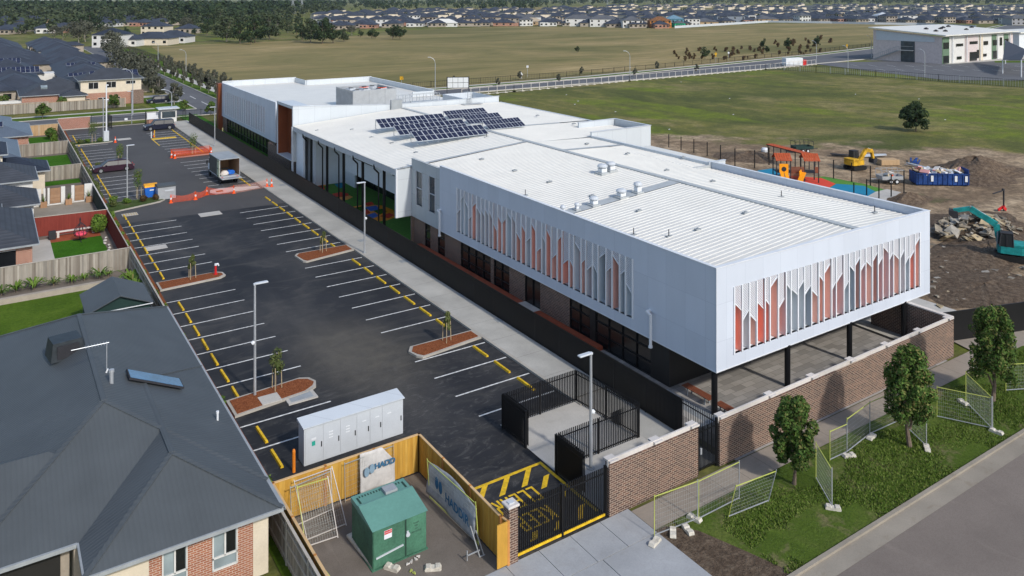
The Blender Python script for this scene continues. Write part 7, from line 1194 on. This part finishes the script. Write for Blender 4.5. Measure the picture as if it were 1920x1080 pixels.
# staked saplings
def sapling(label, x, y, h, z=.14, leafm='leaf_brush', crown=.32):
    rn = random.Random(int(x * 7 + y)); t_ = thing('sapling', label, 'sapling', (x, y, z), 0, 'staked saplings in the kerb islands'); m = MB(); leafcloud(m, rn, [(rn.uniform(-.12, .12), rn.uniform(-.12, .12), h * q, crown, crown, crown * 1.1) for q in (.55, .7, .85, .97)], 520, .07, 3.2, .1); m.build('crown', M[leafm], t_); m = MB(); m.cyl((0, 0, 0), (0, 0, h), .018, 5); m.build('trunk', M['bark'], t_)
    for a in (0, 2.1, 4.2): MB().cyl((.32 * math.cos(a), .32 * math.sin(a), 0), (.28 * math.cos(a), .28 * math.sin(a), 1.35), .025, 5).build('stake', M['stake'], t_)
    return t_
sapling('leafy staked sapling in the left island beside the near lamp post', 14.1, 46.3, 2.1); sapling('thin staked sapling in the nearer right mulched island', 25.5, 46.5, 1.8, crown=.2); sapling('thin staked sapling in the farther right mulched island', 25.2, 69.0, 1.7, crown=.14); sapling('thin staked sapling in the left island behind the red hydrant', 13.9, 68.3, 1.8, crown=.18)
sapling('young tree between the lamp post and the blue bin', 14.4, 98.9, 3.0, crown=.5, leafm='leaf'); sapling('young tree in the orange wrapped island', 25.2, 122.6, 2.6, crown=.62, leafm='leaf'); sapling('young tree in the narrow island behind the dark sedan', 15.1, 120.0, 2.5, crown=.5, leafm='leaf'); sapling('dense young tree by the twin mast near the far gate', 14.0, 141.0, 3.0, crown=.75, leafm='leaf')
# shrubs: three prototypes
def shrub(label, x, y, r, h, leafm='leaf_lime', n=420, ls=.1, grp='shrubs along the car park fence', z=0, name='shrub', rn=None):
    rn = random.Random(int(x * 31 + y * 17)); t_ = thing(name, label, 'shrub', (x, y, z), 0, grp); m = MB(); leafcloud(m, rn, [(rn.uniform(-.3, .3) * r, rn.uniform(-.3, .3) * r, h * rn.uniform(.35, .75), r * rn.uniform(.5, .8), r * rn.uniform(.5, .8), h * .38) for _ in range(5)], n, ls, 2.0, .2); m.build('foliage', M[leafm], t_); m = MB(); [m.cyl((0, 0, 0), (rn.uniform(-.6, .6) * r, rn.uniform(-.6, .6) * r, h * .7), .015, 4) for _ in range(4)]; m.build('stem', M['bark'], t_); return t_
i_ = 0
for y, r, h in ((37.0, .42, .8), (39.6, .3, .5), (42.3, .35, .6), (45.7, .45, .9), (47.6, .3, .5), (51.5, .36, .75), (55.8, .40, .8), (59.2, .33, .6), (62.4, .38, .7), (65.9, .42, .8), (71, .3, .7), (74.3, .3, .6), (77.2, .33, .7), (80.4, .3, .8), (84, .3, .6), (87.5, .34, .8), (91.3, .45, .9)): shrub('bright green shrub between the timber fence and the parking bays, %s from the near end' % ORD[i_].replace('nearest', 'first'), 10.72, y, r, h); i_ += 1
proto = None
for i in range(34):
    y = 101.5 + i * 1.05 if i < 17 else 122.5 + (i - 17) * 1.05
    lb = 'bushy olive hedge plant beside the older car park, %s from the near end' % (ORD[i].replace('nearest', 'first'))
    if proto is None: proto = shrub(lb, 10.75, y, .6, .95, 'leaf_brush', 420, .13, 'hedge plants of the older car park', 0, 'hedge_plant')
    else: dup(proto, (10.75 + random.uniform(-.1, .1), y, 0), random.uniform(0, 6), lb, None, random.uniform(.75, 1.15))
i_ = 0
for x, y, r, h, lf in ((11.5, 96.5, .5, .8, 'leaf_brush'), (13.0, 97.2, .5, .7, 'leaf_lime'), (14.6, 97.0, .5, .7, 'leaf_rust'), (16.0, 97.2, .4, .6, 'leaf_rust'), (11.6, 98, .6, .9, 'leaf_lime'), (12.2, 141, .6, .7, 'leaf_brush'), (13.2, 141.2, .6, .6, 'leaf_lime'), (15.0, 141.2, .5, .6, 'leaf_lime'), (12.4, 119.9, .5, .7, 'leaf_brush'), (14.4, 119.8, .5, .7, 'leaf_rust')): shrub('low shrub of the older car park islands, %s counting from the bins' % ORD[i_].replace('nearest', 'first'), x, y, r, h, lf, 380, .11, 'low shrubs in the planted islands', .15); i_ += 1
shrub('small lime plant at the end of the black fence by the tall building corner', 31.6, 28.0, .35, .8, 'leaf_lime', 260, .1, None); shrub('tall bushy shrub in the corner of the red fence yard', 9.1, 87.0, .75, 1.9, 'leaf_lime', 1500, .13, None); shrub('round leafy bush at the back of the far left lawn', 8.6, 148.5, 1.1, 1.9, 'leaf', 900, .2, None); shrub('bush on the far left lawn beside the paling fence', 8.8, 145.0, .7, 1.3, 'leaf_lime', 500, .18, None)
# spiky palms in the garden bed
def palm(label, x, y, s, sd_):
    rn = random.Random(sd_); t_ = thing('garden_palm', label, 'plant', (x, y, 0), 0, 'arching plants in the garden bed'); m = MB()
    for _ in range(34):
        a = rn.uniform(0, 6.28); L = s * rn.uniform(.7, 1.15); u = Vector((math.cos(a), math.sin(a), 0)); n_ = Vector((-u.y, u.x, 0)); pr = [Vector((0, 0, .1)), u * L * .3 + Vector((0, 0, L * .55)), u * L * .65 + Vector((0, 0, L * .75)), u * L + Vector((0, 0, L * rn.uniform(.35, .7)))]; wd = (.02, .06, .05, .004)
        for k_ in range(3): m.add([pr[k_] - n_ * wd[k_] * s, pr[k_] + n_ * wd[k_] * s, pr[k_ + 1] + n_ * wd[k_ + 1] * s, pr[k_ + 1] - n_ * wd[k_ + 1] * s], [(0, 1, 2, 3)])
    m.build('foliage', M['leaf_lime'] if sd_ % 3 else M['leaf'], t_); MB().cyl((0, 0, 0), (0, 0, .25), .05, 6).build('stem', M['bark'], t_)
for i, (px, py, s) in enumerate(((2, 535, .8), (28, 528, .9), (60, 520, 1.0), (95, 512, .7), (128, 508, .75), (150, 504, .6), (178, 500, 1.0), (195, 500, .55))): p = W(px, py); palm('arching garden plant along the weathered fence above the green lawn, %s from the left' % ORD[i].replace('nearest', 'first'), p.x, 72.9 + .2 * (i % 2), s, i)
for i, (y, s) in enumerate(((70.3, 1.3), (68.8, 1.2), (67.2, 1.2), (65.6, 1.0))): palm('tall arching plant in the bed beside the car park fence, %s from the corner' % ORD[i].replace('nearest', 'first'), 9.65, y, s, 20 + i)
# distant tree prototypes
PT = []
for i, (h, w, nb, nl, ls, lf, bk, z0) in enumerate(((10, 10, 26, 900, .62, 'leaf_gum', 'bark_pale', .14), (13, 11, 30, 1000, .68, 'leaf_dark', 'bark', .12), (8, 7, 20, 700, .5, 'leaf_dark', 'bark', .08), (9, 9, 22, 800, .55, 'leaf_olive', 'bark_pale', .16), (14, 9, 26, 900, .65, 'leaf_gum', 'bark_pale', .25), (5, 4.2, 14, 700, .34, 'leaf_olive', 'bark_pale', .22))):
    t_ = make_tree('tree', 'x', 'tree', h, w, nb, nl, ls, lf, 40 + i, z0, .22, bk, None, .25); t_.location = (0, -500 - i * 20, 0); PT.append((t_, h))
def place(k_, x, y, h, label, grp, rn, name=None, wide=1.0):
    s = h / PT[k_][1]; o = dup(PT[k_][0], (x, y, 0), rn.uniform(0, 6.28), label, grp, (s * wide, s * wide, s))
    if name: o.name = name
    return o
rt = random.Random(99)
def pplace(k_, px, py, h, label, grp, wide=1.0, name=None): p = W(px, py); return place(k_, p.x, p.y, h, label, grp, rt, name, wide)
TG = 'gum trees along the far edge of the paddock'
for i, (px, py, hp, k_) in enumerate(((425, 78, 46, 0), (450, 82, 42, 1), (478, 80, 52, 1), (505, 74, 48, 0), (520, 66, 36, 4), (470, 84, 20, 2), (408, 70, 30, 0), (388, 66, 32, 1), (350, 58, 26, 3), (566, 76, 34, 2), (582, 80, 44, 0), (604, 82, 48, 1), (625, 81, 34, 2), (645, 78, 24, 0), (590, 74, 36, 4), (612, 70, 38, 4), (697, 72, 20, 2), (704, 72, 16, 2), (736, 74, 28, 2), (750, 74, 26, 2), (742, 70, 20, 0), (540, 62, 24, 0), (556, 66, 22, 2), (660, 66, 18, 3), (676, 70, 14, 2))):
    p = W(px, py); d = p.x * CS + p.y * CC; pplace(k_, px, py, hp * d / F, 'dark gum tree at the far left paddock edge, %s in the clumps' % nth(i), TG, 1.1)
# left suburb trees (big ones between the roofs)
for (px, py, hp, k_) in ((168, 58, 36, 1), (152, 62, 34, 1), (182, 60, 30, 1), (138, 70, 30, 3), (118, 74, 26, 3), (102, 72, 24, 3), (160, 78, 40, 3), (148, 80, 32, 3), (205, 86, 34, 3), (212, 98, 40, 3), (196, 74, 26, 3), (222, 108, 30, 3), (206, 112, 34, 3), (75, 52, 18, 2), (66, 60, 14, 2), (24, 60, 12, 2), (228, 46, 22, 2), (236, 68, 18, 2), (268, 44, 24, 1), (280, 40, 20, 1), (252, 36, 18, 1), (300, 44, 18, 3), (332, 38, 16, 1), (342, 48, 22, 1), (360, 52, 24, 0), (372, 46, 28, 1), (395, 50, 34, 1), (412, 52, 36, 0), (440, 48, 32, 1), (350, 72, 14, 2), (365, 66, 14, 2), (90, 48, 14, 1), (120, 40, 14, 1)):
    p = W(px, py); d = p.x * CS + p.y * CC; pplace(k_, px, py, hp * d / F, 'grey-green tree among the dark roofs of the left suburb', 'trees among the left suburb roofs', 1.05)
# street trees, left street
i_ = 0
for y in range(182, 330, 9):
    place(5, 44.4 + rt.uniform(-.4, .4), y, rt.uniform(3.4, 4.6), 'grey-leaved street tree on the right of the left street, %s away from the school' % ORD[i_], 'grey street trees by the left street', rt, 'street_tree', .72); i_ += 1
i_ = 0
for y in range(184, 300, 8):
    place(5, 50.3 + rt.uniform(-.4, .4), y + 3, rt.uniform(2.8, 3.9), 'grey-leaved tree between footpath and paddock fence, %s away from the school' % ORD[i_], 'grey trees by the paddock fence', rt, 'street_tree', .75); i_ += 1
i_ = 0
for x, y, h in ((32.8, 196, 5.0), (33.5, 208, 5.5), (33.4, 217, 6.5), (34, 226, 7), (33.8, 236, 7.5), (34, 248, 7), (33.5, 182, 4.6), (34.4, 262, 7), (34.5, 278, 7)): place(5 if h < 6 else 3, x, y, h, 'street tree on the left side of the left street, %s away from the corner house' % ORD[i_], 'trees on the left side of the left street', rt, 'street_tree'); i_ += 1
for (px, py, hp, lb) in ((118, 206, 24, 'young verge tree before the long paling fence, left one'), (214, 203, 26, 'young verge tree before the long paling fence, right one'), (80, 222, 28, 'round green tree at the corner of the cross street on the left'), (8, 200, 22, 'leafy tree cut by the left edge of the photo'), (395, 215, 24, 'small tree on the corner right of the guard hut'), (345, 208, 20, 'small tree just behind the top of the path fence')):
    p = W(px, py); d = p.x * CS + p.y * CC; t_ = make_tree('young_tree', lb, 'tree', hp * d / F, hp * d / F * .8, 20, 1500, .22, 'leaf', px, .25, .25, 'bark', None, .2); t_.location = p
# saplings on far road verge
i_ = 0
for px in (852, 935, 975, 1048, 1090, 1190, 1232, 1305):
    t = (px - 852) / 453; py = 158 - t * 32 + (10 if i_ % 2 else 0); p = W(px, py); d = p.x * CS + p.y * CC; pplace(5, px, py, 16 * d / F, 'thin dark sapling on the far road verge, %s from the billboard' % ORD[i_], 'thin saplings along the far road', .8, 'sapling'); i_ += 1
# bushes in the paddock
for (px, py, hp, k_, lb) in ((1082, 99, 13, 2, 'lone dark bush in the middle of the far paddock'), (1432, 92, 20, 2, 'tall dark conifer-like bush in the far plantation'), (1322, 111, 24, 2, 'bright round bush at the front of the far plantation'), (1438, 100, 14, 2, 'dark bush right of the lamp in the plantation'), (1478, 92, 22, 2, 'dark tree at the right side of the plantation'), (1533, 88, 22, 2, 'dark bushy tree near the right plantation clump')): p = W(px, py); d = p.x * CS + p.y * CC; pplace(k_, px, py, hp * d / F, lb, None, .9, 'bush')
pr_ = make_tree('plantation_shrub', 'x', 'shrub', 2.0, 1.7, 10, 260, .26, 'leaf_rust', 77, .1, .3, 'bark', None, .2); pr_.location = (0, -700, 0); PT.append((pr_, 2.0))
for i in range(70):
    if i < 44: px = rt.uniform(1255, 1440); py = rt.uniform(91, 112) + (1440 - px) * .02
    else: px = rt.uniform(1450, 1565); py = rt.uniform(78, 106) - (px - 1450) * .06
    p = W(px, py); d = p.x * CS + p.y * CC; place(6, p.x, p.y, rt.uniform(5, 10) * d / F, 'rusty brown young shrub in the far roadside plantation', 'rusty shrubs of the far plantation', rt, 'plantation_shrub')
# far woodland: continuous stuff behind everything
def woodland(name, pts, seed, leafm, hh=(10, 18), nleaf=46):
    rn = random.Random(seed); m = MB()
    for (x, y) in pts:
        h = rn.uniform(*hh); w = h * rn.uniform(.5, .85); bl = [(x + rn.uniform(-.35, .35) * w, y + rn.uniform(-.35, .35) * w, h * rn.uniform(.3, .85), w * .33, w * .33, h * .2) for _ in range(5)]; leafcloud(m, rn, bl, nleaf, h * .17, 1.2, .5)
    o = m.build(name, M[leafm]); o['kind'] = 'stuff'; return o
def region(n, seed, px0, px1, f0, f1):
    rn = random.Random(seed); out = []
    for _ in range(n):
        px = rn.uniform(px0, px1); py = rn.uniform(f0(px), f1(px)); p = W(px, py); out.append((p.x, p.y))
    return out
lerp = lambda a, b, t: a + (b - a) * t
woodland('distant_woodland', region(900, 1, -60, 620, lambda x: 6, lambda x: lerp(30, 40, min(1, max(0, x / 400))) if x < 400 else lerp(44, 20, (x - 400) / 220)), 5, 'leaf_dark', (12, 20), 60)
woodland('distant_woodland', region(500, 2, -60, 640, lambda x: 12, lambda x: 42 if x < 420 else 30), 6, 'leaf_gum', (10, 16), 55)
woodland('distant_woodland', region(620, 3, 560, 2000, lambda x: 4.0, lambda x: lerp(17, 9, min(1, (x - 560) / 800))), 7, 'leaf_dark', (14, 24), 50)
woodland('distant_woodland', region(90, 4, 620, 1010, lambda x: 12, lambda x: 20), 8, 'leaf_dark', (12, 18), 70)
sheet('distant_field', [W(px, py)[:2] for px, py in ((680, 27), (980, 24), (1500, 15), (1500, 9), (1000, 13), (700, 17))], .06, M['far_paddock'])
# ================================================================ FAR HOUSES
def far_proto(name, w, l, hw, roofm, wallm, two=False, seed=0):
    rn = random.Random(seed); t_ = thing(name, 'x', 'house', (0, 0, 0)); m = MB(); hip(m, -w / 2, w / 2, -l / 2, l / 2, hw, 23)
    if rn.random() < .6: hip(m, -w / 2 + .3, -w / 2 + w * .55, -l / 2 - 3.5, l * .1, hw - .02, 23)
    m.build('roof', M[roofm], t_); wm = MB(); wm.box(-w / 2 + .6, w / 2 - .6, -l / 2 + .6, l / 2 - .6, 0, hw).box(-w / 2 + .9, -w / 2 + w * .5, -l / 2 - 2.8, -l / 2 + .6, 0, hw - .05); wm.build('wall', M[wallm], t_)
    wn_ = MB()
    for zz in ((1.0,) if not two else (1.0, 3.9)):
        for u in (.14, .38, .66, .86): x = -w / 2 + w * u; yy = -l / 2 + .56 if u > .5 else -l / 2 - 2.86; wn_.box(x - .8, x + .8, yy - .04, yy, zz, zz + 1.2)
        for v_ in (.2, .5, .8):
            for s_ in (-1, 1): y = -l / 2 + l * v_; xx = s_ * (w / 2 - .58); wn_.box(xx - .02, xx + .02, y - .8, y + .8, zz, zz + 1.2)
    wn_.build('windows', M['glass'], t_); return t_
HP = [far_proto('far_house', 14, 18, 2.9, 'roof_far', 'render_b', False, 1), far_proto('far_house', 15, 17, 3.0, 'roof_far', 'render_w', False, 2), far_proto('far_house', 13, 19, 2.9, 'roof_far', 'brick_red', False, 5), far_proto('far_house', 13, 15, 5.8, 'roof_far', 'render_w', True, 4), far_proto('far_house', 14, 15, 5.8, 'roof_far', 'render_b', True, 3), far_proto('far_house', 14, 17, 3.0, 'roof_far2', 'render_t', False, 7), far_proto('far_house', 14, 16, 3.0, 'roof_far2', 'render_w', False, 8), far_proto('far_house', 13, 14, 5.6, 'roof_far2', 'render_w', True, 9)]
for i, h_ in enumerate(HP): h_.location = (i * 30, -900, 0)
used = []
def fh(k_, x, y, rz, label, grp, sc=1.0, tint=None):
    o = dup(HP[k_], (x, y, .02), rz, label, grp, sc); o.name = 'far_house'; return o
rh = random.Random(5)
# suburb facing the paddock: rows stepping back
n_far = 0
front = [(602, 56), (660, 54), (760, 50), (900, 49), (1050, 48), (1200, 52), (1240, 52), (1330, 46), (1440, 41), (1560, 40), (1700, 44), (1850, 46), (1960, 48)]
def front_y(px):
    for (a, ya), (b, yb) in zip(front[:-1], front[1:]):
        if a <= px <= b: return lerp(ya, yb, (px - a) / (b - a))
    return 48
rowpts = []
for row in range(10):
    px = 596 + rh.uniform(0, 10)
    while px < 1950:
        fy = front_y(px); lim = 12 if px > 1150 else lerp(30, 20, (px - 590) / 560)
        y0f = F * H / (fy - YH); d = y0f + row * (27 + row * 2) + rh.uniform(-3, 3); py = F * H / d + YH
        if py > lim and not (px > 1630 and row == 0): p = W(px, py); rowpts.append((row, px, p))
        px += F * 17.5 / d
seen = 0; mass = []
for row, px, p in rowpts:
    r_ = rh.random(); k_ = 0 if r_ < .34 else 1 if r_ < .40 else 2 if r_ < .66 else 5 if r_ < .76 else 6 if r_ < .79 else 3 if r_ < .83 else 4 if r_ < .97 else 7
    ang = -CA + rh.choice((0, 0, math.pi / 2)) + rh.uniform(-.06, .06)
    nm = {0: 'dark-roofed cream house in the rows beyond the far paddock', 1: 'dark-roofed white single-storey house in the rows beyond the far paddock', 2: 'dark-roofed brick house in the rows beyond the far paddock', 3: 'white two-storey house in the rows beyond the far paddock', 4: 'beige two-storey house in the rows beyond the far paddock', 5: 'grey-roofed tan house in the rows beyond the far paddock', 6: 'grey-roofed white house in the rows beyond the far paddock', 7: 'grey-roofed white two-storey house in the rows beyond the far paddock'}[k_]
    if seen < 155: fh(k_, p.x, p.y, ang, nm, 'houses beyond the far paddock', rh.uniform(.9, 1.05)); seen += 1
    else: mass.append(p)
# beyond the countable ones: roofs that only read as a mass
m = MB(); wm_ = MB()
for q_m in range(len(mass) + 420):
    px = rh.uniform(600, 1990); lim = 10.5 if px > 1150 else lerp(26, 16, (px - 590) / 560); py = rh.uniform(lim, min(front_y(px) - 8, lim + 9)); p = W(px, py) if q_m >= len(mass) else mass[q_m]; s_ = rh.uniform(6, 9); hh = rh.choice((2.8, 2.8, 5.4)); hip(m, p.x - s_, p.x + s_, p.y - s_ * .8, p.y + s_ * .8, hh, 24); wm_.box(p.x - s_ + .6, p.x + s_ - .6, p.y - s_ * .8 + .6, p.y + s_ * .8 - .6, 0, hh)
o = m.build('distant_roofs', M['roof_far']); o['kind'] = 'stuff'; o = wm_.build('distant_walls', M['render']); o['kind'] = 'stuff'
sheet('suburb_ground', [W(px, py)[:2] for px, py in ((596, 55), (760, 49), (1050, 47), (1240, 51), (1440, 40), (1700, 43), (2100, 44), (2100, 9), (1150, 11), (800, 20), (600, 27))], .04, simple('suburb_ground', (.075, .078, .070), .95, 0, .5, .05))
woodland('suburb_trees', [tuple(W(rh.uniform(600, 1980), rh.uniform(14, 38))[:2]) for _ in range(230)], 12, 'leaf_dark', (4, 8), 40)
# houses scattered deep in the left suburb
for _ in range(64):
    px = rh.uniform(-10, 400); py = rh.uniform(32, 64 if px < 150 else 50); p = W(px, py); k_ = rh.choice((0, 1, 2, 0)); fh(k_, p.x, p.y, rh.choice((0, 1.57, -.6)), {0: 'dark-roofed cream house among the trees of the deep left suburb', 1: 'dark-roofed white house among the trees of the deep left suburb', 2: 'dark-roofed brick house among the trees of the deep left suburb'}[k_], 'houses deep in the left suburb')
woodland('suburb_trees', [tuple(W(rh.uniform(-20, 560), rh.uniform(27, 54))[:2]) for _ in range(240)] + [tuple(W(rh.uniform(-20, 170), rh.uniform(40, 66))[:2]) for _ in range(60)], 13, 'leaf_gum', (7, 12), 50)
# special front houses
def sp(label, px, py, w, h, col, rm, frame=False):
    p = W(px, py); t_ = thing('far_house', label, 'house', p, -CA); m = MB(); hip(m, -w / 2, w / 2, -5, 9, h, 24); m.build('roof', rm, t_); MB().box(-w / 2 + .5, w / 2 - .5, -4.5, 8.5, 0, h).build('wall', col, t_); k_ = MB()
    for z in ((1,) if h < 4 else (1, 3.9)): [k_.box(x - .7, x + .7, -4.56, -4.5, z, z + 1.3) for x in [(-w / 2 + 2) + i * (w - 4) / 3 for i in range(4)]]
    k_.build('windows', M['glass'], t_); return t_
sp('white two-storey townhouse block with grey roof, left one at the paddock edge', 1086, 49, 23, 6, M['render_w'], M['roof_far2']); sp('white two-storey townhouse block with grey roof, right one at the paddock edge', 1128, 50, 20, 6, M['render_w'], M['roof_far2']); sp('grey and white two-storey house just left of the orange timber framed house', 1185, 52, 16, 5.6, M['render_w'], M['roof_far2'])
sp('unfinished house wrapped in orange timber framing at the paddock edge', 1237, 52, 17, 5.4, simple('orange_frame_timber', (.50, .20, .05), .85, 0, .5, .8), simple('brown_truss', (.22, .10, .04), .85, 0, .5, .8)); sp('unfinished house wrapped in pale blue sheeting at the paddock edge', 1264, 50, 14, 6.2, simple('blue_wrap', (.10, .26, .33)), simple('blue_wrap_roof', (.14, .25, .32))); sp('low house wrapped in bright green sheeting at the paddock edge', 1273, 51, 9, 3.2, simple('green_wrap', (.02, .42, .22)), M['roof_far2']); sp('white two-storey house with dark roof right of the green wrapped one', 1296, 49, 13, 6, M['render_w'], M['roof_far']); sp('dark grey two-storey terrace row with white end house', 1368, 43, 26, 6.3, simple('blue_grey_wall', (.20, .23, .27)), M['roof_far']); sp('white two-storey end house of the dark terrace row', 1408, 41, 8, 6.5, M['render_w'], M['roof_far']); sp('low house with a pale tan roof at the paddock edge', 995, 47, 22, 3.0, M['render_t'], simple('tan_roof', (.42, .34, .24))); sp('house with a bright white roof at the paddock edge', 830, 50, 24, 3.0, M['render_w'], M['roof_white']); sp('white low house cut by orange fencing right of the paddock', 1656, 40, 15, 5.5, M['render_w'], M['lgrey']); sp('long house with brick garage above the distant school roof', 1790, 41, 26, 3.0, M['brick_red'], M['roof_far']); sp('grey two-storey house at the right edge above the shade sail', 1908, 47, 16, 5.5, simple('mid_grey_wall', (.3, .3, .32)), M['roof_far2'])
lf = thing('boundary_wall', 'long pale boundary wall along the back right edge of the far paddock', 'wall', W(1300, 50)); m = MB(); pts = [W(1265, 53), W(1330, 49), W(1440, 42), W(1560, 44), W(1640, 46), W(1720, 47), W(1830, 52)]
for a, b_ in zip(pts[:-1], pts[1:]): m.bar(a + Vector((0, 0, .9)), b_ + Vector((0, 0, .9)), .2, 1.8)
m.build('wall', M['lgrey'], lf, world=True)
# left suburb: rows of dark roofs beside the left street
rl = random.Random(17); q_ = 0
for row, y in enumerate(range(216, 420, 17)):
    for cx in (22, 5, -14, -34):
        if row == 0 and cx == 22: pass
        k_ = rl.choice((0, 2, 0, 1, 0)); fh(k_, cx + rl.uniform(-1, 1), y + rl.uniform(-1, 1) + (4 if cx < 0 else 0), rl.choice((0, math.pi / 2, math.pi)), {0: 'dark-roofed cream house in the rows left of the left street', 1: 'dark-roofed white house in the rows left of the left street', 2: 'dark-roofed brick house in the rows left of the left street'}[k_], 'houses left of the left street', rl.uniform(.92, 1.02))
for i, (x, y, nx_, ny_) in enumerate(((16, 212.5, 8, 1), (2, 229.5, 9, 2), (18, 246, 7, 1), (0, 264, 8, 2))): spanel('dark solar panels on the suburb roofs left of the left street, row %s away' % ORD[i], (x, y, 4.4), nx_, ny_, 0, 23)
# houses at the end of the left street
for (px, py, w, h, c_, r_, lb) in ((208, 88, 14, 5.8, 'render_w', 'roof_navy', 'white two-storey house with big balcony and dark roof at the end of the left street'), (240, 86, 13, 3.2, 'render_w', 'roof_far', 'low white house with blue-grey roof right of the balcony house'), (285, 84, 20, 3.2, 'render', 'roof_far', 'wide cream house with dark hip roof facing the paddock corner'), (322, 80, 18, 3.2, 'render_w', 'roof_far', 'white-walled house with a bright gable behind the wide cream house'), (292, 66, 15, 5.5, 'render', 'roof_far', 'taller house peeking above the wide cream house'), (352, 62, 14, 3.0, 'render_b', 'roof_far', 'dark-roofed house at the right end of the left suburb'), (30, 54, 16, 5.6, 'render_t', 'roof_far', 'tan two-storey house in the left suburb'), (58, 50, 20, 5.6, 'render_t', 'roof_far', 'long tan two-storey house with small windows in the left suburb'), (8, 48, 14, 5, 'render', 'roof_far', 'cream house at the far left edge of the suburb'), (100, 48, 22, 3, 'render_t', 'roof_navy', 'low house with navy roof in the middle of the left suburb'), (130, 42, 16, 3, 'render_w', 'roof_far2', 'pale-edged roof left of the biggest tree in the suburb'), (250, 44, 24, 3, 'render', 'roof_far', 'long low house behind the trees above the left street'), (308, 38, 20, 3.2, 'render_w', 'roof_far', 'white-walled house among the trees above the left street'), (218, 28, 18, 3, 'render', 'roof_far2', 'pale-roofed house deep in the woodland on the left'), (85, 36, 20, 4, 'lgrey', 'roof_far2', 'pale green-grey roofed shed deep in the left woodland'), (372, 20, 18, 3, 'render_w', 'roof_far2', 'small white-roofed house deep in the woodland')): sp(lb, px, py, w, h, M[c_], M[r_])
o = MB().box(-2, 2, -2, 2, 0, 2.6).build('red_shed', simple('dark_red_sheet', (.20, .01, .02))); o.location = W(184, 86); tag(o, 'dark red sheet fence before the white balcony house', 'shed')
# pylons far away
def pylon(px, py, hp, label):
    p = W(px, py); d = p.x * CS + p.y * CC; h = hp * d / F; t_ = thing('power_pylon', label, 'pylon', p, 0, 'lattice power pylons'); m = MB(); b_ = h * .13
    for sx, sy in ((-1, -1), (1, -1), (1, 1), (-1, 1)):
        m.bar((sx * b_, sy * b_, 0), (sx * b_ * .2, sy * b_ * .2, h * .7), .35); m.bar((sx * b_ * .2, sy * b_ * .2, h * .7), (0, 0, h), .3)
    for k_ in range(6):
        a, c_ = k_ / 6 * .7, (k_ + 1) / 6 * .7; wa, wc = b_ * (1 - .8 * a / .7), b_ * (1 - .8 * c_ / .7)
        for s_ in (-1, 1): m.bar((-wa, s_ * wa, h * a), (wc, s_ * wc, h * c_), .22); m.bar((wa, s_ * wa, h * a), (-wc, s_ * wc, h * c_), .22)
    for z, w in ((.72, .3), (.84, .24), (.94, .16)): m.bar((-w * h * .6, 0, h * z), (w * h * .6, 0, h * z), .35)
    m.build('lattice', M['grey'], t_)
pylon(549, 26, 34, 'left lattice pylon rising above the left suburb trees'); pylon(566, 26, 34, 'right lattice pylon rising above the left suburb trees'); pylon(1139, 9, 16, 'distant lattice pylon above the white townhouses')
# litter on the field
for i, (px, py) in enumerate(((1062, 178), (1078, 196), (1084, 190), (1154, 210), (1255, 243), (1368, 185), (1375, 215), (1277, 154), (1723, 186), (1772, 225), (1604, 177), (1182, 127))): p = W(px, py); o = MB().add([(-.2, -.1, .02), (.2, -.1, .08), (.15, .15, .03), (-.15, .1, .08), (0, 0, .12)], [(0, 1, 4), (1, 2, 4), (2, 3, 4), (3, 0, 4)]).build('litter', M['white']); o.location = p; tag(o, 'scrap of white litter on the open grass field, %s in the scatter' % nth(i), 'litter', 'white litter on the field')
# weeds and grass tufts on the verge (ground cover)
from mathutils import noise as mnoise
rg = random.Random(3); m = MB()
for _ in range(60000):
    x = rg.uniform(25.4, 62); y = rg.uniform(20.35, 25.15)
    if y > 24.0 + .9 * math.sin(x * .7): continue
    if x < 26.9 and y < 24.4 - (x - 25) * .0 and x < 26.6: continue
    q_n = mnoise.noise(Vector((x * .35, y * .5, 0))) + .35 * mnoise.noise(Vector((x * 1.3, y * 1.3, 5)))
    if q_n < -.5 - (.0 if y > 21.2 else -.4) or (x < 33 and y < 22.5 and q_n < .18): continue
    h = rg.uniform(.03, .09) * (1 + q_n); a = rg.uniform(0, 6.28); w = .035; u = Vector((math.cos(a) * w, math.sin(a) * w, 0)); p = Vector((x, y, .01)); q = Vector((rg.uniform(-.06, .06), rg.uniform(-.06, .06), h)); m.add([p - u, p + u, p + q], [(0, 1, 2)])
tag(m.build('verge_grass_blades', M['blade']), kind='stuff')
# park prototypes that are never seen: remove them
for t_, _ in PT:
    for c_ in list(t_.children): bpy.data.objects.remove(c_)
    bpy.data.objects.remove(t_)
for t_ in HP:
    for c_ in list(t_.children): bpy.data.objects.remove(c_)
    bpy.data.objects.remove(t_)

hz = MB().box(-1500, 2600, -300, 3400, -1.2, 34).build('haze'); hz['kind'] = 'stuff'
hm = bpy.data.materials.new('haze'); hm.use_nodes = True; hn = hm.node_tree.nodes; hn.remove(hn['Principled BSDF']); pv = hn.new('ShaderNodeVolumePrincipled'); pv.inputs['Color'].default_value = (.72, .84, 1, 1); pv.inputs['Density'].default_value = .00004; hm.node_tree.links.new(pv.outputs[0], hn['Material Output'].inputs['Volume']); hz.data.materials.append(hm)
